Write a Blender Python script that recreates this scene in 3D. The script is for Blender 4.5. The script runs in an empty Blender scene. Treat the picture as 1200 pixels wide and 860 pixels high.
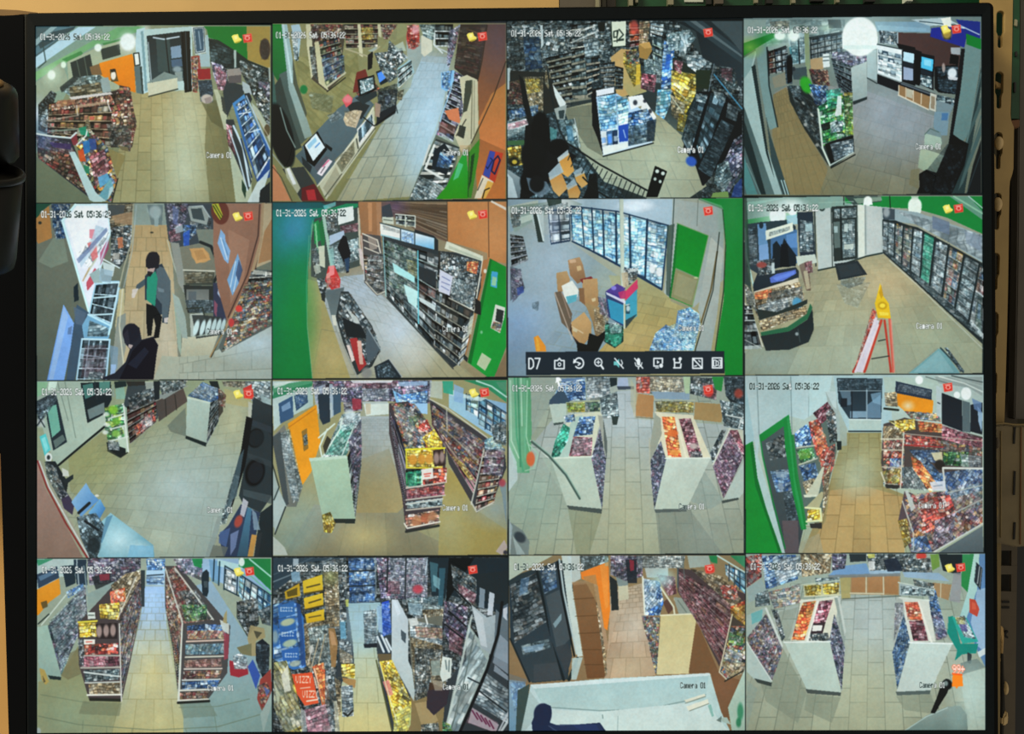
import bpy, bmesh, math
import numpy as np
from mathutils import Vector

# ---------------------------------------------------------------- camera, world, lights, exposure
S = 0.00045                      # metres per photo pixel on the plane of the screen
F_PX = 1100.0                    # focal length in pixels of a 1200 pixel wide picture
D = F_PX*S                       # camera to screen, about half a metre
scn = bpy.context.scene
COL = scn.collection
cd = bpy.data.cameras.new('camera'); cam = bpy.data.objects.new('camera', cd); COL.objects.link(cam)
cam.location = (0, -D, 0); cam.rotation_euler = (math.pi/2, 0, 0)
cd.sensor_width = 36.0; cd.lens = F_PX*36.0/1200.0; cd.clip_start = .01
scn.camera = cam
scn.view_settings.view_transform = 'Standard'; scn.view_settings.look = 'None'
scn.view_settings.exposure = 0.0; scn.view_settings.gamma = 1.0; scn.view_settings.use_curve_mapping = False
wd = bpy.data.worlds.new('room_light'); scn.world = wd; wd.use_nodes = True
wd.node_tree.nodes['Background'].inputs[0].default_value = (1.0, .88, .68, 1)
wd.node_tree.nodes['Background'].inputs[1].default_value = .42
def area(name, loc, tgt, size, energy, col):
    l = bpy.data.lights.new(name, 'AREA'); l.shape = 'RECTANGLE'; l.size, l.size_y = size; l.energy = energy; l.color = col
    o = bpy.data.objects.new(name, l); COL.objects.link(o); o.location = loc
    o.rotation_euler = (Vector(tgt)-Vector(loc)).to_track_quat('-Z', 'Y').to_euler(); return o
area('ceiling_lamp', (-.75, -.55, .95), (-.15, .05, .18), (.5, .35), 19, (1.0, .85, .55))

def W(u, v, y=0.0):              # the point at depth y behind the screen plane, seen at photo pixel (u, v)
    k = S*(D+y)/D
    return Vector(((u-600.0)*k, y, (430.0-v)*k))

# ---------------------------------------------------------------- materials
def srgb(h):
    h = h.lstrip('#'); c = [int(h[i:i+2], 16)/255 for i in (0, 2, 4)]
    return [(x/12.92 if x <= .04045 else ((x+.055)/1.055)**2.4) for x in c]
def mat(name, col, rough=.6, metal=0.0, var=.08, scale=60.0, bump=0.0, spec=.5, coat=0.0, trans=0.0, alpha=1.0):
    m = bpy.data.materials.new(name); m.use_nodes = True; nt = m.node_tree; b = nt.nodes['Principled BSDF']
    tc = nt.nodes.new('ShaderNodeTexCoord'); n = nt.nodes.new('ShaderNodeTexNoise'); n.inputs['Scale'].default_value = scale; n.inputs['Detail'].default_value = 4
    nt.links.new(tc.outputs['Object'], n.inputs['Vector'])
    r = nt.nodes.new('ShaderNodeValToRGB'); c = srgb(col)
    r.color_ramp.elements[0].position = .3; r.color_ramp.elements[1].position = .7
    r.color_ramp.elements[0].color = [x*(1-var) for x in c]+[1]; r.color_ramp.elements[1].color = [min(x*(1+var), 1) for x in c]+[1]
    nt.links.new(n.outputs['Fac'], r.inputs['Fac']); nt.links.new(r.outputs['Color'], b.inputs['Base Color'])
    b.inputs['Roughness'].default_value = rough; b.inputs['Metallic'].default_value = metal
    b.inputs['Specular IOR Level'].default_value = spec; b.inputs['Coat Weight'].default_value = coat
    b.inputs['Transmission Weight'].default_value = trans; b.inputs['Alpha'].default_value = alpha
    if bump:
        bp = nt.nodes.new('ShaderNodeBump'); bp.inputs['Strength'].default_value = bump; bp.inputs['Distance'].default_value = .0006
        nt.links.new(n.outputs['Fac'], bp.inputs['Height']); nt.links.new(bp.outputs['Normal'], b.inputs['Normal'])
    return m
M = {
 'bezel': mat('black_bezel_plastic', '070f15', .5, var=.1, scale=400, spec=.12),
 'rim': mat('black_rim_plastic', '030506', .5, spec=.1),
 'seam': mat('seam_highlight_grey', '12181c', .35, spec=.25),
 'gloss': mat('glossy_black_plastic', '010307', .2, spec=.12),
 'cup': mat('black_cup_plastic', '030303', .42, spec=.3, var=.2, scale=90),
 'cream': mat('cream_painted_steel', 'b89a66', .55, var=.05, scale=40, bump=.1, spec=.3),
 'wall': mat('tan_wall_paint', 'd0a465', .8, var=.05, scale=12, bump=.1),
 'rail': mat('tan_painted_steel', '9c8556', .5, var=.09, scale=60, bump=.12, spec=.4),
 'raildim': mat('brown_grey_steel', '4c4436', .6, var=.14, scale=60),
 'railpale': mat('yellowed_steel_edge', '7c6b42', .55, var=.1),
 'grey': mat('grey_painted_steel', '4e4a44', .55, var=.1, scale=50),
 'brown': mat('brown_board_and_lid_light', '6b4f24', .7, var=.2, scale=60),
 'ledge': mat('brown_ledge_board', '6a4628', .7, var=.15, scale=60),
 'pcb': mat('green_solder_mask', '0a4028', .45, var=.22, scale=80, spec=.5),
 'chip': mat('black_chip_epoxy', '15181a', .5),
 'tin': mat('tinned_metal', '9a9a86', .35, metal=.6),
 'label': mat('white_label_paper', 'b4c0bc', .7),
 'screw': mat('cream_screw_head', 'c0a878', .4, var=.12, scale=200, spec=.6),
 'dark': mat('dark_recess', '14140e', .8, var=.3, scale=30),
 'navy': mat('dark_blue_grey_panel', '15191f', .6, var=.12, scale=30),
 'olive': mat('dark_olive_panel', '24200f', .8, var=.3, scale=25),
 'sleeve': mat('smoky_plastic', '85785a', .45, var=.25, scale=45, spec=.4, trans=.25, alpha=.86),
 'slot': mat('slot_shadow_and_part_black', '0c0d0c', .8),
}

# ---------------------------------------------------------------- objects
def link(name, me, m=None, parent=None):
    o = bpy.data.objects.new(name, me); COL.objects.link(o)
    if m is not None: me.materials.append(m)
    if parent is not None: o.parent = parent
    return o
def tag(o, label, cat, group=None):
    o['label'] = label; o['category'] = cat
    if group: o['group'] = group
    return o
def empty(name, loc, label, cat, group=None):
    o = bpy.data.objects.new(name, None); COL.objects.link(o); o.location = loc; o.empty_display_size = .02
    return tag(o, label, cat, group)
def local(pts, parent):
    off = Vector(parent.location) if parent is not None else Vector((0, 0, 0))
    return [Vector(p)-off for p in pts]
def prism(name, uv, y0, y1, m, parent=None, bevel=0.0, seg=2):
    """outline in photo pixels measured on its own plane y0 (front); thickness to y1 straight back"""
    me = bpy.data.meshes.new(name); bm = bmesh.new()
    fr = local([W(u, v, y0) for u, v in uv], parent); dy = Vector((0, y1-y0, 0))
    a = [bm.verts.new(p) for p in fr]; b = [bm.verts.new(p+dy) for p in fr]; n = len(a)
    bm.faces.new(a); bm.faces.new(b[::-1])
    for i in range(n): bm.faces.new((a[i], b[i], b[(i+1) % n], a[(i+1) % n]))
    bmesh.ops.recalc_face_normals(bm, faces=bm.faces)
    if bevel:
        bmesh.ops.bevel(bm, geom=[e for e in bm.edges], offset=bevel, segments=seg, affect='EDGES', clamp_overlap=True)
    bm.to_mesh(me); bm.free()
    return link(name, me, m, parent)
def ring(name, outer, inner, y0, y1, m, parent=None, lip=0.0, yin=None):
    """frame between two outlines with equal point counts"""
    me = bpy.data.meshes.new(name); bm = bmesh.new(); n = len(outer)
    o0 = [bm.verts.new(p) for p in local([W(u, v, 0)+Vector((0, y0, 0)) for u, v in outer], parent)]
    i0 = [bm.verts.new(p) for p in local([W(u, v, 0)+Vector((0, y0 if yin is None else yin, 0)) for u, v in inner], parent)]
    o1 = [bm.verts.new(p) for p in local([W(u, v, 0)+Vector((0, y1, 0)) for u, v in outer], parent)]
    i1 = [bm.verts.new(p) for p in local([W(u, v, 0)+Vector((0, y1, 0)) for u, v in inner], parent)]
    for i in range(n):
        j = (i+1) % n
        bm.faces.new((o0[i], o0[j], i0[j], i0[i])); bm.faces.new((o1[i], i1[i], i1[j], o1[j]))
        bm.faces.new((o0[i], o1[i], o1[j], o0[j])); bm.faces.new((i0[i], i0[j], i1[j], i1[i]))
    bmesh.ops.recalc_face_normals(bm, faces=bm.faces)
    bm.to_mesh(me); bm.free()
    return link(name, me, m, parent)
def ball(name, u, v, y, rx, rz, depth, m, parent=None, seg=20, slot=False):
    """domed screw head, optionally with a driver slot pressed in"""
    me = bpy.data.meshes.new(name); bm = bmesh.new(); c = local([W(u, v, y)], parent)[0]; k = S*(D+y)/D
    rings = []
    for j in range(6):
        t = j/5*math.pi/2; r = math.cos(t); h = math.sin(t)
        if j == 5: rings.append([bm.verts.new(c+Vector((0, -depth, 0)))]); break
        rings.append([bm.verts.new(c+Vector((rx*k*r*math.cos(2*math.pi*i/seg), -depth*h, rz*k*r*math.sin(2*math.pi*i/seg)))) for i in range(seg)])
    for j in range(4):
        for i in range(seg): bm.faces.new((rings[j][i], rings[j][(i+1) % seg], rings[j+1][(i+1) % seg], rings[j+1][i]))
    for i in range(seg): bm.faces.new((rings[4][i], rings[4][(i+1) % seg], rings[5][0]))
    bm.faces.new(rings[0][::-1])
    bmesh.ops.recalc_face_normals(bm, faces=bm.faces)
    for f in bm.faces: f.smooth = True
    bm.to_mesh(me); bm.free()
    return link(name, me, m, parent)
def lathe(name, prof, m, parent, tilt=0.0, seg=48):
    me = bpy.data.meshes.new(name); bm = bmesh.new(); rows = []
    for r, z in prof:
        rows.append([bm.verts.new((r*math.cos(2*math.pi*i/seg), r*math.sin(2*math.pi*i/seg), z)) for i in range(seg)])
    for a, b in zip(rows[:-1], rows[1:]):
        for i in range(seg): bm.faces.new((a[i], a[(i+1) % seg], b[(i+1) % seg], b[i]))
    bm.faces.new(rows[0][::-1]); bm.faces.new(rows[-1])
    bmesh.ops.recalc_face_normals(bm, faces=bm.faces)
    for f in bm.faces: f.smooth = True
    bm.to_mesh(me); bm.free()
    return link(name, me, m, parent)
def arc(cx, cy, r, a0, a1, n=6):
    return [(cx+r*math.cos(math.radians(a0+(a1-a0)*i/n)), cy+r*math.sin(math.radians(a0+(a1-a0)*i/n))) for i in range(n+1)]

# ---------------------------------------------------------------- the setting behind the monitor
back = prism('wall_back', [(-330, -330), (1530, -330), (1530, 1190), (-330, 1190)], .20, .21, M['olive']); back['kind'] = 'structure'

# ---------------------------------------------------------------- display painter
# The monitor shows a flat 4 x 4 grid of camera pictures.  The display picture is drawn here,
# shape by shape, into a frame buffer that the flat screen shows.
SC = 2
FW, FH = 1200*SC, 860*SC
rng = np.random.RandomState(7)

def hexc(h):
    h = h.lstrip('#')
    return np.array([int(h[i:i+2], 16)/255.0 for i in (0, 2, 4)], dtype=np.float32)

def h2(a, b, s):
    x = np.sin(a*127.1 + b*311.7 + s*74.7)*43758.5453
    return x - np.floor(x)

PAL = {
 'A': 'c83c32 e8d04a f0ece0 8a4a30 3a62b0 d87838 f4f4f0 a82430 5a8a50 303038',
 'B': '7a4038 9a5c4c b88a70 d8c8b0 4a2c2c 6a5048 a03038 e0d8d0 38302e c09860',
 'C': '20262c 3a444c 6a747c c8ccd0 141a20 8a8478 5a4a40 f0f4f4 2c3438 9aa6aa',
 'D': '2a56a8 5a86c8 d8ecf8 1c3a78 90b8e0 f4fafc 3c70b8 203458 a8c8e8 506e98',
 'E': '2a9a48 58c060 e8f4ec 1a5a30 101c16 90d890 f4fff8 287048 182820 c8d84a',
 'F': 'e8c832 f4e070 c89820 a87418 f8f0a0 806020 e0b030 f0d850 5a4418 fff4b0',
 'G': '4a4462 8a84a0 d0ccd8 2c2838 6a5a80 b0a8bc 1e1e28 f0ecf4 9a5a70 586078',
 'H': '9ed4ee d8f4fc 62a8d0 f4feff 4a86b8 b8e4f4 80c0e0 e8fafe 386a98 c8ecd8',
 'I': 'b8342c d84a3c e8e0dc 8a2024 f07848 501c20 e05a4a f4d8c8 c04030 30242a',
 'J': 'd8c8a8 b89c70 8a6c48 f0e8d0 6a5034 c8b088 a0825a e0d4b8 50402e 988870',
 'K': '8aa0a8 b8c8cc 4c5c64 dce8e8 687c84 2c383e a0b4b8 f0f8f8 3c4c54 c4d4d0',
 'L': '101418 20262c 0c1014 343c44 181c22 4a525a 0a0c10 2a3036 14181c 5c6870',
 'M': '5a6a58 c83c32 e8d8b0 2c3c58 d8a040 f0f0ec 7a3838 486a98 98a070 242428 b86848 d0b8a8',
 'N': '1c7a5c 2aa888 68d0b0 0e4a3a 38c09a a0e8d0 186a50 50b898 0c3a30 2c9070',
 'O': '8c949c 6c7078 a8acb0 4c5058 c4c8ca 808488 5c6068 989ca0 3c4048 b4b8ba',
 'Q': 'e85a2c f07a3c f8a850 c83c24 f4d080 d86030 fcb060 b03020 f8e0b0 e87040',
 'R': '8a3444 a85868 c89098 5a2430 e0c0c8 703040 b87078 d8a8b0 402028 985060',
 'W': 'e8f0f0 c8d4d8 f8fcfc a8b8c0 6a7c88 d8e4e6 8898a4 f4f8f8 485868 bcc8ce',
}
PAL = {k: np.stack([hexc(c) for c in v.split()]) for k, v in PAL.items()}
for k in PAL:                       # the recorder shows goods slightly washed out and greenish
    g_ = PAL[k].mean(1, keepdims=True); PAL[k] = (g_+(PAL[k]-g_)*1.0)*.88+np.array([.045, .062, .062], np.float32)

FB = np.zeros((FH, FW, 3), np.float32)
FB[:] = hexc('121a1c')

class Feed:
    def __init__(self, ox, oy, quad):
        self.ox, self.oy, self.quad = ox, oy, quad       # quad in photo pixels (TL TR BR BL)
        self.items = []
        self.clip = None
        x0, y0, x1, y1 = self.bb(np.array(quad)*SC)
        self.cx0, self.cy0, self.cx1, self.cy1 = x0, y0, x1, y1
        self.clip = self.mask_poly(np.array(quad, float)*SC, x0, y0, x1, y1)
        self.seed = int(ox*7+oy*3) % 97
    def bb(self, p):
        return (max(int(np.floor(p[:, 0].min()))-1, 0), max(int(np.floor(p[:, 1].min()))-1, 0),
                min(int(np.ceil(p[:, 0].max()))+2, FW), min(int(np.ceil(p[:, 1].max()))+2, FH))
    def tofb(self, pts):
        p = np.array(pts, float)
        return np.stack([(p[:, 0]/4 + self.ox)*SC, (p[:, 1]/4 + self.oy)*SC], 1)
    def box(self, p, pad=0):
        x0, y0, x1, y1 = self.bb(p)
        return (max(x0-pad, self.cx0), max(y0-pad, self.cy0), min(x1+pad, self.cx1), min(y1+pad, self.cy1))
    def mask_poly(self, p, x0, y0, x1, y1):
        X = np.arange(x0, x1)[None, :] + .5
        Y = np.arange(y0, y1)[:, None] + .5
        m = np.zeros((y1-y0, x1-x0), bool)
        n = len(p)
        for i in range(n):
            xa, ya = p[i]; xb, yb = p[(i+1) % n]
            if ya == yb: continue
            r = (Y > min(ya, yb)) & (Y <= max(ya, yb))
            m ^= r & (X < xa + (Y-ya)*(xb-xa)/(yb-ya))
        return m
    def blend(self, x0, y0, x1, y1, a, col):
        c = self.clip[y0-self.cy0:y1-self.cy0, x0-self.cx0:x1-self.cx0]
        a = (a*c)[..., None].astype(np.float32)
        FB[y0:y1, x0:x1] = FB[y0:y1, x0:x1]*(1-a) + col*a
    def grid(self, x0, y0, x1, y1):
        return np.meshgrid(np.arange(x0, x1)+.5, np.arange(y0, y1)+.5)
    def P(self, pts, col, a=1.0):
        p = self.tofb(pts); b = self.box(p)
        if b[2] <= b[0] or b[3] <= b[1]: return
        self.blend(*b, self.mask_poly(p, *b).astype(np.float32)*a, hexc(col))
    def G(self, pts, c0, c1, ang):
        p = self.tofb(pts); b = self.box(p)
        if b[2] <= b[0] or b[3] <= b[1]: return
        X, Y = self.grid(*b)
        d = np.array([math.cos(math.radians(ang)), math.sin(math.radians(ang))])
        q = p@d; t = ((X*d[0]+Y*d[1])-q.min())/(q.max()-q.min()+1e-6)
        t = np.clip(t, 0, 1)[..., None]
        self.blend(*b, self.mask_poly(p, *b).astype(np.float32), hexc(c0)*(1-t)+hexc(c1)*t)
    def st(self, p, X, Y):
        A = []
        for (s, t), (x, y) in zip([(0, 0), (1, 0), (1, 1), (0, 1)], p):
            A.append([x, y, 1, 0, 0, 0, -s*x, -s*y, -s]); A.append([0, 0, 0, x, y, 1, -t*x, -t*y, -t])
        A = np.array(A); sc = np.array([.01, .01, 1, .01, .01, 1, .01, .01, 1])
        H = (np.linalg.svd(A*sc)[2][-1]*sc).reshape(3, 3)
        w = H[2, 0]*X + H[2, 1]*Y + H[2, 2]
        return (H[0, 0]*X+H[0, 1]*Y+H[0, 2])/w, (H[1, 0]*X+H[1, 1]*Y+H[1, 2])/w
    def T(self, pts, nx, ny, col, a, stag, base=None, var=.05, w=1.3):
        p = self.tofb(pts); b = self.box(p)
        if b[2] <= b[0] or b[3] <= b[1]: return
        X, Y = self.grid(*b); s, t = self.st(p, X, Y)
        m = self.mask_poly(p, *b)
        if base is not None: self.blend(*b, m.astype(np.float32), hexc(base))
        U = s*nx; V = t*ny; r = np.floor(V)
        U = U + (r % 2)*.5*stag
        gu = np.hypot(*np.gradient(s*nx)) + 1e-6; gv = np.hypot(*np.gradient(V)) + 1e-6
        gv = np.minimum(gv, 2.)
        du = np.abs(U-np.round(U))/gu; dv = np.abs(V-np.round(V))/gv
        line = np.clip(w-np.minimum(du, dv), 0, 1)
        k = 1 + (h2(np.floor(U), r, self.seed)-.5)*2*var
        c = self.clip[b[1]-self.cy0:b[3]-self.cy0, b[0]-self.cx0:b[2]-self.cx0]
        k = np.where(m & c, k, 1)[..., None].astype(np.float32)
        FB[b[1]:b[3], b[0]:b[2]] *= k
        self.blend(*b, line*m*a, hexc(col))
    def S(self, pts, rows, cols, pal, seed, lip='c8c8c0', bright=1.0, lw=.14, dark=.32):
        p = self.tofb(pts); b = self.box(p)
        if b[2] <= b[0] or b[3] <= b[1]: return
        X, Y = self.grid(*b); s, t = self.st(p, X, Y); P_ = PAL[pal]
        m = self.mask_poly(p, *b).astype(np.float32)
        V = t*rows; r = np.floor(V); f = V-r
        U = s*cols*(1+.25*(h2(r, 3., seed)-.5)) + h2(r, 9., seed)*3
        U = U + .22*np.sin(U*1.7+r*2+seed); ci = np.floor(U); g = U-ci
        idx = (h2(ci, r, seed)*len(P_)).astype(int) % len(P_)
        col = P_[idx]
        idx2 = (h2(ci+.37, r*1.3, seed+5)*len(P_)).astype(int) % len(P_)
        lab = (np.abs(g-.5) < .26+.1*h2(ci, r, seed+2)) & (np.abs(f-.55) < .14+.12*h2(ci, r, seed+8))
        col = np.where(lab[..., None], P_[idx2]*.65+col*.35, col)
        hgt = .12+.35*h2(ci, r, seed+1)
        k = (.72+.55*h2(ci, r, seed+3))*(.68+.44*np.sin(np.clip(g, 0, 1)*np.pi))
        k = np.where(f < hgt, dark, k)
        k *= 1-.25*(f > 1-lw-.12)
        col = col*(k*bright)[..., None]
        L = (f > 1-lw)
        col = np.where(L[..., None], hexc(lip)*(.75+.4*h2(np.floor(U*2), r, seed+4))[..., None], col)
        self.blend(*b, m, np.clip(col, 0, 1.1).astype(np.float32))
    def C(self, pts, size, asp, ang, pal, seed, bright=1.0, a=1.0):
        p = self.tofb(pts); b = self.box(p)
        if b[2] <= b[0] or b[3] <= b[1]: return
        X, Y = self.grid(*b); P_ = PAL[pal]
        m = self.mask_poly(p, *b).astype(np.float32)*a
        X = X - p[0][0]; Y = Y - p[0][1]
        X = X + 1.1*np.sin(Y*.21+seed) + .6*np.sin(X*.33+Y*.17+seed*2); Y = Y + 1.3*np.sin(X*.12+seed*3)
        c, s_ = math.cos(math.radians(ang)), math.sin(math.radians(ang))
        sz = size*.74*SC/4.0
        U = (X*c+Y*s_)/(sz*asp); V = (-X*s_+Y*c)/sz
        V = V + .35*np.sin(U*.9+seed)*np.sin(U*.37+V*.5); r = np.floor(V); V = V + .0; U = U + h2(r, 1., seed)*2; U = U + .25*np.sin(U*2.1+r); ci = np.floor(U)
        g = U-ci; f = V-r
        idx = (h2(ci, r, seed)*len(P_)).astype(int) % len(P_)
        k = (.70+.56*h2(ci, r, seed+3))*(.74+.32*np.sin(g*np.pi)**.6)*(.80+.24*np.sin(f*np.pi)**.6)
        col = P_[idx]
        i2 = (h2(ci, r, seed+6)*len(P_)).astype(int) % len(P_)
        lab = (np.abs(g-.5) < .2) & (np.abs(f-.45) < .2)
        col = np.where(lab[..., None], P_[i2]*.6+col*.4, col)
        # smaller print and pack edges inside the packs
        u2 = U*2.3+h2(r, 5., seed)*2; v2 = V*2.1; c2, r2 = np.floor(u2), np.floor(v2)
        i3 = (h2(c2+.5, r2, seed+11)*len(P_)).astype(int) % len(P_)
        col = col*.74+P_[i3]*.26
        k = k*(.88+.24*h2(c2, r2, seed+13))*(1-.12*((v2-r2) < .22))
        k = k*np.where(f < .16, .74, 1.0)                    # shadow gap between the rows
        low = .9+.2*np.sin(X*.05+seed)*np.sin(Y*.06+seed*2)
        col = col*(k*low*(1+(bright-1)*.75)*1.26)[..., None]
        self.blend(*b, m, np.clip(col, 0, 1.1).astype(np.float32))
    def L(self, pts, w, col, a=1.0):
        p = self.tofb(pts); w = w*SC/8.0
        b = self.box(p, int(w+2))
        if b[2] <= b[0] or b[3] <= b[1]: return
        X, Y = self.grid(*b); d = np.full(X.shape, 1e9)
        for (xa, ya), (xb, yb) in zip(p[:-1], p[1:]):
            dx, dy = xb-xa, yb-ya; q = dx*dx+dy*dy+1e-9
            t = np.clip(((X-xa)*dx+(Y-ya)*dy)/q, 0, 1)
            d = np.minimum(d, np.hypot(X-xa-t*dx, Y-ya-t*dy))
        self.blend(*b, np.clip(w-d+.5, 0, 1)*a, hexc(col))
    def E(self, pts, rx, ry, col, a=1.0, soft=.06, ang=0):
        p = self.tofb(pts); rx, ry = rx*SC/4.0, ry*SC/4.0; R = max(rx, ry)*(1+soft)
        q = np.array([[p[0][0]-R, p[0][1]-R], [p[0][0]+R, p[0][1]+R]]); b = self.box(q)
        if b[2] <= b[0] or b[3] <= b[1]: return
        X, Y = self.grid(*b); X = X-p[0][0]; Y = Y-p[0][1]
        c, s_ = math.cos(math.radians(ang)), math.sin(math.radians(ang))
        d = np.hypot((X*c+Y*s_)/rx, (-X*s_+Y*c)/ry)
        self.blend(*b, np.clip((1+soft-d)/(2*soft), 0, 1)*a, hexc(col))
    def K(self, pts, rx, ry, col, a):                      # soft light patch of the recorded picture
        self.E(pts, rx, ry, col, a, soft=.98)

FONT = {
 '0': '01110 10001 10001 10001 10001 10001 01110', '1': '00100 01100 00100 00100 00100 00100 01110',
 '2': '01110 10001 00001 00110 01000 10000 11111', '3': '11110 00001 00001 01110 00001 00001 11110',
 '5': '11111 10000 11110 00001 00001 10001 01110', '6': '00110 01000 10000 11110 10001 10001 01110',
 '-': '00000 00000 00000 11111 00000 00000 00000', ':': '00000 00100 00100 00000 00100 00100 00000',
 'S': '01111 10000 10000 01110 00001 00001 11110', 'a': '00000 00000 01110 00001 01111 10001 01111',
 't': '01000 01000 11100 01000 01000 01001 00110', 'C': '01110 10001 10000 10000 10000 10001 01110',
 'm': '00000 00000 11010 10101 10101 10101 10101', 'e': '00000 00000 01110 10001 11111 10000 01110',
 'r': '00000 00000 10110 11001 10000 10000 10000', 'D': '11110 10001 10001 10001 10001 10001 11110',
 '7': '11111 00001 00010 00100 00100 01000 01000', '9': '01110 10001 10001 01111 00001 00010 01100',
 'I': '01110 00100 00100 00100 00100 00100 01110', 'Z': '11111 00001 00010 00100 01000 10000 11111',
 'Y': '10001 10001 01010 00100 00100 00100 00100', 'F': '11111 10000 10000 11110 10000 10000 10000', 'L': '10000 10000 10000 10000 10000 10000 11111',
 '+': '00000 00100 00100 11111 00100 00100 00000', 'V': '10001 10001 10001 10001 10001 01010 00100',
 'E': '11111 10000 10000 11110 10000 10000 11111', 'N': '10001 11001 10101 10011 10001 10001 10001',
}
def text(fd, s, x, y, cw, chh, col=None, a=.95, thick=.62):
    # white on dark, black on light, decided character by character as the recorder does
    for i, ch in enumerate(s):
        if ch == ' ': continue
        px, py = (x+i*cw)/4+fd.ox, y/4+fd.oy
        X0, Y0 = int(px*SC), int(py*SC); W_, H_ = max(int(cw/4*SC), 3), int(chh/4*SC)
        reg = FB[Y0:Y0+H_+1, X0:X0+W_+1]
        lum = float(reg.mean()) if reg.size else 0
        c = col or ('f2f8f6' if lum < .66 else '20302e')
        g = FONT[ch].split()
        ux = (cw*.86)/5; uy = chh/7
        if col is None:
            edge = '1a2422' if lum < .66 else 'e4f2ee'
            for pas in (0, 1):
                for r in range(7):
                    for k in range(5):
                        if g[r][k] == '1':
                            gx, gy = x+i*cw+k*ux, y+r*uy
                            o = 2.6 if pas == 0 else thick
                            fd.P([(gx-o, gy-o), (gx+ux+o, gy-o), (gx+ux+o, gy+uy+o), (gx-o, gy+uy+o)], edge if pas == 0 else c, .28 if pas == 0 else a)
        else:
            for r in range(7):
                for k in range(5):
                    if g[r][k] == '1':
                        gx, gy = x+i*cw+k*ux, y+r*uy; o = thick
                        fd.P([(gx-o, gy-o), (gx+ux+o, gy-o), (gx+ux+o, gy+uy+o), (gx-o, gy+uy+o)], c, a)

def run(fd, src):
    n = 0
    for ln in src.strip().splitlines():
        ln = ln.strip()
        if not ln or ln[0] == '#': continue
        tk = ln.split(); item = None
        if tk[0][0] == '@': item = tk[0][1:]; tk = tk[1:]
        op = tk[0]; pts = [tuple(float(v) for v in k.split(',')) for k in tk if ',' in k]
        ar = [k for k in tk[1:] if ',' not in k]; n += 1
        F = lambda i, d: float(ar[i]) if len(ar) > i else d
        if op == 'P': fd.P(pts, ar[0], F(1, 1.))
        elif op == 'G': fd.G(pts, ar[0], ar[1], F(2, 90))
        elif op == 'T': fd.T(pts, float(ar[0]), float(ar[1]), ar[2], F(3, .5), F(4, 1), None if len(ar) < 6 or ar[5] == '-' else ar[5], F(6, .04), F(7, 1.3))
        elif op == 'S': fd.S(pts, float(ar[0]), float(ar[1]), ar[2], n+fd.seed, ar[3] if len(ar) > 3 else 'c8c8c0', F(4, 1.), F(5, .14), F(6, .3))
        elif op == 'C': fd.C(pts, float(ar[0]), float(ar[1]), float(ar[2]), ar[3], n+fd.seed, F(4, 1.), F(5, 1.))
        elif op == 'L': fd.L(pts, float(ar[0]), ar[1], F(2, 1.))
        elif op == 'E': fd.E(pts, float(ar[0]), float(ar[1]), ar[2], F(3, 1.), F(4, .06), F(5, 0))
        elif op == 'K': fd.K(pts, float(ar[0]), float(ar[1]), ar[2], F(3, .5))
        elif op == 'Z':
            sl = (slice(fd.cy0, fd.cy1), slice(fd.cx0, fd.cx1)); q = np.array([float(a) for a in ar[:3]], np.float32)
            FB[sl] = np.where(fd.clip[..., None], np.clip(FB[sl], 0, 1)**(1+(1-q)*1.9), FB[sl])
        elif op == 'X': text(fd, ar[0], pts[0][0], pts[0][1], float(ar[1]), float(ar[2]), ar[3], .9, F(4, .4))
        elif op == 'O': pass
        if item and len(pts) >= 3: fd.items.append((item, pts))
        elif item and op == 'E':
            rx, ry = float(ar[0]), float(ar[1]); x, y = pts[0]
            fd.items.append((item, [(x+rx*math.cos(q*math.pi/8), y+ry*math.sin(q*math.pi/8)) for q in range(16)]))

# ---------------------------------------------------------------- grid of camera pictures
XS = [[41.6, 319.0, 593.6, 871.0, 1150.3], [42.2, 319.0, 594.4, 871.6, 1151.6], [42.9, 319.2, 595.0, 872.4, 1152.9], [43.1, 319.6, 596.0, 873.6, 1154.8]]
YL = [30.8, 237.4, 444.6, 651.4, 858.6]
YM = [27.0, 236.2, 442.3, 649.3, 857.0]
def ygrid(x, k):
    ctl = [(42, [30.8, 237.2, 444.3, 651.3, 858.7]), (319, [27.3, 236.2, 442.2, 649.2, 857.2]), (594, [24.2, 232.3, 440.0, 647.4, 856.0]),
           (872, [20.9, 230.6, 437.8, 645.6, 855.3]), (1152, [17.9, 225.6, 435.6, 644.6, 854.8])]
    return float(np.interp(x, [c[0] for c in ctl], [c[1][k] for c in ctl]))
FEEDS = {}
def load(src):
    for blk in src.split('===')[1:]:
        head, body = blk.split('\n', 1); n, ox, oy = head.split()
        FEEDS[int(n)] = (float(ox), float(oy), body)
def feed_quad(n, gap=.45):
    r, c = divmod(n-1, 4)
    x0a, x1a, x0b, x1b = XS[r][c], XS[r][c+1], (XS[min(r+1, 3)][c]), (XS[min(r+1, 3)][c+1])
    return [(x0a+gap, ygrid(x0a, r)+gap), (x1a-gap, ygrid(x1a, r)+gap), (x1b-gap, ygrid(x1b, r+1)-gap), (x0b+gap, ygrid(x0b, r+1)-gap)]

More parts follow.
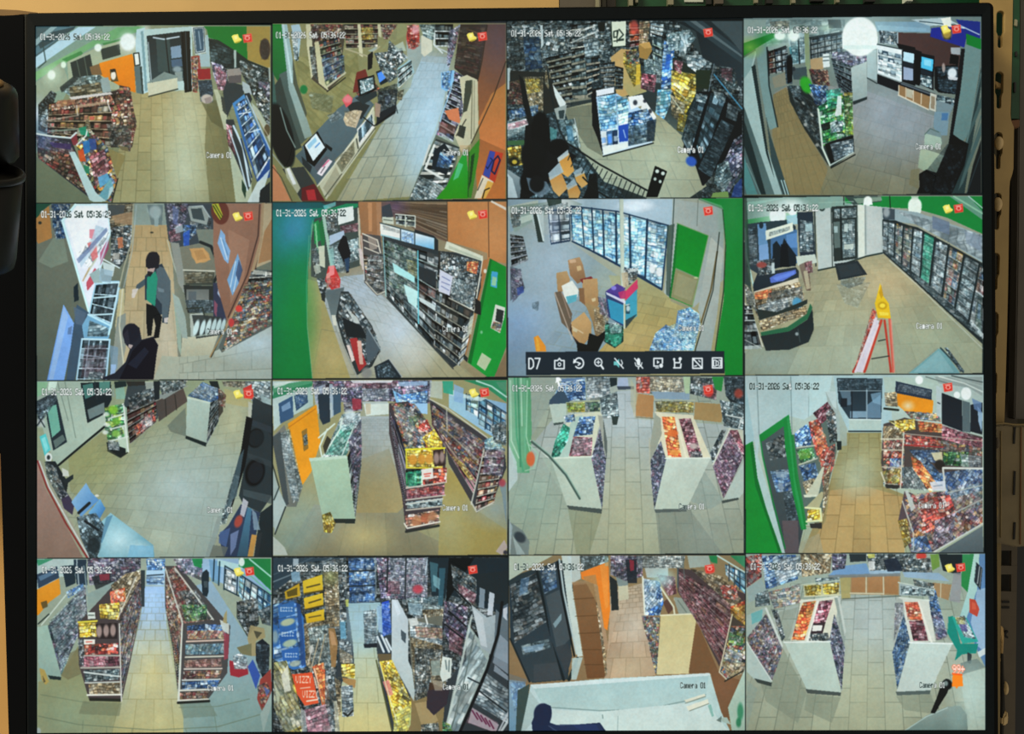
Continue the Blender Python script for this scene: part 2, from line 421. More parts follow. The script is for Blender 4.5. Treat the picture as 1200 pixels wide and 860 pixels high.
TS = 4
def overlays(fd, n):
    ic = {1: 'B', 2: 'B', 3: 'R', 4: 'B', 5: 'B', 6: 'B', 7: 'R', 8: 'B', 9: 'B', 10: 'B', 11: 'R', 12: 'r', 13: 'B', 14: 'R', 15: 'R', 16: 'B'}[n]
    dx, dy = OVER[n][0], OVER[n][1]
    y = 72+dy
    text(fd, '01-31-2026 Sat 05:36:22', 70+dx, y-5, 14.2, 30)
    fd.items.append(('timestamp', [(66+dx, y-8), (398+dx, y-8), (398+dx, y+28), (66+dx, y+28)]))
    cx, cy = OVER[n][2], OVER[n][3]
    text(fd, 'Camera 01', cx, cy, 13.6, 28)
    fd.items.append(('camera_caption', [(cx-3, cy-4), (cx+122, cy-4), (cx+122, cy+32), (cx-3, cy+32)]))
    x0, iy = OVER[n][4], OVER[n][5]
    if ic == 'B':
        bell = [(x0+5, iy), (x0+28, iy-4), (x0+34, iy+12), (x0+46, iy+20), (x0+44, iy+28), (x0+12, iy+38), (x0+5, iy+24), (x0-2, iy+8)]
        fd.P(bell, 'f0e468'); fd.P([(x0+10, iy+6), (x0+24, iy+4), (x0+26, iy+18), (x0+14, iy+22)], 'f8f4a8', .8)
        fd.P([(x0+14, iy+34), (x0+40, iy+26), (x0+38, iy+34), (x0+20, iy+40)], 'b8a838', .8)
        fd.items.append(('alarm_bell_icon', bell)); x1 = x0+50
    else: x1 = x0
    red = [(x1, iy), (x1+40, iy-6), (x1+44, iy+30), (x1+6, iy+36)]
    fd.P(red, 'd03028'); fd.L(red+red[:1], 3, 'f06850', .8)
    fd.E([(x1+22, iy+15)], 13, 11, 'f4b8a8', .75, .15); fd.E([(x1+22, iy+15)], 6, 6, 'c02820', 1, .2)
    fd.L([(x1+8, iy+4), (x1+34, iy+2)], 4, 'f8d8cc', .7)
    fd.items.append(('recording_icon', red))
# timestamp dx dy, caption x y, icon x y
OVER = {1: (0, 3, 848, 622, 968, 76), 2: (0, -5, 852, 610, 965, 68), 3: (-5, -13, 845, 597, 965, 50), 4: (-5, -13, 850, 598, 970, 50),
        5: (5, -2, 850, 612, 972, 74), 6: (2, -8, 850, 600, 967, 66), 7: (-3, -4, 848, 612, 965, 66), 8: (-2, -8, 855, 610, 980, 62),
        9: (8, -6, 852, 612, 975, 70), 10: (8, -10, 850, 602, 975, 64), 11: (0, -7, 850, 612, 965, 66), 12: (3, -8, 865, 614, 980, 64),
        13: (8, -4, 855, 614, 978, 70), 14: (10, -12, 853, 608, 970, 62), 15: (8, -18, 856, 602, 972, 58), 16: (8, -12, 868, 608, 990, 60)}

TOOL = []
def toolbar(fd):
    bar = [(132, 738), (1062, 733), (1064, 838), (134, 846)]
    fd.P(bar, '14202a', .97); TOOL.append(('toolbar_panel', bar))
    w = 'e4eef0'
    fd.L([(147, 768), (147, 816), (158, 816), (168, 806), (169, 790), (166, 776), (158, 768), (147, 768)], 7, w); fd.L([(176, 768), (199, 768), (184, 816)], 7, w)
    def box(x, y, r, s=1): fd.L([(x-r, y-r), (x+r, y-r), (x+r, y+r*s), (x-r, y+r*s), (x-r, y-r)], 7, w)
    y = 790
    x = 290; fd.L([(x-22, y-12), (x-22, y+26), (x+22, y+26), (x+22, y-12), (x+8, y-12), (x, y-22), (x-8, y-12), (x-22, y-12)], 7, w); fd.E([(x, y+6)], 9, 10, w, 1, .1); fd.E([(x, y+6)], 4, 4, '14202a', 1, .2)
    x = 382; 
    for k in range(12):
        a0, a1 = math.radians(-150+k*24), math.radians(-150+(k+1)*24)
        fd.L([(x+21*math.cos(a0), y+24*math.sin(a0)), (x+21*math.cos(a1), y+24*math.sin(a1))], 7, w)
    fd.P([(x-26, y-22), (x-8, y-4), (x-28, y+2)], w); fd.L([(x-8, y-4), (x+6, y+2), (x-4, y+10)], 7, w)
    x = 472
    for k in range(12):
        a0, a1 = math.radians(k*30), math.radians((k+1)*30)
        fd.L([(x+17*math.cos(a0), y-4+18*math.sin(a0)), (x+17*math.cos(a1), y-4+18*math.sin(a1))], 6, w)
    fd.L([(x+12, y+10), (x+23, y+26)], 9, w); fd.L([(x-8, y-4), (x+8, y-4)], 5, w); fd.L([(x, y-12), (x, y+4)], 5, w)
    x = 567; fd.P([(x-22, y-8), (x-10, y-8), (x+4, y-22), (x+4, y+24), (x-10, y+10), (x-22, y+10)], '6cc0c0'); fd.L([(x-18, y-22), (x+22, y+24)], 6, w); fd.L([(x+12, y-14), (x+18, y), (x+12, y+14)], 5, w)
    x = 660; fd.E([(x, y-6)], 9, 18, w, 1, .08); fd.L([(x-16, y-2), (x-12, y+12), (x, y+18), (x+12, y+12), (x+16, y-2)], 5, w); fd.L([(x, y+18), (x, y+27)], 6, w); fd.L([(x-18, y-22), (x+20, y+24)], 6, w)
    x = 752; fd.L([(x+20, y), (x+20, y-22), (x-20, y-22), (x-20, y+14), (x, y+14)], 7, w); fd.P([(x-6, y-14), (x+8, y-4), (x-6, y+4)], w); fd.E([(x+14, y+12)], 9, 10, w, 1, .1); fd.L([(x-12, y+22), (x+2, y+22)], 5, w)
    x = 843; fd.E([(x+12, y-20)], 8, 8, w, 1, .1); fd.L([(x-16, y-16), (x-14, y-2), (x+10, y-2), (x+12, y-14)], 7, w); fd.L([(x-14, y+22), (x-14, y-2)], 7, w); fd.L([(x-18, y+22), (x+14, y+22), (x+16, y+4)], 7, w); fd.E([(x-16, y-18)], 6, 6, w, 1, .1)
    x = 936; box(x, y, 22, 1.1); fd.L([(x-22, y-22), (x+22, y+24)], 7, w); fd.L([(x-4, y+12), (x-14, y+14)], 6, w); fd.L([(x+6, y-12), (x+12, y-6)], 6, w)
    x = 1028; box(x, y-2, 22, 1.1); fd.L([(x-8, y-14), (x-16, y-14), (x-16, y+14), (x-8, y+14)], 5, w); fd.L([(x+8, y-14), (x+16, y-14), (x+16, y+14), (x+8, y+14)], 5, w); fd.L([(x-5, y-12), (x+6, y-6), (x+6, y+8), (x-5, y+12), (x-5, y-12)], 5, w)
    for x, nm in ((290, 'snapshot_icon'), (382, 'replay_icon'), (472, 'magnifier_icon'), (567, 'muted_speaker_icon'), (660, 'muted_microphone_icon'), (752, 'playback_icon'), (843, 'route_icon'), (936, 'overlay_off_icon'), (1028, 'full_screen_icon')):
        TOOL.append((nm, [(x-28, y-30), (x+28, y-30), (x+28, y+32), (x-28, y+32)]))

def smooth(a, k):
    k = np.array(k, np.float32); k /= k.sum(); n = len(k)//2
    for ax in (0, 1):
        o = np.zeros_like(a)
        for i, w in enumerate(k):
            sl = np.roll(a, i-n, axis=ax); o += w*sl
        a = o
    return a
def value_noise(cell, amp):
    gy, gx = FH//cell+3, FW//cell+3; n = rng.rand(gy, gx).astype(np.float32)-.5
    yy = np.arange(FH)/cell; xx = np.arange(FW)/cell
    y0 = yy.astype(int); x0 = xx.astype(int); fy = (yy-y0)[:, None]; fx = (xx-x0)[None, :]
    fy = fy*fy*(3-2*fy); fx = fx*fx*(3-2*fx)
    a = n[np.ix_(y0, x0)]; b = n[np.ix_(y0, x0+1)]; c = n[np.ix_(y0+1, x0)]; d = n[np.ix_(y0+1, x0+1)]
    return ((a*(1-fx)+b*fx)*(1-fy)+(c*(1-fx)+d*fx)*fy)*amp

DRAWN = {}
def paint_all(only=None):
    global FB
    for n in sorted(FEEDS):
        if only and n not in only: continue
        ox, oy, body = FEEDS[n]
        fd = Feed(ox, oy, feed_quad(n)); run(fd, body); DRAWN[n] = fd
    # camera grain and compression mottling, then overlays drawn by the recorder on top
    clipm = FB.sum(2, keepdims=True) > .3
    g = 1 + (value_noise(3, .045)+value_noise(7, .03)+value_noise(29, .05))[..., None]
    FB = np.where(clipm, FB*g, FB)
    t = (value_noise(5, .018))[..., None]*np.array([1, -.3, -.9], np.float32); FB = np.where(clipm, FB+t, FB)
    for n, fd in DRAWN.items():                                  # wide lenses fall off towards the corners
        sl = (slice(fd.cy0, fd.cy1), slice(fd.cx0, fd.cx1)); hh, ww = fd.clip.shape
        yy = np.linspace(-1, 1, hh)[:, None]; xx = np.linspace(-1, 1, ww)[None, :]
        v = (1-.13*np.clip((xx*xx+yy*yy)/2, 0, 1)**1.3)[..., None].astype(np.float32)
        FB[sl] = np.where(fd.clip[..., None], np.clip(FB[sl], 0, 1)**1.10*v, FB[sl])
    gr = np.clip((FB[..., 1]-FB[..., 0])/.5, 0, 1)*np.clip((FB[..., 1]-FB[..., 2])/.4, 0, 1)
    FB = FB*(1-.16*gr[..., None])
    FB = smooth(FB, [.4, 1, .4])
    lo = smooth(FB, [1, 2, 3, 2, 1]); FB = np.clip(FB + .5*(FB-lo), 0, 1)        # recorder sharpening halo
    FB = np.where(clipm, FB*np.array([.965, .965, .962], np.float32)+np.array([.016, .034, .038], np.float32), FB)   # cool cast of the display
    for n, fd in DRAWN.items():
        if n == 7: toolbar(fd)
        overlays(fd, n)
    if 11 in DRAWN:
        fd = DRAWN[11]; cur = [(278, 8), (296, 44), (286, 42), (280, 60), (273, 57), (277, 40)]
        for f_ in (DRAWN.get(7), fd):
            pass
        fd.P([(277, 6), (302, 40), (288, 42), (296, 66), (286, 68), (280, 46), (272, 54)], 'f4fafa'); fd.items.append(('mouse_pointer', [(277, 6), (302, 40), (288, 42), (296, 66), (286, 68), (280, 46), (272, 54)]))
    if 16 in DRAWN:
        fd = DRAWN[16]; text(fd, '99+', 1022, 528, 20, 40, 'f87048', .95, 2.4); text(fd, '99+', 1022, 528, 20, 40, 'fce8dc', .95, .3)
        fd.P([(1024, 568), (1068, 572), (1072, 628), (1020, 630)], 'f88820'); fd.P([(1034, 626), (1044, 642), (1052, 628)], 'f88820'); fd.L([(1024, 570), (1066, 574)], 8, 'f86020')
        fd.items.append(('notification_badge', [(1018, 524), (1082, 524), (1082, 645), (1018, 645)]))
    FB = smooth(FB, [.6, 1, .6]); FB = np.clip(FB, 0, 1)


PICTURES = '''
=== 1 30 22
G 9aa088 8a8c6c 90 40,30 1150,30 1150,860 40,860
G a89e76 a8a480 90 500,340 860,340 1000,860 380,860
T 7 12 6e6a4c .6 1 - .05 1.2 300,855 400,345 970,345 1160,855
K 90 240 d2dcc8 .75 745,700
K 60 200 ccd4c0 .5 760,430
K 160 120 e0d0a0 .3 600,420
P 827c5a .7 850,400 930,420 985,855 862,855 840,600
P 7c8470 45,640 210,740 330,855 45,855
P 97895c .8 380,600 470,640 430,740
P 6f6a4c .7 820,380 900,380 935,520 870,480
G 8fb0a8 a0ae98 60 45,35 560,35 560,330 200,330 45,640
P 566f78 45,35 240,35 45,185
P c8e6f2 45,232 330,37 250,37 45,180
P 6a8c9a 45,140 150,37 235,37 50,168
P a9c4c8 45,100 120,37 150,37 45,130
P 2f4650 .8 60,120 130,60 235,37 225,50 70,140
L 6 3a4f50 .8 80,110 95,200 60,230
L 5 3a4f50 .7 515,37 520,80
G 9ecf9a 77b27f 20 45,290 320,130 560,50 560,35 430,40 45,250
P 4f9a58 .85 170,190 260,150 270,162 215,208
P 4f9a58 .85 360,115 450,92 450,108 370,130
P a9b4a0 45,300 170,200 215,330 160,335 100,360 60,400 45,420
P b4bea6 195,200 345,130 530,80 540,330 205,330
P 2f3838 210,205 303,165 322,262 225,285
L 4 6a7468 240,195 258,275
L 4 6a7468 275,180 292,268
P 3a4340 352,142 440,118 446,168 362,192
K 30 34 ffffff .8 480,110
E 36 40 f4fdfa 1 .15 480,108
E 17 18 f4fdf6 1 .2 340,135
K 30 34 e8ffe8 .6 122,262
E 18 22 f0fcf0 1 .2 122,262
E 12 15 e8fae8 1 .2 178,215
K 18 26 ffffff .7 560,60
K 18 26 ffffff .8 52,440
K 30 60 c8d8f0 .6 60,460
@panel G f09a1c e48a14 90 345,208 500,164 512,200 516,345 470,330 420,300 350,262
P 6a5632 395,236 422,234 436,292 402,294
E 12 20 f4f0e4 1 .15 412,265
P 302418 398,236 420,234 424,248 402,250
P 8a6c4c 300,225 345,210 360,262 310,262
P c6dfe4 520,50 560,42 580,340 553,350 530,330 515,120
P 8fb0b8 540,60 552,55 572,335 560,340
P eef4ee 505,160 532,157 539,216 512,222
L 5 222a2a 507,162 531,159 537,214 513,220 507,162
P 6a7c80 509,222 540,216 552,352 520,346
P 3a4644 536,225 545,222 554,350 546,350
P c4dad8 555,50 780,36 785,330 575,345
@entrance_door G 262e34 3c4a50 90 568,80 735,60 742,290 585,302
P 455558 612,95 676,88 682,245 622,250
P 90a6bc 680,132 728,124 732,180 684,186
P 5a6f88 682,192 732,186 736,222 686,226
L 7 e0ecf4 .9 600,88 650,96 720,84
L 5 d8e4ea .8 575,110 590,290
L 5 181c20 655,75 675,260
P c0ccc8 .7 700,250 735,245 738,290 705,295
E 22 14 9aa8ae 1 .3 712,236
P 8c9a98 570,300 650,248 716,268 712,282
@stand P d6d6c0 570,302 711,276 714,325 577,362
L 5 30342c 577,363 714,328
P 14181a 728,60 770,57 780,338 746,345
L 4 4a545a 750,62 762,330
@poster P e2ebe8 778,38 840,36 847,158 796,168
P 4c667c 792,48 832,45 837,148 802,155
L 3 20303c 787,44 836,41 842,153 798,161 787,44
L 6 9ab0c0 812,60 822,140
P b4cace 843,75 858,75 866,225 800,222 810,165 846,162
P 1f9038 835,35 1042,35 1042,192 985,150 900,100 858,88 850,50
P b49c58 1036,35 1146,35 1146,232 1040,192
E 25 50 5a4238 1 .06 1122,142
C 10 2 60 L .9 0.3 1100,100 1140,100 1140,190 1105,190
P 28322f 858,92 905,100 985,150 1045,194 1146,235 1146,300 1146,520 1090,400 1010,250 868,212
C 20 1.4 20 L 1.6 .6 862,100 985,155 1000,260 868,205
P c4d4d0 .9 976,145 987,145 988,228 978,230
C 16 1.2 30 C .8 .9 1000,190 1146,240 1146,520 1050,330 1010,250
C 18 1.2 30 G 1.1 .8 1090,290 1146,300 1146,420 1100,400
L 7 d8e4e0 .8 1142,230 1145,290
@display P b0544a 776,176 815,172 822,232 812,240 806,345 784,342
P c8c0a8 .8 782,240 806,240 803,335 787,333
C 12 1 10 M .8 .8 778,180 812,180 805,340 784,340
P a42c34 805,236 866,232 868,282 812,284
P 3c4254 808,288 872,286 880,352 868,395 822,385
C 14 1 0 L 2.2 .5 808,288 872,286 880,390 820,385
E 28 22 c8beb6 1 .12 850,374
P 9a8888 .7 838,372 870,362 874,390 845,396
C 15 1.2 20 G 1.1 870,200 920,215 945,240 950,330 905,330 880,260
C 13 1.3 70 R 1.2 .6 885,220 940,250 940,340 900,330
P c2c6ae 882,330 900,330 945,430 945,520 930,515
P 4a4c48 915,360 935,370 942,450 925,430
P 3c4248 945,290 1018,310 1025,350 970,400 945,460 925,340
@register P a49c98 946,236 1005,230 1013,255 1012,300 952,300
P 6c6468 950,268 1012,262 1012,300 952,300
P b8c4c8 1015,290 1050,310 1062,355 1030,350 1018,330
P 2c3038 1025,350 1050,345 1062,375 1050,400 1035,390
P c0c8b8 1060,390 1090,420 1146,520 1146,580 1100,480 1065,440
E 14 28 6a5a44 1 .1 1132,520 
L 4 d0c8b0 .8 1080,440 1110,500 1146,560
C 16 1.1 40 C 1.1 1060,330 1110,320 1146,400 1146,480 1090,420
G b8c4b4 c4ccb4 90 940,500 1060,700 1060,855 985,855
P 3a3e44 940,470 975,470 1060,760 1045,800 945,560
C 14 2 70 R 1.0 .9 940,490 965,500 985,640 950,590
G 5a9ad0 2a4f98 90 970,395 1025,352 1075,470 1146,610 1146,740 1085,760 1030,600
@hot_food_case S 7 4 D e0f0fc 1.05 .12 .55 985,400 1030,370 1146,650 1085,750
L 10 d8ecf6 .95 975,500 1020,600 1050,780
L 7 d8ecf6 .9 955,520 1000,650 1040,800
L 5 e8f4fa 1000,445 1055,435
L 5 e8f4fa 1050,530 1100,515
L 6 20345c 1010,560 1060,740
L 6 c0d8f0 .9 1035,360 1145,610
P e0eef0 .9 1085,765 1146,700 1100,855 1040,855
P 284838 1015,750 1035,790 1030,840 1015,800
P 20242a 1100,800 1146,760 1146,855 1095,855
C 20 1.2 -10 K .75 .9 160,330 235,270 350,262 400,345 210,360
P 30383a .8 160,320 225,268 250,280 170,345
P a4b4b4 352,280 388,272 402,340 362,345
C 18 2.2 -10 J .7 .9 205,320 350,295 362,345 210,365
C 20 1.2 30 C .9 60,400 120,335 146,350 120,430 110,540 60,520
P 3c3030 100,400 380,345 480,320 520,480 500,600 400,600 120,560
@gondola_shelf S 6 14 B b8a890 .95 .12 .25 112,395 440,352 400,600 100,560
C 20 .7 -10 B 1.1 .9 150,385 400,355 420,400 120,430
C 22 .6 80 B .9 430,330 490,320 520,500 490,620 440,600 400,470
C 18 1 20 C .9 .6 380,490 500,500 490,620 400,590
P d8d4d0 205,365 400,342 408,352 215,378
P c0a890 .8 240,405 380,385 380,395 240,418
L 6 d8d0cc 385,390 400,430
L 5 ccc8c0 240,405 245,450
P a8785c .6 150,380 230,375 235,395 140,420
C 20 1 -20 B .8 440,310 490,320 480,370 440,360
L 7 c8b8a8 .7 100,475 250,450 
L 7 98a89c .9 110,525 250,515 250,535
@gondola_base P 807458 430,590 480,600 485,620 450,612
P 3a3844 50,540 215,560 320,850 60,650
@gondola_shelf C 21 1.2 25 B .8 50,545 215,590 330,845 60,650
C 22 1.3 20 G .85 .7 60,540 215,580 230,640 60,600
P 4a3470 .8 110,575 215,585 215,612 130,600
K 40 60 5070b0 .5 75,560
@product_display C 24 .9 -35 M 1.1 235,580 300,510 385,600 432,760 400,855 330,850
P 20a080 .9 250,510 290,500 300,550 260,540
P 3080c0 .9 268,575 300,565 305,620 275,635
P d86030 .9 245,615 272,610 285,665 255,665
P 3858a0 .85 295,560 330,560 335,610 310,615
P 289070 .9 270,680 300,690 300,725 280,720
C 22 1.1 -25 R 1.0 .9 300,640 370,610 400,700 330,790
P 68b0d8 .9 340,740 385,720 400,755 350,790
P 903848 .9 212,555 240,530 248,590 222,590
L 9 d8e4e4 50,536 120,548 212,556 238,532
L 7 dce4e0 240,590 285,545 290,520
P c4dcdc 205,622 232,620 330,810 380,852 320,855 300,845
P 7cb8c8 .9 345,825 400,740 415,790 380,850
P c8e0e4 .9 395,790 410,780 412,800 385,848
L 5 2c2824 405,855 433,745
C 14 1 0 J 1 .8 280,470 300,465 310,530 285,520
Z .92 .93 .90
=== 2 306 22
G 98946c 8c885c 90 40,20 1150,20 1150,860 40,860
P 94905e 160,180 450,160 470,330 300,520 220,540 160,300
C 40 2 40 J .85 .15 160,180 450,160 470,330 300,520 220,540
C 8 2 -30 L 2 .25 220,340 340,360 330,440 240,420
G a8bcc8 aca88a 115 740,170 890,180 850,420 700,830 350,855 560,500 700,320
T 6.5 12 66706e .6 1 - .05 1.2 730,150 895,150 705,840 330,870
K 110 210 c4e2f6 .85 790,440
K 70 120 c0e0f4 .6 750,640
K 80 110 b8ccd8 .5 790,270
P a8b0ae .5 770,150 890,170 870,210 750,200
G 1e9a3c 1c7038 90 45,25 115,25 125,240 85,300 45,240
P a4a258 0,0 1,1 1,0
G 5c6c68 56605a 90 85,260 125,240 215,560 170,600 100,420
P 3c4440 45,340 90,270 130,420 190,600 110,640 45,520
G b0ccd0 98a8a0 90 95,25 122,25 170,330 240,545 205,560 130,330
P d4ecee .8 98,25 108,25 150,300 140,300
P 5a5c4c 148,180 170,300 215,440 210,460 150,300
P b8d0dc 140,30 180,25 190,60 175,195 160,195 150,80
P 28383c 158,90 168,88 176,190 162,198
C 12 1 0 W 1 .8 140,60 175,60 170,190 155,190
P 486860 45,220 60,260 75,420 50,400
@chair_back E 54 155 0c1216 1 .06 -14 95,545
P 0c1216 50,520 120,500 158,640 110,692 60,560
L 6 98a8a0 .9 90,415 120,520 160,600
L 5 a8b4b4 .8 45,620 110,700 190,850
E 17 20 1e8848 1 .2 200,330
E 10 6 b8c4b4 .8 .3 235,358
P d09068 48,690 60,680 140,850 48,850
L 3 4a3428 45,680 95,740 145,850
P 3c3c3c 100,700 200,690 270,800 260,850 190,850
P b8b8a0 110,700 135,690 185,790 170,815 120,740
P e8ecec 118,700 132,695 165,770 150,775
P 6c1c20 190,790 250,770 300,850 190,850
P b83038 210,800 250,795 260,845 220,845
P 54483c 210,25 400,25 380,180 395,260 310,340 235,280
@gondola_shelf C 17 1 10 B .85 215,25 385,25 360,110 250,110
@gondola_shelf S 7 7 M a8a890 .85 .14 .3 260,110 370,85 395,260 300,320
C 22 1.1 -15 D .9 .45 265,190 390,170 392,250 290,300
P d4d0b0 210,25 232,25 248,200 245,265 235,280 215,130
P d0cca8 250,110 270,105 300,300 320,340 270,300
L 8 c8c4a8 310,318 395,252
L 5 2c2820 310,340 395,275
C 15 1 10 C .8 .8 225,130 250,130 265,290 240,260
@gondola_shelf S 5 8 B b8b498 .9 .16 .25 390,25 550,25 545,135 400,140
C 16 1 0 F 1 .55 470,40 525,40 520,100 465,100
P d8d4b4 452,25 466,25 478,180 460,170
L 7 b8b090 395,140 500,175 555,130
C 16 1.1 0 B .85 555,25 640,25 635,100 575,95
P d0ccac 545,25 560,25 565,90 550,80
P 9c9c74 .9 640,25 690,25 690,70 600,120 560,150
P a8b4b0 680,100 745,90 760,170 720,260 690,240
@red_bags E 30 56 c43838 1 .1 712,85
C 14 1 0 I 1.1 .8 684,30 740,30 744,130 690,140
E 18 22 e8b0b8 .8 .3 724,50
P dadac8 750,80 800,60 802,150 765,178 750,160
C 15 1.3 10 K .8 .9 740,25 870,25 860,95 800,100 760,80
L 7 dfe8e8 820,30 810,120 850,160
@shelf S 3 4 C d8e0e0 .8 .16 .25 815,25 900,25 900,130 820,130
L 6 d0d8d8 815,130 880,160
C 14 1.2 60 G 1 .9 880,60 935,25 910,140 880,230 870,210
G 40302a 382c28 90 935,25 1060,25 1045,230 1010,330 950,270 905,230
L 4 6a5648 .7 920,60 1050,75
L 4 6a5648 .7 915,115 1045,130
L 4 6a5648 .7 910,170 1030,190
L 4 6a5648 .7 910,210 1020,240
C 14 3 10 B .55 .4 925,40 1050,40 1010,260 910,230
C 15 1.4 60 G .85 900,240 955,270 960,400 900,560 820,540 850,440
@wall_shelf S 12 3 G c0c8d0 .9 .2 .3 905,255 955,275 900,575 830,530
P 90c4ec 845,250 905,240 905,290 870,340 845,325
C 15 1 10 D .9 .8 848,250 895,240 880,330 848,320
L 6 a8d4f0 .9 905,245 890,330 850,440 830,520
P d88860 860,430 925,415 935,490 880,470
P 8c5c50 .6 835,480 915,500 905,540 830,530
P d0ccb0 930,275 965,262 1015,285 1018,500 985,580 940,620 905,545 950,440
P 4c4c40 958,290 990,285 985,350 965,430 945,440
P 3c3a34 930,495 960,505 950,560 920,545
L 5 8c8870 990,290 985,560
L 4 9c9880 1000,290 998,540
L 5 4a463c 915,545 960,470
G 6e4c44 d08040 90 1060,25 1147,25 1147,845 1015,845 1000,600 1025,560 1015,300
K 60 120 6c5868 .6 1110,110
G b88048 d88850 90 1018,480 1080,350 1147,300 1147,615 1025,560
L 4 3a2a20 1147,200 1090,360 1025,500 985,580
L 4 3a2a20 1060,30 1035,200 1015,290
P 6e7468 820,540 930,600 900,740 850,845 690,845 760,680
@magazine_rack S 6 3 W e8e8e0 .8 .3 .3 820,560 930,600 860,800 700,830
P 18202a 810,615 860,580 900,640 870,730 800,700
L 11 e4e8e4 812,590 770,700 850,745
L 9 d8dcd8 790,590 760,680
C 20 2.2 40 D .8 .8 840,620 905,640 880,700 820,690
L 10 c8ccc0 740,740 850,790
L 10 c8ccc0 720,790 820,835
C 16 1.6 35 W .7 .9 740,730 850,780 830,845 700,845
@folder G 2cc04c 3cae18 90 935,650 960,610 970,720 968,838 820,840 870,780
P 6cd8a0 .9 925,670 948,680 925,740 900,755
P 4a9a2c 975,620 1025,560 1020,640 985,835 968,835
P 1e4a1c 985,640 1002,625 985,760 972,800
L 4 2a5a20 975,600 970,830
P c8a880 .5 930,590 985,590 980,620 935,625
@sign_card P c8452c 1072,612 1135,628 1095,765 1038,728
P 4450a8 1072,615 1098,622 1070,745 1040,728
L 7 20204c 1110,640 1120,660 1095,725 1080,710 1092,660 1110,640
L 4 101840 1075,650 1085,660 1062,700 1055,690
P e8dcc4 1035,728 1090,760 1050,838 1000,838
P e8b858 1062,755 1090,765 1052,838 1030,838
L 5 201c18 1070,790 1048,800 1038,836
L 4 302c2c .9 1040,745 1015,800
G 5c6c74 56646c 90 160,640 250,560 360,430 480,350 530,400 440,530 350,650 270,770
P c8c8b0 270,770 350,650 440,545 530,410 535,520 380,740 305,845
@counter G 64747c 5a6870 60 190,600 360,420 460,350 520,405 435,555 265,780
P 2c2e30 400,400 455,385 510,405 470,470 420,440
P b0ac94 290,790 350,690 375,740 320,830
P 8c8870 345,660 380,720 440,640 435,570
L 5 5c5a4c 300,830 535,510
L 6 dcdcc8 265,780 440,560 525,415
P e2e4e0 450,515 520,440 532,505 460,600
S 1 8 L e0e0dc 2 .1 1 455,520 520,445 525,500 460,585
L 5 3c3c38 447,560 455,605
L 5 e4e2d0 .9 345,675 440,560
L 5 d8d6c0 .9 380,720 450,620
C 20 1 0 J .7 .5 370,640 430,590 430,640 380,700
@monitor P 0c1014 200,590 265,525 300,590 310,610 250,690 215,665
P e8f6fa 205,590 258,535 300,600 245,665
P 90c8e8 .7 215,592 255,552 262,570 225,610
L 6 5090d8 .8 255,600 275,580
P 14181c 300,580 335,605 330,620 305,600
P 2c3034 190,640 240,690 230,720 195,680
@price_card P f0e8ec 310,650 335,665 285,735 262,722
L 5 d85080 .9 318,660 290,690
L 4 403848 .8 300,690 280,720
P 60606a 250,690 305,640 320,650 265,715
C 18 1.1 0 I .9 .7 430,320 520,280 560,330 480,400
P e06068 380,378 408,350 430,372 425,395 400,415
E 20 18 f0a0a8 .7 .3 405,375
P c8b8a0 395,440 440,425 475,430 445,510 400,500 385,470
C 24 1 30 J 1.1 .4 390,430 460,430 440,505 395,495
C 20 1.2 -20 W .8 .6 310,450 360,430 390,460 330,490
P 7c3028 448,250 490,235 500,270 455,340 430,345
@monitor P 0e1418 452,285 530,262 538,330 462,372
C 12 1.1 -10 K 1.0 1 462,290 526,272 530,325 468,355
P 2c3438 440,370 540,335 545,360 480,400
@monitor P 14202c 538,248 580,232 600,290 560,310
P 5a98f0 545,255 578,240 588,275 555,300
P 101418 500,170 525,150 520,230 500,240
P a8b4ac 500,150 540,130 545,140 520,155
C 14 1 20 C 1.1 530,160 630,150 640,270 600,300 560,240
P 1c242c 625,150 660,135 675,190 640,200
P 8098c0 632,155 655,145 665,175 642,185
@monitor O 625,150 660,135 675,190 640,200
P a8c8d0 640,230 700,190 720,250 640,320
S 3 4 K e8f0f0 .9 .2 .4 640,240 705,195 710,260 645,325
P 1c2028 550,340 600,330 640,330 630,440 540,500
P 8c98c8 .8 580,365 605,355 608,385 585,405
C 14 1 10 C .7 .7 545,330 640,300 630,400 550,440
P a89080 535,390 562,400 555,460 535,455
C 15 1 30 J .6 .8 640,340 670,330 660,380 640,380
L 5 101418 480,460 530,500 630,430
C 14 1 20 C 1.1 600,100 690,180 640,230 590,180
P c8d8d0 .7 620,130 665,105 680,150 640,150
L 4 303438 630,400 640,440
Z .94 .96 .95
=== 3 583 22
G 3c4244 2c3030 90 35,10 1150,10 1150,835 35,835
C 18 1.2 10 C .55 40,10 840,10 960,180 1150,260 1150,560 900,560 800,340 600,150 440,300 330,420 40,300
C 18 1.2 20 L 1.6 .8 40,300 330,420 420,620 600,835 40,835
C 20 1.2 30 C .5 .8 800,340 1150,500 1150,835 960,835 900,600
P c8a870 580,140 660,150 680,340 560,370 530,180
G d4b070 b0a878 90 580,200 630,180 700,340 620,365 580,300
G a09878 b4bca8 120 310,420 440,390 600,360 760,450 880,560 940,700 980,780 900,835 700,835 500,760 380,600
T 5 6 6c7068 .55 1 - .04 1.2 330,400 780,430 1010,850 330,850
K 130 120 d0dcc8 .6 780,640
P 6e6c5c .6 310,420 440,400 490,640 420,600 330,470
@bottle_shelf C 17 1 0 C .75 45,30 340,20 330,190 60,260
C 30 .5 85 C .5 .8 55,110 120,110 130,290 70,250
C 36 .5 85 D .35 .8 120,80 195,80 210,230 130,240
P e0eef0 .9 200,30 212,30 216,120 205,140
C 22 1 10 C .9 .8 215,60 330,40 330,150 230,165
@bottle_shelf S 5 4 C c8c8bc .8 .22 .25 340,30 465,15 470,150 345,170
C 18 1.2 -25 C 1.2 .7 340,60 470,20 470,90 350,130
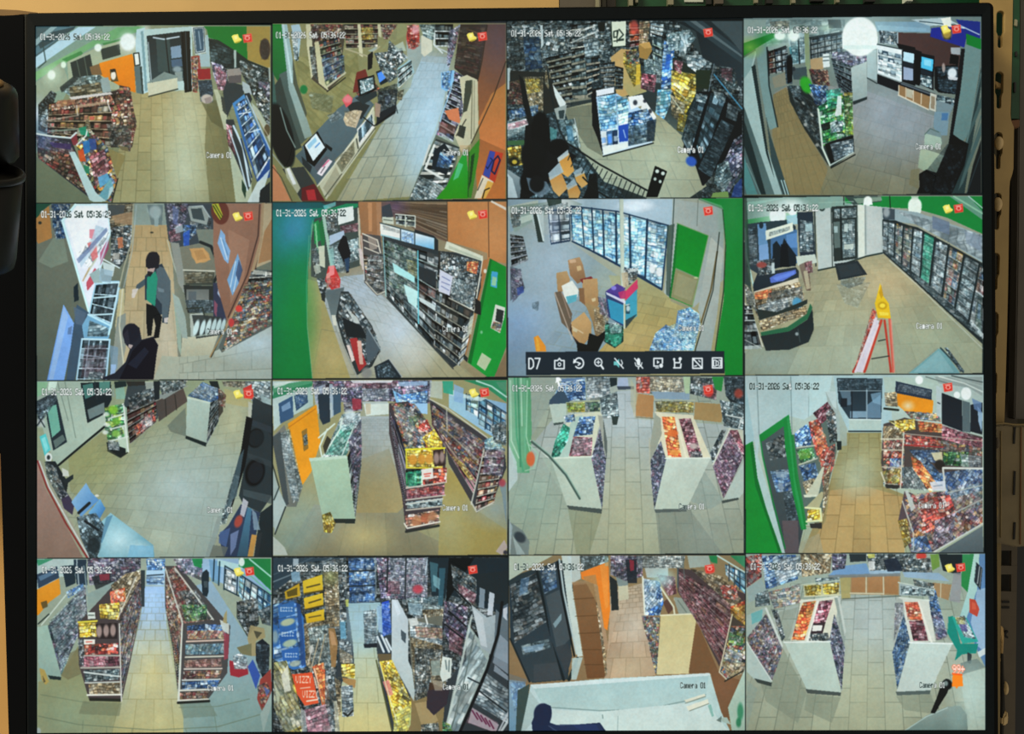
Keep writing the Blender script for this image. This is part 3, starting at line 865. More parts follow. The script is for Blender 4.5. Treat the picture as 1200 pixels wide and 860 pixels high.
C 14 1 0 C 1.1 .9 470,40 530,40 530,160 470,170
C 22 .9 0 W .85 .8 405,95 470,90 475,170 410,180
L 6 e8ece8 .7 340,75 465,30
L 6 e8ece8 .7 350,110 465,60
@card_rack S 8 8 C 8c8878 .85 .34 .25 225,185 345,155 435,375 285,400
S 6 4 K 9a9484 .75 .3 .3 345,155 405,135 425,370 350,372
S 6 4 L b0a898 1.4 .3 .3 415,185 480,180 475,330 420,360
@card_rack S 6 5 O 8c8478 .85 .25 .3 480,210 550,200 550,330 490,330
S 6 2 C 706c60 .9 .2 .3 550,220 590,230 588,330 552,330
L 7 8c8878 .8 285,395 440,372
P 1c1c1c 440,300 495,285 500,320 445,345
C 10 1 0 L 2 .5 440,285 495,285 495,320 445,330
@sign P e4ecd8 530,15 602,12 600,130 536,135
L 6 343c34 545,60 565,55 560,85 545,88 545,60
L 6 343c34 570,50 590,75 565,100 590,95
L 5 343c34 545,105 590,100
L 4 343c34 560,60 560,110
L 4 202820 532,15 538,133 600,128
P 1c201e 470,15 505,15 502,60 475,60
@product_rack S 4 4 I c8c8c0 1 .12 .3 615,12 715,12 705,120 620,135
C 16 1 0 J .9 .8 665,12 715,12 705,115 665,115
E 20 34 e06050 .7 .3 640,40
S 4 3 W d0d4cc 1 .2 .3 720,15 780,20 770,100 715,80
@cardboard_box P b08a4c 662,118 712,108 724,150 700,192 664,180
P d0a864 662,118 712,108 724,135 690,140
C 18 1 20 F .65 .9 590,160 650,140 680,280 640,320 590,210
C 14 1 20 M .8 .9 600,150 660,150 665,210 610,210
P e8c848 .8 650,215 670,212 668,305 648,310
C 17 1 0 K .8 .9 685,190 740,190 740,260 690,255
@product_stack C 16 1.5 5 R .9 675,255 748,262 735,345 672,325
@product_rack S 5 3 K c8dcc4 1 .12 .5 725,80 775,100 765,260 730,240
C 15 1 0 W .7 .7 735,190 775,190 765,300 745,300
@product_rack C 22 1.2 -10 D 1.1 780,100 830,120 820,320 765,330
P 2c60c0 .7 790,165 815,165 805,240 785,235
C 16 1 0 K 1.2 .8 790,70 900,50 930,90 880,150 800,150
C 22 2 80 W 1.1 .7 860,80 900,60 880,180 850,170
C 20 1.2 -10 H 1.05 .9 750,330 815,330 810,400 780,470 740,440
P 3c8898 .5 765,340 790,340 785,400 765,400
P 2c3028 820,180 960,240 960,400 880,500 820,420
@product_rack C 22 1.2 25 F .95 815,240 930,260 930,350 880,450 815,330
C 18 1.1 25 J .8 .9 810,350 880,400 870,500 815,450
C 14 1 30 R .9 .8 825,190 870,200 860,260 830,240
C 18 1 20 F .6 .9 850,440 890,450 870,530 840,520
L 5 d0d8c0 .8 815,310 885,380
L 5 d0d8c0 .8 820,370 870,440
C 20 1.1 20 W .9 .9 880,170 970,170 980,210 930,250 890,220
P 2a3020 930,240 1000,240 990,330 930,320
G 1c2024 343a40 20 840,15 1000,12 1146,150 1146,330 1060,240 960,180 930,60
P 3c464c 870,10 960,10 1146,150 1146,210
P 6c767a 900,10 930,10 1146,170 1146,180
P 50585c 1000,12 1146,12 1146,160 1080,80
C 22 1 30 C .8 .8 1040,220 1110,230 1125,300 1090,330 1035,270
C 20 1 0 R .5 .7 1045,230 1100,230 1100,300 1050,270
L 6 5a98b8 1015,260 1146,420
L 3 8c98a0 1015,210 990,340
P 14181c 935,340 1060,340 1146,450 1146,560 960,780 930,690 870,600
@dark_rack S 6 3 L 3c444c 2.2 .14 .5 930,345 985,355 900,640 862,560
@dark_rack S 7 2 L 3a424a 2.4 .14 .5 1000,345 1075,360 960,680 930,600
C 20 1 30 W .8 .9 930,350 985,360 975,395 930,385
C 20 1 30 W .7 .9 1010,340 1060,345 1070,390 1040,395
C 14 1 20 C .5 .6 900,420 960,430 900,620 870,560
C 24 1.1 20 O .7 .8 1080,390 1130,420 1120,480 1070,460
G 14161a 1c1e22 90 1050,470 1110,500 1000,740 965,780 935,690
C 12 3 30 L 2 .5 1050,470 1110,500 1000,740 940,700
C 20 1.2 -40 G .9 1110,560 1146,540 1146,700 1080,820 1020,760
C 18 1.1 -30 K .8 .9 1030,680 1080,660 1100,740 1060,820 1015,760
P 3050b0 .6 1110,780 1146,740 1146,832 1095,832
E 26 22 3a62c0 1 .2 30 908,665
P 8ca860 1010,812 1080,805 1085,835 1000,835
P 2c2824 40,240 240,250 290,420 150,480 40,440
C 15 .9 60 J .9 .8 120,270 215,270 215,450 150,440
C 13 .9 60 F .75 .7 130,280 200,280 200,340 140,350
C 16 1 10 B .55 .9 40,300 120,280 130,400 45,400
P c8d8d8 .9 45,230 60,230 55,330 42,330
@bottle_rack C 22 .6 85 C .8 45,400 130,400 130,470 50,480
C 20 .7 85 D .8 .7 50,430 190,400 190,450 60,470
P d8e4e4 45,490 135,465 150,510 50,555
C 18 1.2 -10 R 1.2 .6 50,490 135,470 145,490 50,520
C 18 1 0 K .9 .6 45,520 145,500 150,540 45,560
P 4c7048 45,570 130,565 130,590 45,590
C 20 1.2 -10 F .9 45,600 110,590 125,680 60,690
E 26 22 201c14 .9 .2 78,665
E 12 10 d8c048 1 .2 80,668
G a8b4b8 6c7880 100 45,700 120,750 160,835 45,835
P d8e8ec .8 45,720 70,745 95,835 45,835
P 1a1e20 100,260 125,290 165,480 160,530 120,400
C 18 1 60 J 1 .8 225,240 250,260 240,330 220,300
L 7 202424 235,240 250,350 290,520 330,590
P dce6e4 258,305 322,395 300,430 270,360
P a8b0ac 265,420 325,400 315,470 280,470
P 3a4446 285,430 315,425 310,465 290,465
C 30 1 60 K .9 .9 290,480 365,465 390,600 330,590
P 68b0b0 .6 240,500 280,520 275,570 240,560
P 5c90b0 .6 320,500 350,500 360,570 330,570
L 4 e0e8e4 .8 360,465 385,600
P 12161a 130,500 240,460 250,600 300,600 370,640 300,720 150,835 105,835 120,700
E 45 110 0c1014 1 .08 200,540
E 60 80 0e1216 1 .08 170,640
E 50 40 0c1014 1 .08 285,600
E 55 60 0c1014 1 .08 160,760
@coffee_urn G d09848 e0b060 90 285,650 335,625 360,710 330,740 300,720
P c8d4d8 .9 280,650 330,610 335,635 285,670
@coffee_urn G c89450 e0b878 90 240,740 300,720 330,790 290,830 260,800
P b8c8d0 .9 238,720 290,670 310,715 245,755
@coffee_urn G d0a050 d8b070 90 360,730 405,715 425,770 395,790 370,760
P b0c0c8 .8 355,715 395,690 410,720 365,740
@coffee_urn G c89048 d0a868 90 325,790 370,770 390,810 380,835 335,835
P b8c8d0 .8 320,780 360,745 375,775 330,800
P 8c9cac .7 135,740 230,760 250,800 200,835 150,800
E 35 40 14181c 1 .1 185,770
C 20 1 40 L 3 .5 380,650 400,650 450,720 480,835 400,835 430,760
P 14181a 430,725 465,720 475,835 400,835 420,790
L 8 181c1e 320,575 480,680 700,800
L 7 181c1e 400,740 460,800 520,835
L 4 1c2022 350,610 330,660
L 4 1c2022 375,630 345,690
L 4 1c2022 400,645 372,700
L 4 1c2022 425,660 395,720
L 4 1c2022 448,675 418,730
L 4 1c2022 470,688 440,745
L 4 1c2022 492,700 462,760
L 4 1c2022 515,712 482,775
L 4 1c2022 537,724 505,790
L 4 1c2022 560,736 528,805
L 4 1c2022 582,748 552,825
L 4 1c2022 605,758 575,832
L 4 1c2022 627,768 600,832
L 4 1c2022 648,778 625,832
L 4 1c2022 670,788 652,832
L 4 1c2022 690,798 678,832
@bracket P 0e1214 738,686 795,712 750,832 695,832
E 9 9 dce8e0 1 .2 748,712
E 9 9 dce8e0 1 .2 775,722
E 7 8 c8d4cc 1 .2 738,748
E 7 8 c8d4cc 1 .2 762,760
P 16181c 440,350 460,335 495,640 470,560 445,500
@product_pallet G b8d4f0 dcecf4 90 462,365 560,350 745,470 725,580 495,640
@carton S 3 2 D e8f0f8 1.25 .08 .8 470,372 552,352 565,590 492,600
C 20 1.5 -5 H 1.15 .75 470,370 555,352 560,520 480,525
@carton C 22 1.6 -10 H 1.1 .9 556,362 610,368 620,490 566,500
@carton P f0f4f4 612,365 680,355 690,400 625,425
E 10 12 302c38 .9 .3 645,392
@carton P eef2f0 680,365 745,460 720,480 672,420
E 9 10 302c38 .9 .3 715,432
E 8 8 302c38 .9 .3 690,385
@carton P e8eef4 462,335 545,320 547,345 465,362
P 2c54b8 566,500 612,490 616,570 570,576
L 5 b0c8f0 590,520 600,555
@carton C 18 1.4 -8 D .75 612,440 700,420 740,490 730,570 612,595
C 18 1.2 -5 K .7 .6 615,500 730,490 730,570 615,595
P e8f0ec 492,600 612,575 612,600 498,636
L 6 181c1c 495,642 730,580
P 20242a .7 700,480 745,468 735,570 700,575
L 4 d4e4f0 490,520 560,510
L 4 9ab4d0 552,352 566,500
Z .92 .96 .96
=== 4 860 18
G 8c9a96 8a8a74 90 40,5 1160,5 1160,840 40,840
G a8b8b0 98a8a0 0 45,20 500,20 500,120 45,180
C 30 1.4 -10 K .9 .4 150,20 520,20 520,100 150,140
G a0a09c 908a68 110 560,330 940,470 900,700 860,835 230,835 170,530 190,360 250,330
T 10 8 6a6a5c .5 1 - .05 1.1 480,290 950,440 930,1000 60,800
K 170 160 b4bcc4 .75 700,450
K 120 100 a8b0b8 .5 820,520
P 9c8c64 185,370 245,335 330,530 410,660 440,720 400,835 230,835 180,560
K 120 140 a8986c .6 260,720
T 8 8 6c6648 .35 1 - .03 1 185,370 260,340 560,850 200,850
G 5c6c68 748884 20 45,190 110,150 95,230 150,600 230,835 45,835
P b8ccc8 45,210 110,160 85,260 150,600 225,835 190,835 45,420
P 9cb4b0 45,200 100,165 80,250 45,300
P 2c3a38 82,240 100,230 160,640 190,760 150,640
P 90a8a4 100,150 150,135 170,330 205,520 170,535 150,480 120,300
L 6 24302e 155,150 165,330 205,520
P 4a5a58 150,460 165,540 235,760 262,835 230,835 175,680
P 2a3836 45,480 95,640 150,835 125,835 45,600
P 6ea09c 45,640 60,700 110,835 60,835 45,780
L 5 d0e8e4 235,770 255,835
L 5 d0e8e4 222,770 242,835
L 4 8ca8a4 60,690 125,835
P 1a8c30 45,130 190,80 195,100 110,150 45,190
K 40 30 a8d060 .8 75,150
K 40 26 28a83c .6 165,100
@cooler_door S 4 4 B c8d0c8 .9 .1 .3 160,170 245,140 245,260 165,275
@cooler_door S 4 3 W c8d0d0 .8 .1 .3 190,160 250,145 255,255 200,265
L 5 1c2222 160,165 165,280
L 5 1c2222 190,160 198,270
L 5 1c2222 222,150 228,262
P b0c4c8 250,90 330,80 335,220 275,230
P 4c98a0 .8 258,150 300,130 305,220 275,225
@entrance_door C 16 1 0 K .9 .7 262,110 330,100 330,215 275,225
L 6 1c2426 300,100 308,225
E 26 20 f8fffa 1 .2 215,95
E 26 28 f8fffa 1 .2 280,95
K 60 40 e8fff0 .5 245,95
P a0ac88 328,60 350,55 358,300 345,310 335,230
@cooler_door S 4 7 W c8d0c8 .75 .1 .35 355,110 510,80 512,170 358,205
L 6 1c2222 355,105 510,78
L 5 1c2222 358,108 362,205
L 4 1c2222 390,100 394,200
L 4 1c2222 425,92 428,190
L 4 1c2222 455,88 458,180
L 4 1c2222 480,84 482,172
P c0a880 358,205 415,195 420,250 360,260
P 9c9884 178,290 240,265 250,325 190,340
P 2c3438 245,190 270,180 275,310 250,320
C 14 1 0 L 1.5 .8 235,220 275,200 275,320 245,320
P 545f60 270,250 340,240 345,300 280,300
@gondola_shelf G 2c322e 363a34 80 250,330 320,330 400,420 430,640 445,705 330,530 262,400
C 16 1.6 45 K .7 .8 250,325 310,330 320,400 280,380
@cooler_box E 26 40 4cc83c 1 .2 -20 338,325
C 16 1.2 50 D .7 .9 350,320 440,330 440,420 380,420
C 16 1 45 B .7 .9 350,250 440,255 450,330 370,320
C 14 1.6 50 C .8 .5 265,340 400,420 420,640 300,470
E 10 5 c8c8c0 .8 .3 45 325,410
E 9 8 c8c8c0 .8 .3 335,510
E 10 5 c8c8c0 .8 .3 45 365,465
E 9 8 c8c8c0 .8 .3 390,605
P e4ecea 415,180 445,178 450,240 418,245
L 4 404848 418,195 445,193
L 4 404848 418,212 445,210
@gondola_shelf S 8 7 K 9098a0 .6 .16 .3 455,200 555,215 560,400 490,340
C 16 1.3 0 G 1.0 460,175 560,165 625,190 620,230 550,235 460,205
@gondola_end G c0ccc8 acb8b4 90 548,245 622,215 624,378 556,400
P 38403e 556,402 624,380 624,392 560,418
P b8c8c8 622,170 668,160 670,305 625,290
L 4 2c3432 625,292 670,318
@gondola_shelf P 3a4440 390,435 470,380 550,370 560,640 455,710 415,660
C 24 1.2 -15 E 1.05 390,430 510,360 520,540 420,610 400,520
C 22 1 0 N 1.1 .6 430,350 500,340 500,420 440,440
C 18 1.1 -15 E 1.3 .7 400,470 540,430 545,560 415,600
P e8ecec .9 485,375 505,375 505,465 470,470 480,430
C 22 1 -10 F .9 .75 515,360 555,360 560,560 525,560
C 18 1.1 10 E 1 .6 510,380 555,370 560,560 520,560
P 14181a .85 405,510 450,495 450,530 415,540
C 18 1.2 -20 W .9 .9 450,500 510,490 510,540 455,550
P 181c1c .85 425,600 560,560 565,640 455,705
C 18 1 -20 W .8 .8 450,600 560,575 560,640 470,680
L 9 dce8dc 395,440 415,620 450,700
L 7 c8d4cc 450,700 560,640
L 5 202420 455,712 568,650
P 4a5250 440,20 500,20 505,60 445,60
G 8aa8b8 9cb8c8 0 660,30 920,30 920,80 670,75
P a8c8d8 .7 670,45 900,60 900,75 680,70
K 130 110 e8fcf8 .55 590,90
E 83 92 f8fffc 1 .05 590,100
P f8fffc 508,100 674,100 672,155 640,166 540,166 508,155
P e8f8f4 .8 512,140 670,140 668,158 515,158
G 6a4a44 5c403a 0 760,80 920,85 1060,140 1060,300 780,200 765,120
P c0ccd0 680,70 770,80 770,140 680,130
C 16 .8 0 C 1.2 .8 680,70 765,80 765,135 685,130
P 1c1c20 760,130 850,150 850,175 780,165
@lit_shelf G f4fcfc e4eef0 90 672,138 790,162 788,312 672,270
S 4 5 W e8f4f4 1.2 .3 .9 676,160 788,185 788,300 676,265
L 3 6c7c80 .7 676,190 788,212
L 3 6c7c80 .7 676,230 788,250
L 5 3c4648 672,136 792,160
L 4 3c4648 788,165 788,310
P 20242a 672,275 788,318 780,360 672,318
P 1a2024 790,160 850,170 850,330 788,310
@drink_machine P d4f0fa 795,170 845,180 842,225 792,212
P 282c34 792,215 842,228 840,250 792,240
P b0bcd0 795,240 840,250 840,305 795,300
P 1c2026 868,175 940,190 935,350 865,320
@drink_machine P 6cd0f0 876,192 935,207 930,262 876,245
P c8f0fc .6 890,205 925,212 922,240 890,232
P 283038 876,250 928,266 926,285 876,272
C 14 .8 0 K .9 .9 874,275 928,288 928,340 874,325
P 14181c 850,160 880,170 870,330 845,320
P 181c20 940,240 1050,230 1050,370 960,360 940,340
@drink_machine C 18 1 0 L 2 .6 950,240 1050,240 1050,370 960,350
E 22 24 e8f0f4 1 .2 1022,270
P e8ecf0 .9 1000,285 1050,290 1045,305 1005,300
P d0dce0 .8 1015,150 1060,150 1060,185 1018,180
P 101418 1015,180 1055,190 1050,230 1010,225
E 8 22 c8b8b0 .9 .2 982,245
P 20242a 780,310 940,365 1010,400 1000,420 780,330
L 8 c0c8cc .5 785,318 925,368
@cabinet P a88860 772,325 920,380 912,440 772,375
P c8c4b0 808,340 838,350 836,390 808,380
L 4 e4dcc8 772,327 772,375
L 4 e4dcc8 805,338 805,388
L 4 e4dcc8 840,350 840,400
L 4 e4dcc8 878,365 876,415
L 5 e8e4d4 770,372 912,440
P d4d4c8 920,360 950,370 945,450 915,440
P a89880 925,375 943,382 940,440 922,432
C 16 1 0 K .8 950,370 1040,390 1020,450 960,460
P 90a0a4 950,395 1030,420 1010,470 950,450
P 90a8b4 .9 940,450 1010,450 1000,560 960,560 935,520
P 5a84b0 .8 975,455 1005,455 1000,490 972,490
P 3038a0 925,60 1090,40 1155,60 1155,110 1090,100 1080,150 920,100
P 2c3c98 1040,20 1155,30 1155,100 1085,90
P c8d8dc 830,20 1010,10 1030,40 920,50
L 5 e4f4f4 900,35 1080,60
L 4 405058 870,28 1060,50
L 5 dcecf0 1000,20 1150,90
P 16181c 970,70 1020,70 1015,112 985,112
P f8fcf0 970,15 1015,8 1020,55 985,50
E 22 26 e8c860 .8 .3 998,85
P 14a040 1088,85 1158,110 1158,160 1090,135
P 1c2024 1065,155 1085,155 1060,360 1040,480 1030,560 1000,640 1040,360
G 8cA4a0 7c9490 90 1085,135 1158,160 1150,250 1100,560 1060,600 1025,565 1065,330
P 3a4a48 1158,240 1158,330 1080,835 1020,835 1100,560
P 5c706c 1158,380 1158,430 1090,600 1050,700 1100,540
P 607470 1158,500 1158,560 1075,780 1050,820 1110,640
P 20282a 1158,580 1158,835 1090,835 1120,700
L 3 8ca4a0 1158,270 1090,600
L 3 5c7470 1158,470 1060,790
L 3 48585a 1158,640 1090,835
P 90a0a0 .9 895,560 920,525 970,545 975,600 900,600
@bin G c0ccb4 aab8a0 90 875,618 988,655 950,755 862,710 868,660
P b8c8b8 895,550 970,570 975,600 960,620 890,610
L 4 6c7c74 895,555 920,528 960,545
P 101416 1025,555 1060,580 1100,600 1080,700 1020,832 856,832 870,800 868,740 900,720 948,735 985,650
@black_curtain O 1025,555 1060,580 1100,600 1080,700 1020,832 930,832 950,740 985,650
C 26 1 60 L .9 .4 1000,600 1090,610 1020,830 880,832 880,750
P 948c6c .8 830,720 870,715 865,810 820,790
@person P 14181c 246,215 262,200 275,215 272,310 250,318
E 12 14 1a1e20 1 .1 262,205
E 8 10 383c40 1 .2 280,250
K 22 12 e8ffe0 .5 430,60
K 14 10 f8fff8 .7 1000,28
C 20 1.2 0 J .7 .5 170,30 260,25 260,60 170,70
P 3c5040 .5 300,50 330,45 335,70 300,75
Z .84 .87 .89
=== 5 30 230
G 7c8070 60685a 90 40,25 1155,25 1155,855 40,855
G 74786a 5a6254 90 45,200 240,140 260,855 45,855
P 24503c 48,30 125,28 70,70 48,130
P b08048 50,100 110,40 125,190 60,218 50,200
E 8 7 303028 1 .2 68,120
@stool C 16 .8 90 D .5 .95 122,32 210,32 190,190 145,200 128,140
P 8a9a88 .6 130,190 180,195 200,300 120,330 60,300
G b49c70 b8ae90 90 505,130 665,130 690,300 720,855 440,855 470,400
T 3.6 7 7c7454 .6 1 - .05 1.2 505,135 655,135 730,855 420,855
K 60 200 ccc8b8 .6 660,650
P 8c9c94 510,30 660,30 665,130 505,130
E 30 22 b8c8c8 .9 .3 605,60
P 6c7c7c 570,35 645,35 640,130 590,130
E 28 30 a8b8b8 .8 .2 608,70
P 9cb0b0 .8 600,60 628,60 622,135 605,135
E 8 4 2c2c24 .9 .3 592,165
G b0b4a0 a8b4ac 60 720,745 860,730 930,700 1155,590 1155,855 600,855 640,740
T 5 3 6c7468 .5 1 - .05 1.2 720,740 1155,600 1155,900 720,860
K 130 60 c8e0f0 .7 1090,680
@menu_board P d4f0f8 232,32 385,30 400,160 300,545 172,110
G f0f8ff e8ecf8 90 240,40 380,38 392,150 298,520 182,110
P f8fcff .9 190,110 240,50 370,50 300,200 250,300
C 18 2 -55 W 1.15 .7 250,260 360,140 395,170 300,340
P e08090 .8 300,150 325,150 330,200 300,190
P e87070 .75 290,215 330,200 340,280 315,300
P c0d8e8 .8 250,280 300,240 330,130 390,150 260,330
P 5a6a98 .55 240,290 380,140 385,160 250,310
P c03848 .8 285,400 325,330 340,345 330,390 290,438
P a83c68 .7 350,260 390,190 390,240 350,320
L 8 c0c8a8 .7 330,290 280,370
L 7 c0a070 .7 300,330 270,390
L 8 5c7c88 .6 172,110 300,545
L 9 d8fcff 234,34 172,110 298,540
L 6 d0f0f8 .8 385,60 402,160 345,320
G 8ab8f0 6c98e0 100 178,500 232,600 180,855 100,855
@price_sign P 86b4f4 180,502 232,596 182,852 104,852
P a8c8ee .7 180,510 200,560 130,850 110,850
P 5c7498 .7 200,610 220,600 215,640 198,640
P 44586c 240,500 300,540 260,720 230,855 190,855
P 5a6c80 .8 225,510 285,540 270,600 235,590
P 1c2830 225,420 245,400 250,480 228,490
@display_case P 98c8e4 .9 340,390 440,390 445,440 395,620 300,600 310,480
S 3 8 L c8e8f8 1.4 .1 .7 330,410 440,400 400,590 300,545
L 9 cceefa 325,400 440,398
L 7 cceefa 320,470 425,462
L 7 cceefa 305,550 405,545
L 8 cceefa 440,400 400,610
L 7 a8d4e8 330,400 300,540
@display_case P 7cb0d0 295,545 400,600 390,660 275,665 265,600
L 9 c4ecfa 295,548 400,600 390,640
C 20 2 -20 K .9 .8 300,575 390,610 385,650 290,650
@display_case S 4 9 L c8e0f0 1.8 .1 .8 270,665 395,665 375,850 240,850
L 9 cceefa 265,662 395,665
L 8 b8e0f4 395,665 378,850
L 8 b8e0f4 265,665 240,850
L 6 b8d8ec .8 260,735 385,750
L 6 b8d8ec .8 300,665 275,850
C 12 2 0 R .7 .35 280,690 380,690 370,840 260,840
P a0b8b8 300,360 345,330 360,400 320,400
C 17 1.3 -10 J .7 385,35 510,30 495,150 400,160
P a48868 .8 400,80 500,70 500,130 420,120
P 4c5050 385,35 470,35 460,75 395,90
C 16 1.2 10 C .9 400,140 500,130 490,260 440,330 400,300
P c87850 .8 430,190 455,185 458,235 435,240
P b8b8b0 .8 410,260 440,260 440,290 410,290
L 6 a8a890 505,35 500,200 460,330 440,420
L 5 a8b8b8 .7 520,40 500,250 460,420
P c8d8d8 360,300 420,320 410,370 370,360
L 6 e0f0f0 365,290 440,330
P 9cb8c8 .8 350,330 410,345 400,400 345,390
P c0b890 440,430 465,425 460,560 430,650 420,600
G 8c948c a0a498 90 430,560 470,540 470,700 440,855 395,855
L 7 d8d8c0 .8 455,430 440,600 460,780
P 80a0b8 .7 395,690 435,700 430,800 400,830
P a8c8f0 .8 400,780 425,780 420,830 398,830
P 3c444c 650,30 880,30 880,200 700,240 670,200
C 17 1.2 30 G .8 .9 660,30 770,30 750,120 680,160
P 6880b8 .5 690,40 720,60 710,130 690,120
C 14 1 0 C 1.1 .7 770,110 870,110 870,180 780,170
P 96a09c 760,50 830,40 860,90 850,130 775,110
P 3c484c 775,55 825,52 840,110 785,100
L 5 c8d8d8 .8 765,45 830,40 865,95
C 15 1.1 20 D .8 740,130 800,130 800,170 740,230
P 2858c0 .8 738,170 770,150 768,230 742,230
C 16 1 -20 R .8 .6 670,160 720,140 730,200 680,210
P a8b8c0 .8 700,140 735,130 740,160 705,170
P 7c8478 800,150 880,150 880,230 820,240
G 808070 747466 90 700,235 830,215 905,330 890,400 745,400
E 44 32 c09860 1 .08 20 820,272
P c89c64 768,240 835,236 868,292 800,310
P a88050 .6 790,250 830,245 850,285 805,295
L 14 1c2024 820,210 870,230 915,340 880,400 930,520
L 5 c0c8b8 .8 665,200 700,330 740,440
P 90948c 680,210 720,215 740,340 745,450 715,400
L 7 d8d8c8 .8 740,340 885,345
P 40443c 745,345 885,350 880,410 750,410
C 14 2 0 J .8 .5 745,350 880,350 875,400 750,400
P 2c2e2c 740,410 880,415 900,540 760,540
G 6c706c 7c807c 90 755,430 860,430 860,480 755,480
P 5c6468 765,440 800,440 800,490 765,490
C 14 1 0 L 2.5 .5 745,480 880,480 900,540 770,540
P 343850 880,400 930,400 950,560 920,600 880,560
P c06070 .6 885,480 900,500 895,560 885,540
P a8b8d0 905,400 930,430 920,480 900,450
P 9cb0a0 690,440 730,560 730,745 715,700
@condiment_counter G c8c8b0 b4b49c 90 735,655 905,640 870,735 728,745
P a0b0a8 690,450 720,470 750,560 760,660 735,655 700,520
P c4ccc4 .8 770,545 830,540 840,560 790,650 775,650
L 6 30342c 755,520 830,515 840,560
P 303434 .9 780,550 830,550 920,560 930,640 800,660
E 12 38 d4ecec .95 .2 15 800,610
E 11 38 d4ecec .95 .2 15 830,610
E 11 38 d4ecec .95 .2 15 857,605
E 10 36 c8e0e0 .95 .2 15 882,602
E 10 34 c8e0e0 .95 .2 15 905,600
E 9 32 c0d8d8 .95 .2 15 926,598
P c8d8c8 .6 765,655 900,640 900,625 790,650
L 6 181c18 870,745 920,640
L 7 a88c60 .9 865,745 925,635 950,600
G 9c7460 8a6450 60 880,30 1110,30 1100,250 1040,440 950,600 900,420 880,250
P b08870 .5 950,150 1050,200 1020,400 960,500
L 16 a89070 1115,30 1105,200 1050,400 945,600
L 6 3a2420 1128,30 1118,200 1065,380 960,600
L 6 3a2420 .8 1098,35 1090,180 1040,360 950,560
P b8a888 1118,30 1155,30 1150,300 1080,330 1110,200
P a0744c .8 1120,160 1155,100 1155,290 1090,310
E 42 58 6a3428 1 .05 -10 912,70
P b8b838 872,32 905,30 925,85 912,108 885,70
L 5 303810 880,40 915,100
L 5 303810 .8 890,35 922,90
P 88b0d8 915,150 935,175 938,205 960,250 950,312 930,290 900,215
L 4 e0ecf4 .9 915,190 945,290
L 4 5080a8 .7 925,200 948,270
P 7ca8d0 995,262 1015,330 1000,400 970,460 945,385 980,300
L 4 d8e8f0 .9 985,300 960,420
L 4 d8e8f0 .9 1000,320 975,440
P 38486c .8 1000,290 1018,340 1000,400 985,360
P 5c6460 1075,335 1155,340 1155,600 920,725 905,700 950,600
@gondola_shelf S 5 9 C b8bcb4 1.0 .18 .3 1060,345 1155,345 1155,580 930,720
C 15 1.3 -15 M .9 .75 1030,400 1155,390 1155,590 920,720 960,600
E 16 16 d83c34 .9 .2 1000,520
E 14 20 c83838 .9 .2 965,585
P d8dcd0 .7 1070,340 1155,350 1155,365 1060,360
@person P 2c3844 590,330 640,310 680,390 680,480 665,590 640,585 645,545 600,560 590,480 560,480 560,370
P 56646c 615,320 650,330 680,390 678,480 665,570 640,560 640,500 615,470
P 4a5860 520,410 560,380 560,410 515,440
P 2a9478 570,375 610,345 620,380 608,510 568,480
P 14181c 565,495 610,510 640,560 625,655 600,660 610,600 600,560 590,645 572,648 566,580
P 1c1820 565,290 580,258 615,255 628,275 625,330 590,345 565,325
E 32 40 1c1820 1 .08 597,295
P b8a098 568,335 608,330 600,355 575,358
P 181418 .9 572,345 600,350 585,372 575,365
P d0c8c0 500,430 530,425 510,470 498,470
P c8c0bc 650,565 670,560 665,585 650,585
P 8898a0 .6 620,420 650,430 650,445 622,440
@person P 20202c 455,630 470,600 510,590 535,610 545,665 600,650 622,690 610,760 595,850 340,850 420,820 470,770 490,710 465,680
E 40 46 1c1a26 1 .06 495,635
P 141420 545,670 600,655 620,690 600,850 440,850 480,770 500,720
P 34303c .6 460,640 480,615 490,680 470,690
P b8a8a4 484,685 505,690 495,708 482,700
P 2c2c40 .5 480,780 560,700 580,720 520,800
C 18 1 0 K .8 .7 300,815 370,820 360,850 290,850
=== 6 306 230
G 8a8068 a09470 90 45,20 1150,20 1150,850 45,850
G a8b4bc a8a078 60 380,370 480,360 560,450 1010,850 240,850 260,640 300,430
G a49c6c a89c60 90 215,380 280,400 300,500 420,850 235,850 210,600
T 7 9 70725c .6 1 - .05 1.2 340,330 560,420 1000,850 240,820
K 110 120 ccdcec .8 640,620
K 80 70 b8c8d8 .7 470,440
K 80 80 d8c090 .35 330,750
K 60 60 dcdcd0 .6 720,740
G 14806c 0c8a3c 90 48,20 330,25 240,130 220,330 215,600 240,845 48,845
P 20408c .0 1,1 2,2 3,3
K 70 90 3c88b0 .8 140,160
K 40 60 4c9cc0 .6 180,120
K 60 200 0c9c3c .7 170,560
P 16344c .5 48,20 330,22 300,50 48,60
P 6cb088 .8 235,130 245,100 240,300 225,340
L 4 8cc0a0 .5 225,180 213,420 216,600 240,845
P 3a3c3c 270,20 460,20 460,45 330,50
P 1c9060 300,60 400,30 455,30 455,50 320,90 240,120
P 80d8d8 .7 290,40 350,22 350,40 300,60
G 3c4844 48504a 90 250,100 460,45 465,320 360,350 330,400 235,370 235,200
P 1ca050 .9 245,120 270,105 280,200 250,220
P 8cd4a0 250,125 258,120 270,260 262,260
P 1c8040 .8 265,130 290,100 300,200 290,260
P a8c8b8 285,90 300,85 340,320 325,330
@menu_sign P e8f0ec 358,55 432,42 436,108 362,130
C 12 1.3 -5 C 1 .8 305,90 355,80 360,160 310,170
C 12 1.3 -5 R .8 .7 370,135 455,120 455,160 375,170
P b0c4d8 320,180 388,155 392,185 322,225
C 13 1.2 0 K 1.1 .8 315,225 455,190 460,290 345,340
@open_chiller O 305,80 460,45 468,310 345,350
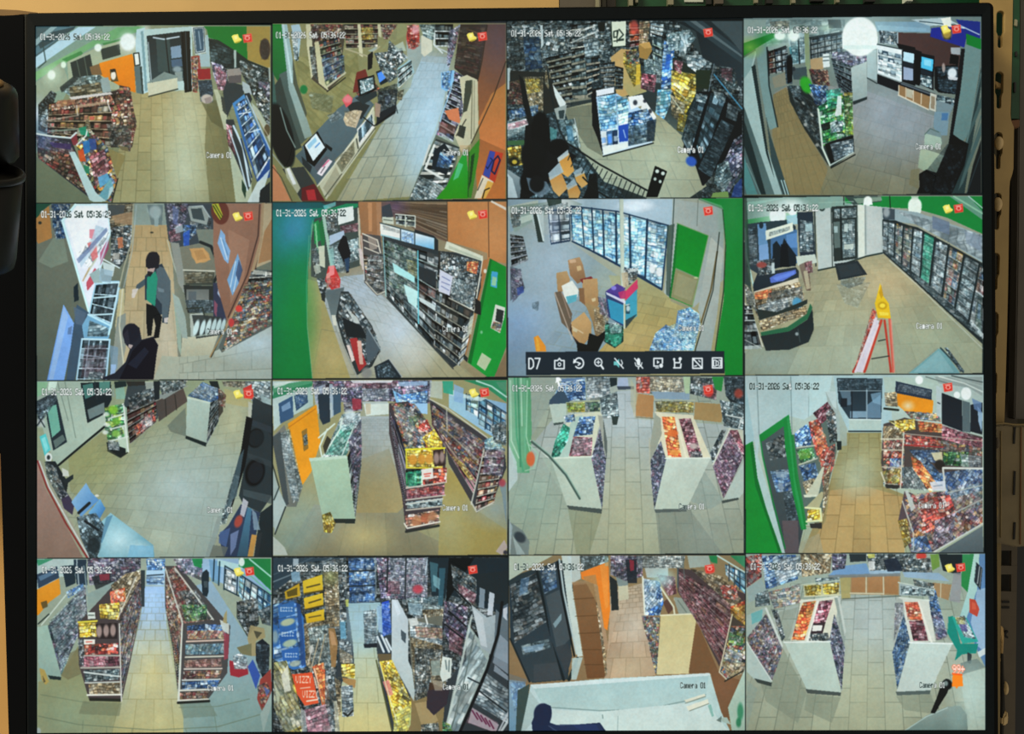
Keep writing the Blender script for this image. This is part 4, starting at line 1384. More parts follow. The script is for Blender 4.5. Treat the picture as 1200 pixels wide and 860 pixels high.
P 94c4c0 .7 315,245 340,235 345,320 330,330
P c8c4b0 452,50 462,50 470,320 462,310
@person P 14181e 372,200 385,178 400,185 420,260 415,300 412,350 400,355 385,300 358,235
P 2c4868 .9 390,290 415,280 412,345 400,345
C 12 1 0 W .9 .6 355,320 395,300 400,350 370,355
C 15 1 0 C .9 .7 235,240 285,230 290,340 250,370
P d8dcc4 .9 268,230 298,225 300,330 275,320
G a87850 906848 90 455,22 565,22 565,260 520,170 470,170
P d8a070 .6 500,25 520,25 520,160 505,160
P c09878 .4 540,25 565,25 565,250 545,200
P 9c7058 465,170 520,170 560,300 490,400 470,300
P d8cccc .9 455,240 470,240 490,330 475,340
G 6c5448 745c4c 0 565,22 872,22 872,210 720,150 620,90 565,100
S 11 1 J 4c3c30 .7 .25 .9 605,22 872,22 872,205 620,80
P 6c503c .45 605,22 872,22 872,205 620,80
K 40 30 6c5488 .6 630,45
P 3c4048 565,45 605,30 620,90 570,110
G c88850 b87c48 90 872,22 1148,22 1148,310 1060,290 1060,260 872,205
K 90 120 dca068 .6 1100,160
L 3 4a3020 1065,22 1068,280
G b07848 a87040 90 1030,300 1070,285 960,740 950,720 1000,540
P f0ece0 .9 1080,15 1148,48 1148,62 1075,22
L 4 3c3428 .7 872,22 874,210
@price_board S 2 6 C c8d4c0 1 .2 .4 630,82 720,88 722,140 632,128
@price_board P c8d0c0 568,92 620,95 622,128 570,120
L 4 384038 .8 575,105 615,110
L 5 dce4d8 630,80 722,88 722,142
L 5 d8e0d0 676,86 677,138
@display_stand P 504c4c 475,170 560,180 585,430 545,462 485,400
S 6 4 B c8c0b0 .9 .2 .3 480,270 570,270 580,440 495,400
C 14 1.2 0 C .9 .7 500,270 575,265 580,450 545,460 490,400
L 6 dcd8c8 475,170 545,200 560,260
L 5 dcd8c8 480,200 548,230
L 5 dcd8c8 485,235 552,262
L 6 c4c0b0 490,395 545,455 582,440
L 4 dcdcd4 .9 470,180 485,385
P c0b0a0 .6 500,180 540,195 545,240 510,250
P a8d0d8 557,120 815,190 815,260 560,180
@light_box G e8ece4 f0f0ec 90 557,122 652,150 652,192 560,172
@light_box G d8ecf8 b0d8ee 90 657,150 720,165 718,240 657,200
@light_box G f0f8fc 60b0e0 90 722,165 810,190 808,258 722,240
C 12 1 10 C 1 .35 570,130 650,155 650,170 570,150
C 16 .7 90 D 1.2 .5 660,160 715,170 715,235 660,195
L 5 2c3840 654,148 654,200
L 5 2c3840 720,160 720,245
L 5 38484c 557,120 815,190
P 24282c 720,150 810,180 830,200 830,270 812,260 812,190 722,165
G 60c0e8 50a8d8 0 640,210 820,262 820,290 640,240
P 30363a 568,180 830,250 1035,270 1030,420 990,560 950,760 900,795 590,470 575,330
@product_wall S 9 11 C 98a8a4 1 .12 .3 572,200 830,270 820,720 590,450
@product_wall S 8 8 C a8a898 .95 .12 .3 830,300 1035,360 930,790 810,690
C 16 1.3 25 E .6 .3 580,200 730,260 730,500 590,400
C 16 1.3 25 K 1.1 .4 590,200 730,250 740,560 600,420
P b4ecec .95 615,305 720,370 720,400 625,350
P c8f0ee .95 668,405 735,440 730,520 690,490
P d8e8e8 .9 740,465 818,505 815,530 742,485
P 2c3034 735,320 820,350 820,420 740,380
L 5 70d8e8 735,250 738,590
L 5 a0d8d8 .8 572,185 585,460
C 14 1.2 25 I .8 .3 740,400 820,430 815,470 745,450
C 13 1.2 25 F .8 .35 680,290 730,300 730,380 690,350
P d8dce0 838,335 900,368 888,460 832,440
@price_sheet P d0d4e4 838,340 898,368 886,462 834,435
L 4 6870a0 .8 848,370 885,390
L 4 6870a0 .8 846,395 884,410
L 4 6870a0 .8 845,415 880,435
P 34302c 830,250 1030,300 990,540 880,480 900,370 835,335
@peg_display C 16 .8 80 C 1.05 840,255 1030,300 990,530 885,470 900,370 840,330
C 15 .9 60 K .8 .5 900,380 1010,400 985,520 890,470
C 14 1 10 Q 1 .85 965,300 1020,300 1010,360 965,345
P d8dcc8 870,205 1040,275 1038,300 860,240
P b8c0ac .9 880,225 1030,285 1030,295 880,240
L 5 e4e4d4 1038,290 1000,530 940,500
L 5 d8d8c8 .9 940,500 880,470
S 5 2 W c8c8b8 1 .3 .3 960,580 1000,545 950,760 920,790
P c8ccb8 .8 980,560 1000,545 985,640 965,640
L 6 3a3e3c 590,470 900,800
P 2c3c30 1070,285 1148,325 1148,345 1075,300
@green_door G 10a030 1cc044 90 1072,287 1148,325 1148,700 1095,835 1060,838 968,770
P 0c7828 1072,287 1082,292 985,780 968,770
P 48a8d0 1080,345 1110,350 1105,425 1075,415
P a8d8a8 .9 1085,370 1105,375 1100,415 1080,410
P dce0d4 1098,500 1145,515 1140,560 1120,635 1075,610
P 282c2c 1105,520 1138,530 1130,590 1098,575
C 14 1 0 M .9 .8 1090,580 1130,590 1120,630 1078,610
P c4d4ac 1035,725 1080,755 1050,810 1010,780
E 6 8 80c890 1 .3 1033,630
E 7 10 e0e0d0 1 .2 1050,345
P 201c1c 1005,470 1030,490 1030,550 1000,540
P 242828 950,730 970,750 965,770 950,755
P 907858 1095,830 1148,720 1148,845 1100,845
P 6c7878 285,430 385,430 400,500 345,555
G 5c686c 6c7878 90 300,440 390,420 360,560 330,560
@counter P 2c3234 375,440 410,440 520,600 560,710 520,790 450,830 385,680 350,560
C 18 1.3 50 C .95 .85 375,450 420,450 540,640 560,720 500,790 420,740 360,570
P c4ccc8 .9 400,520 450,560 465,590 440,590
P 181c20 380,560 470,600 500,660 400,650
P 505c64 495,610 560,700 540,740 500,780 490,700
L 5 98a4a8 500,610 560,710
P a83030 415,660 450,655 495,780 460,815 435,740
P d8b0a0 450,670 470,670 480,780 462,780
P e8d8d0 400,690 415,690 440,760 425,770
P d8d8c8 .9 330,550 350,550 355,600 340,600
L 6 9ca098 345,600 430,800 455,845
C 15 1 20 C .9 260,380 310,380 300,480 275,440
P 282c2c 280,450 300,440 300,490 285,480
@red_bags P c83838 300,390 315,325 345,320 372,385 370,420 330,432
P f0a0a0 .8 318,320 345,318 345,360 322,370
P e8d0c0 .6 305,360 320,350 330,400 310,420
C 14 1 0 I 1.1 .4 300,380 365,370 370,425 310,425
P b8c0b0 .8 245,320 275,310 280,350 255,360
P 202830 530,790 600,755 660,835 650,845 540,845
C 16 1 30 L 2 .7 540,790 600,770 640,840 550,840
L 5 b8c0c0 .8 600,755 660,838
E 24 26 8c8c88 .9 .2 495,820
=== 7 583 226
G a0b0b4 a89c68 60 45,20 1150,20 1150,850 45,850
G 9cacac 8098a4 80 50,130 340,225 560,380 560,740 130,850 45,850
G a4a47c b49c58 90 520,380 690,390 800,480 900,520 740,740 470,740 600,600
T 7 7 807850 .5 1 - .05 1.2 430,420 850,500 740,860 180,760
K 140 200 a0b4c4 .8 190,560
K 100 120 b0c4d4 .7 260,300
K 90 80 88acd8 .6 90,600
K 80 80 7c98b8 .6 80,720
K 60 60 b8c0a8 .6 520,420
K 120 60 d0c0a0 .3 640,690
C 8 2 20 L 2 .5 160,510 195,500 190,550 165,540
G 90a8b4 a8c0cc 0 45,25 820,25 820,150 600,90 400,60 240,70 150,130 60,180
P c8ccb0 .6 45,60 190,30 190,50 60,120
P 607868 .6 60,60 340,25 400,50 80,140
K 60 40 ffffff .8 300,50
E 70 26 fcffff .95 .4 650,55
K 120 60 d8eeff .6 640,60
C 16 1.5 -10 K .9 .6 60,70 330,40 330,80 80,110
P 14241c .8 230,25 300,25 300,45 240,60
P 94a8a0 60,120 160,80 165,130 80,180
C 14 1.5 -5 C .9 .7 60,90 110,80 110,150 70,160
P c8d8cc .8 105,110 160,95 165,120 110,140
P b8c8c8 160,80 215,80 220,225 200,225 165,130
P 2c3834 165,85 180,85 218,225 190,225
L 6 dcecec 185,85 215,220
@low_shelf S 6 5 C 9098a0 .8 .3 .3 60,190 120,200 145,310 65,345
P 606c78 60,340 100,350 130,440 60,500
C 16 1.2 20 G .8 .7 60,350 110,350 125,450 70,510
P 304898 .7 90,440 120,430 125,460 95,475
@cooler_doors P 243850 235,75 340,70 342,222 250,238
S 3 2 W c8d0d8 1 .08 .5 240,82 335,78 338,215 252,228
K 20 60 b8ccf0 .5 265,150
L 5 28384c 285,78 296,228
P 1c3450 340,60 360,58 800,148 770,448 350,222
@cooler_door S 7 2 H c8eef4 1.1 .1 .6 348,68 392,66 402,240 358,218
@cooler_door S 7 2 H c8eef4 1.1 .1 .6 398,66 438,72 446,264 410,244
@cooler_door S 7 2 H c8eef4 1.15 .1 .6 446,72 490,82 495,288 456,266
@cooler_door S 7 3 H c8eef4 1.15 .1 .6 498,82 548,90 552,318 504,290
@cooler_door S 7 2 H c8eef4 1.15 .1 .6 560,92 612,100 618,350 564,326
@cooler_door S 7 3 H c8eef4 1.2 .1 .7 625,105 696,122 688,384 630,356
@cooler_door S 7 3 W c8eef4 1.2 .1 .7 708,130 795,152 768,440 696,395
C 20 1.4 5 H 1.25 .6 348,70 800,150 770,440 690,390 350,222
L 5 183048 393,62 406,245
L 6 183048 442,66 452,268
L 7 183048 493,76 500,292
L 8 183048 555,86 558,325
L 8 183048 618,98 624,352
L 9 183048 702,120 692,392
L 6 1c3450 345,58 560,82 800,148
L 7 1c3450 350,222 500,295 770,448 800,148
E 15 22 f0f4f4 .9 .2 725,350
E 15 22 f0f4f4 .9 .2 758,365
L 5 50708c .8 700,180 795,200
L 5 50708c .8 700,240 790,260
L 5 50708c .8 695,310 780,330
@pole P c8d4c4 572,25 590,25 598,630 580,630
L 3 8c9c94 .7 572,25 582,630
G b0bab4 9cA8a4 0 822,25 1060,60 1060,400 920,530 800,480 780,460 815,150
L 4 30403c 828,25 806,480
L 3 58645c .7 940,30 935,150
L 3 58645c .5 1000,200 990,300
P 3c5048 .8 795,150 830,140 805,480 790,470
@green_door G 0ca030 10a82c 90 842,138 988,196 912,528 806,485
P 0c7c2c 842,138 850,142 818,490 806,485
P 8c8c64 834,345 945,395 912,525 812,482
P a4a080 .5 845,370 935,405 905,500 825,470
L 5 84a468 .8 842,138 988,196 912,528
L 5 7c9c7c .8 838,350 942,395
E 10 5 c0c898 .9 .3 930,392
P 8c8c7c .6 815,485 912,528 905,545 810,500
G b8beb4 a0aca8 90 1000,200 1060,260 1030,560 1000,735 925,735 960,600 940,540
L 8 6c5c38 1030,270 1000,450 955,600
L 4 1c2018 1040,180 1010,450 960,620 925,735
L 5 203820 945,25 1055,70 1070,230 1060,450 1020,735
G 149c3c 10a434 90 950,22 1148,22 1148,845 1066,845 1060,735 1022,735 1060,500 1072,250 1058,70
P 8cb898 .6 950,22 1050,55 1060,75 940,28
K 40 100 48b060 .4 1100,90
L 4 0c7028 .6 1148,22 1148,845
P 3c2824 265,460 290,460 340,600 420,730 380,720 300,560
@cardboard_box G b8986c a88458 90 275,370 325,360 340,400 330,450 282,460
@cardboard_box G b49068 8c6848 90 330,310 385,295 400,330 415,400 375,420 340,380
P d8c090 .8 370,340 390,335 395,355 375,362
P e8ccb0 .5 335,310 365,305 370,320 340,325
@cardboard_box P e4e8e0 300,430 350,405 380,450 375,480 320,510
P 60b0c0 320,480 372,470 370,500 330,515
P 803030 385,400 440,385 450,400 400,420
@cardboard_box G c09c6c a48054 90 400,400 468,395 475,520 440,560 395,500
P d8c8a0 .9 440,490 460,485 460,500 445,505
P 886444 380,440 405,440 410,520 385,500
@cart P 6c5c4c 265,460 300,455 350,560 340,640 300,600
L 5 c8b8a8 .8 268,462 350,680
L 5 a89080 .8 300,460 340,580
@cardboard_box G c8a470 b08c5c 70 345,600 405,552 440,600 440,660 400,710 350,660
L 5 d8c8a8 .8 350,620 400,650
P d0c8a8 .8 352,625 375,635 372,648 352,640
@cardboard_box G a88c60 886c48 90 410,510 480,530 505,600 490,660 460,668 445,600
C 15 1.2 10 J .9 .7 450,530 530,560 500,650 460,660
P 141818 430,650 470,665 530,620 470,735 375,735 370,690 420,705
P 1c2c28 510,600 590,620 590,690 550,720 500,690
@product_carton C 14 1.2 -10 N .8 .9 505,610 590,610 590,680 555,715 505,690
C 12 1 10 W .8 .6 520,600 585,605 580,650 530,650
P 3cb090 .5 520,660 585,650 580,700 540,715
C 14 1 70 G .9 .7 470,480 510,490 520,580 480,560
P e89830 170,670 190,660 225,710 228,735 180,735
P f0b840 .8 180,665 192,680 200,730 184,733
@ice_cream_freezer P 30406c 505,455 560,470 590,500 590,620 520,575
P 38a0c0 .9 515,490 590,520 590,610 530,580
P e0e0f0 .9 508,458 600,500 600,515 510,470
P 48308c .9 508,455 560,420 600,440 575,490
E 12 10 9088e0 .9 .2 545,440
P 38a0c0 .9 600,500 655,440 655,570 600,610
P d03c68 600,455 655,400 658,440 600,500
P b83068 .9 565,460 600,450 600,490 575,490
P 204858 600,520 620,510 620,560 602,560
L 4 e8f0f0 602,520 618,515
E 9 14 e0f0f0 .8 .3 612,535
P 2c3c40 .9 600,590 655,560 640,580 600,630
C 12 1.3 -10 C .9 .9 590,350 660,345 655,395 600,440
P c8b898 .8 580,370 610,365 615,430 590,440
P e8f0f0 .7 610,355 660,345 655,360 615,370
@water_bottle_pack P 5c84b0 845,545 900,530 945,560 950,610 920,720 905,732 710,732 740,660 790,620 830,640
C 15 1 15 H .95 .95 845,545 900,530 945,560 950,610 920,732 850,732
C 15 1 -10 D 1.1 .8 710,732 740,650 790,610 850,640 870,732
C 13 1 30 H 1.1 .5 720,732 740,650 800,620 940,560 920,732
C 14 1 0 D 1.2 .45 845,545 945,560 940,640 850,650
=== 8 860 224
G a0a494 a49c74 90 45,15 1165,15 1165,855 45,855
G 9c9878 a4ac94 100 390,360 470,350 620,300 700,290 1165,710 1165,850 50,850 50,740 360,660
T 13 11 787858 .38 1 - .06 1.1 370,330 780,290 1250,850 -100,850
K 190 150 ccbf98 .5 640,420
K 160 120 b8c4b0 .6 560,760
K 100 60 d8b888 .4 740,420
K 120 50 a4b8b0 .7 180,790
K 160 100 a8b8a0 .5 980,700
C 10 2 0 L 2 .45 500,405 620,395 600,430 540,450 500,430
C 10 2 20 L 3 .22 480,430 640,420 580,540 520,520
G c0ccc8 b4c0bc 0 380,50 700,40 700,290 620,300 470,350 395,365
P 98a8a0 560,50 585,50 580,305 568,300
L 4 303834 455,60 462,350
L 3 687470 .8 615,60 618,290
L 7 24302c 395,365 470,350 620,300 695,285
P dce4d8 580,60 612,60 612,300 585,305
P c8d0cc .8 625,60 690,60 692,280 625,290
E 15 18 2c3c38 1 .1 413,72
E 7 9 d8e8e4 .8 .3 413,72
G 80a094 90b0a4 0 50,25 500,20 560,60 400,80 260,90 60,140
P 3c9c58 .9 55,130 300,90 300,110 60,200 50,160
P 98c4b4 .9 45,50 250,25 100,60 60,100
P 149c40 520,20 1165,20 1165,195 1000,120 860,80 700,70 520,50
P 84a49c .8 1010,20 1100,20 1165,90 1165,130
L 8 9cd0b0 1030,20 1165,100
L 5 c4dcd8 1100,20 1165,75
P 3c4c48 520,20 690,20 690,45 560,60
P 8ca490 .9 560,30 690,22 695,40 580,55
L 4 101c14 515,20 515,60
L 4 101c14 730,20 733,75
L 5 a0c0b0 .8 400,50 560,45
K 60 60 f0fffa .7 200,110
E 38 40 f4fcfa 1 .1 205,112
P f0fcf8 .9 170,110 240,110 236,160 175,160
K 34 34 f4fffc .6 275,85
E 20 18 f4fcfa 1 .15 275,92
K 50 20 f0fffc .9 270,60
E 20 22 f8fff8 1 .12 628,42
P f8fffc 608,45 648,45 650,60 606,60
E 32 36 f4fff4 1 .1 848,62
P f0fcf0 816,70 880,70 876,98 820,98
P d8e8d8 .8 830,20 866,20 862,35 834,35
G 2c3c44 303c44 90 60,150 130,140 250,130 290,160 300,330 110,380 60,350
P 6c98c0 110,150 150,145 165,330 120,340
P 88acd8 .8 115,250 160,240 165,320 120,330
E 10 16 1c2c38 1 .1 128,155
C 16 1.5 0 L 1.5 .8 60,170 108,160 110,340 70,340
C 13 1.5 0 W .8 .35 65,200 108,200 110,340 70,340
L 7 b8dcd4 52,170 60,300 92,440
P 2c4438 .8 48,20 60,20 80,440 50,430
P 4c78a8 .9 170,190 295,175 300,330 175,350
P 6898d0 .8 245,200 295,190 298,260 250,260
P a8d8e8 .8 245,110 300,105 300,150 250,150
@person P 141c24 182,245 200,228 222,260 235,215 250,240 295,300 290,345 180,355
P 10181e 220,245 250,240 260,350 215,350
P 24303c 295,95 370,92 380,290 310,300
C 14 1.4 0 K .9 .8 310,130 370,140 372,280 310,280
P b8d8dc .8 335,150 365,148 368,180 335,185
L 6 2c3838 378,90 384,345
P c8d4c8 290,300 380,290 390,330 300,345
@open_sign P e8f0e0 148,180 275,142 278,182 150,225
C 10 .8 -15 K .7 .6 165,188 262,160 262,178 165,208
@entrance_door P 28302e 458,68 578,62 580,310 468,325
G 50605c 68787a 90 505,130 565,128 568,300 510,308
C 14 1 0 K .9 .7 505,130 565,128 566,300 512,308
P c8d8d4 .9 515,150 535,148 535,185 517,185
P b8c8c8 .9 538,150 555,148 555,180 538,180
C 12 1 0 K .9 .7 470,80 575,72 575,118 470,125
P 60706c 465,140 495,138 498,260 470,262
P b8d0d0 .8 468,160 485,160 486,190 470,190
L 7 1a2020 500,70 505,315
L 5 38433f .8 574,64 578,308
P d8e4d8 .8 515,245 560,242 560,265 517,268
@door_mat P 262c30 472,335 580,320 625,385 490,412
P 343c40 .7 485,345 575,332 605,380 500,400
P 9cb0b4 695,70 860,95 1165,200 1165,330 1000,230 850,150 700,130
P 404c54 695,75 755,80 755,130 700,130
E 15 22 c8d0d0 .7 .3 715,95
C 50 .6 80 O 1 .5 760,85 1165,200 1165,320 850,150
P 6c7c94 .8 930,110 1010,140 1010,200 930,170
P 8c9cb0 .6 1080,180 1160,210 1160,280 1090,240
P 1c2426 696,130 755,132 860,170 1165,335 1165,705 1000,560 850,420 720,300 698,280
@cooler_door S 6 1 W c8d8d0 .9 .08 .4 700,136 720,138 718,275 698,268
@cooler_door S 6 2 W d0d8cc .95 .08 .4 728,138 752,140 748,300 724,284
@cooler_door S 6 2 M d0d8cc .9 .08 .4 762,142 790,150 782,330 756,308
@cooler_door S 6 2 M d0d0cc .9 .08 .4 800,155 835,165 822,362 788,338
@cooler_door S 6 2 W d8e8e0 1 .08 .4 845,172 882,182 870,395 830,366
@cooler_door S 6 2 N d0e8d8 1.1 .08 .4 893,190 938,208 912,428 876,400
@cooler_door S 6 3 W d0d4d0 .95 .08 .35 950,218 1002,240 970,478 924,440
@cooler_door S 6 3 M d0d8d8 1.0 .08 .4 1012,252 1075,285 1030,532 982,492
@cooler_door S 6 3 K c8d4dc .8 .08 .35 1085,298 1146,335 1100,596 1042,545
@cooler_door S 4 2 M c8d0d0 .85 .08 .35 1152,345 1170,352 1170,690 1104,610
C 18 1.3 25 K 1.05 .45 700,136 850,175 1165,345 1165,690 1000,550 850,410 700,280
P 38c890 .25 893,190 938,208 912,428 876,400
L 6 1c2426 755,138 750,305
L 6 1c2426 795,152 785,334
L 7 1c2426 840,168 826,364
L 7 1c2426 888,185 872,398
L 8 1c2426 944,212 918,434
L 8 1c2426 1008,246 976,486
L 9 1c2426 1080,290 1036,540
L 9 1c2426 1150,338 1100,604
L 6 20282a 700,130 860,168 1165,335
L 6 20282a 700,282 850,415 1165,705
L 4 d0d8d0 .6 730,320 860,435 1165,730
G 283038 1c2630 90 90,430 110,380 290,350 305,370 305,400 200,440 92,470
P 5c74c8 168,400 200,382 290,362 292,380 230,415 172,425
P 7090e8 .8 180,400 280,370 285,382 200,415
C 15 1 0 C 1.1 .9 110,320 190,310 190,380 115,390
E 24 14 a04840 .9 .2 130,340
P d8e8e8 .8 175,330 190,330 192,380 178,380
P d8d0b8 92,465 300,400 305,430 100,480
@snack_counter C 17 1.2 -15 J 1.0 95,470 305,420 330,480 320,560 130,620 100,560
C 16 1.2 -15 Q .9 .8 95,470 175,450 180,490 100,505
C 15 1.1 -15 C .8 .7 160,470 320,440 325,580 140,610
C 14 1.1 -15 W 1 .6 110,530 250,490 260,560 120,590
E 22 28 50a0c8 .9 .2 295,520
P 28302c 100,545 200,560 345,500 345,520 130,620
C 15 1.1 -15 J 1.05 .95 115,600 340,530 345,570 130,650
P 2c6c48 125,655 250,630 340,570 358,520 368,540 350,590 260,650 130,675
G 1c2426 262c2e 90 125,672 260,650 345,595 368,545 375,640 350,700 260,735 150,740
E 8 8 a8b4b4 .9 .3 295,662
L 4 5c6c68 .5 300,640 310,700
G 84786c 705c4c 90 305,340 350,320 360,460 340,460
C 14 1 80 R .7 .8 330,330 365,320 370,375 340,380
P c8c0a0 .8 325,370 345,365 358,450 340,455
L 6 e0e4dc .8 52,520 95,600 135,720
@shelf S 5 3 C b0bcb8 .9 .16 .3 50,530 80,530 130,730 50,735
C 14 1 0 C .9 .7 50,430 90,470 110,560 60,520
P 30403c .8 50,300 80,440 85,470 50,420
L 4 d0d8d0 .8 52,690 130,730
P e0d8e8 .9 640,590 680,600 610,840 555,838 600,740
L 13 b83c2c 658,560 600,760 560,838
L 12 e0d8e0 665,590 570,838
C 14 1 70 I .9 .6 650,540 670,560 590,770 560,838
L 12 c84430 690,600 612,838
L 9 e8dce0 .9 675,620 600,838
L 10 c03c2c 705,600 735,838
L 11 d86450 728,590 746,838
L 8 e09080 .8 736,600 752,838
L 5 303430 676,695 708,688
L 5 303430 645,778 725,765
@ladder O 660,590 735,590 752,838 555,838
@ladder_top G f0cc28 e8c020 90 685,425 695,480 725,520 735,590 675,588 660,520
P c89818 .8 678,470 690,430 700,480 690,500
E 22 18 c8a018 1 .2 695,530
E 13 10 f8e048 1 .2 695,530
P f8e860 .7 680,560 725,562 725,575 682,575
@table P 78a8ac 958,730 980,740 1060,845 820,845
P 98c0c4 .6 950,745 960,740 1030,840 840,840
L 8 34484c 968,728 1075,840
C 10 1 50 L 2 .9 985,725 1000,725 1080,835 1060,840
L 4 8c9488 .7 955,728 815,845
=== 9 30 438
G 98a484 a4a890 90 45,20 1155,20 1155,855 45,855
G 94946c a0b0a8 40 200,380 380,250 740,130 1060,110 960,560 860,850 600,850 210,540
T 12 10 66705c .5 1 - .04 1.1 360,300 1040,170 1000,900 60,700
K 190 160 b8ccd0 .7 720,520
K 140 90 a0a468 .5 310,400
K 80 120 d8d0a0 .5 980,200
K 100 80 c0c8b0 .5 660,780
P 6c7468 .75 665,235 750,150 755,285 680,262
P c0b070 .5 930,60 1060,100 1050,150 940,130
G a4b8a8 b8c8b8 0 50,25 400,25 380,240 160,420 130,400 50,150
L 4 6c7c70 .7 185,30 235,290
L 4 6c7c70 .7 150,30 200,210
L 10 141c1c 155,418 290,305 375,235
P 98c8a0 50,30 105,30 95,80 55,100
P e8fff0 .8 110,28 150,28 140,70 105,70
@wall_monitor P 202c34 95,100 150,110 195,310 130,350 100,200
P 78b8a4 100,150 145,135 165,255 125,290
P 282c30 50,120 140,75 150,110 90,160 60,240
C 14 1 20 L 2 .7 50,120 140,75 150,110 60,240
P 60706c 130,305 175,275 188,300 140,340
E 22 22 d0d8dc .6 .3 70,220
L 5 20282c 50,240 85,190
L 5 20282c 60,190 90,240
@ordering_screen P 5cc8c8 66,285 95,270 118,345 90,375
P a0e8e8 .7 75,295 92,285 108,340 95,360
E 17 22 e0e8e4 1 .1 108,382
E 8 11 303838 1 .2 108,382
P 1a2024 95,400 140,400 200,500 190,560 140,500
C 10 1 70 W .7 .8 115,420 145,430 160,490 130,480
@glass_window P 1c2428 258,35 400,27 405,110 370,180 290,222
P 4c8078 268,45 315,35 325,90 280,110
P 588c80 345,30 395,28 398,70 350,90
P 98aca8 .7 290,160 370,125 372,170 300,205
L 6 283034 325,30 335,110
P 90a098 .7 405,100 410,30 420,100
P 8cb8a8 .8 420,50 460,40 470,110 425,110
P 202c2c 415,28 470,25 475,50 420,60
P 6c8880 .8 475,35 550,28 560,70 490,90
P 3c4448 460,140 480,40 620,30 620,200 560,250 490,300
@gondola_shelf S 6 7 B 98a09c .75 .13 .3 465,150 615,95 615,215 490,320
C 16 1.2 -25 C .9 .8 480,100 620,40 620,110 490,170
C 18 1 -25 I 1.15 .85 510,240 600,160 612,210 520,280
C 15 1 -25 W 1 .5 540,210 590,180 600,230 550,250
@snack_rack P b8ccb8 390,150 460,140 485,350 450,370
P a0b4a0 460,140 475,150 485,355 478,360
C 24 1 -10 E 1.1 .9 370,150 460,130 470,230 380,250
C 22 1 -10 E .9 .8 370,240 455,220 465,290 385,300
E 22 20 98d840 .9 .3 412,160
E 18 16 88c840 .8 .3 425,215
E 20 16 90c850 .8 .3 425,270
E 14 10 e8f0e8 .8 .3 378,180
E 14 10 e8f0e8 .8 .3 382,230
E 14 10 e8f0e8 .8 .3 375,265
L 7 d0dcd0 395,200 465,178
L 7 d0dcd0 400,250 470,232
L 7 d0dcd0 400,305 480,285
L 7 dce4dc 460,140 482,355
P 181c1c 380,310 470,340 470,365 445,380 385,345
C 13 1 0 W .7 .8 385,300 440,310 440,350 390,345
L 5 202420 385,350 445,382 478,360
G 4c4440 5c4c44 0 610,120 740,60 760,120 625,215
L 4 2c2824 655,110 660,190
L 4 2c2824 700,90 708,160
L 5 a8a898 .8 610,118 760,48
P 8c9490 600,100 720,50 760,45 650,110
C 14 1 -20 C 1 .9 620,25 760,22 740,60 640,90
P 202428 600,25 630,25 628,110 605,115
P b8c0b4 .8 560,28 600,28 600,60 565,65
P 302c28 470,25 560,25 560,45 480,50
@gondola_end G b8ccc0 a4b4a8 90 758,98 868,122 848,312 752,278
P d0dccc .8 758,98 868,122 868,132 758,108
@gondola_shelf S 9 4 C a8b4ac .9 .16 .4 868,115 910,75 905,215 848,325
C 17 1.2 20 D .75 .9 760,95 830,30 905,60 905,110 868,124
C 13 1.2 30 W .9 .4 770,90 830,35 900,60 870,120
P 1c2424 752,280 848,314 846,332 750,294
P 302824 .8 905,60 930,100 925,170 905,200
C 14 1 0 B .9 .8 900,50 940,90 935,150 910,140
P 202424 860,25 900,25 910,60 870,50
C 18 1.2 20 W .75 .9 920,25 1150,25 1150,140 1060,120 1040,60 930,50
C 14 1 0 J .9 .6 920,25 1030,25 1030,60 930,50
P d84038 1020,60 1060,40 1065,110 1025,105
P a8c0c0 .8 1100,90 1150,110 1150,160 1110,130
P c8ccc0 .8 1045,120 1065,130 1060,260 1045,240
P 2c3438 1065,110 1155,140 1155,560 1100,640 1020,600 1000,560 1050,300
G 343c40 22282c 90 1070,100 1155,150 1155,280 1060,200
E 38 46 0c0e10 .9 .1 20 1078,292
E 34 40 1c2024 1 .1 20 1080,292
@coffee_brewer E 46 66 0c0e12 .95 .1 15 1075,452
E 36 52 1a1c22 1 .1 15 1078,452
P 343c44 .8 1050,200 1155,240 1155,270 1050,230
P 3c4448 .6 1040,360 1155,400 1155,430 1045,385
P 4c585c .7 1020,530 1155,560 1155,600 1020,560
P 101418 1035,190 1065,200 1030,420 960,640 920,690 950,560 1010,350
C 11 1.2 70 K .8 .7 975,460 1005,470 940,690 910,700
P 50646c .8 1000,380 1025,340 990,560 940,620
P 303c58 905,745 950,700 1010,600 1100,640 1060,850 930,850
P c8c8d0 .9 1020,570 1045,590 1025,660 1005,650
E 18 30 b84c3c .9 .2 20 998,680
P 506898 .8 910,730 960,710 940,800 905,780
P 8090b8 .8 960,740 1000,720 985,800 960,840
P 20282c 1100,640 1155,600 1155,855 1070,855
G 50809c 38586c 90 1040,615 1060,620 1040,850 990,850
P 90a8b8 .8 1060,620 1080,640 1100,720 1070,720
P c89850 1060,740 1085,745 1065,848 1040,848
P 2c3034 .9 1085,740 1110,730 1090,850 1070,850
P 8c9894 .6 900,660 920,650 900,760 860,850 840,850
P 6c7068 .8 880,790 950,800 930,850 860,850
G a8887c 947868 90 52,380 90,520 180,680 270,850 52,850
L 9 8c3430 58,400 100,520 190,690 290,850
L 7 d8dcdc .9 65,400 110,520 200,680 300,850
L 6 a8a090 .8 75,400 130,540 220,700 320,850
P 40344c 150,520 190,540 230,600 220,650 180,620
C 13 1.2 50 C .9 .8 90,400 130,420 200,560 160,580 100,470
P d8dcd4 .9 170,430 200,445 205,470 175,470
P 20282c 175,490 225,460 225,480 190,510
@steel_tray G 8cb8dc 5c90c4 30 215,590 285,500 310,545 345,580 260,660
@steel_tray G 78b4dc 4c84bc 30 295,640 350,575 375,620 330,700
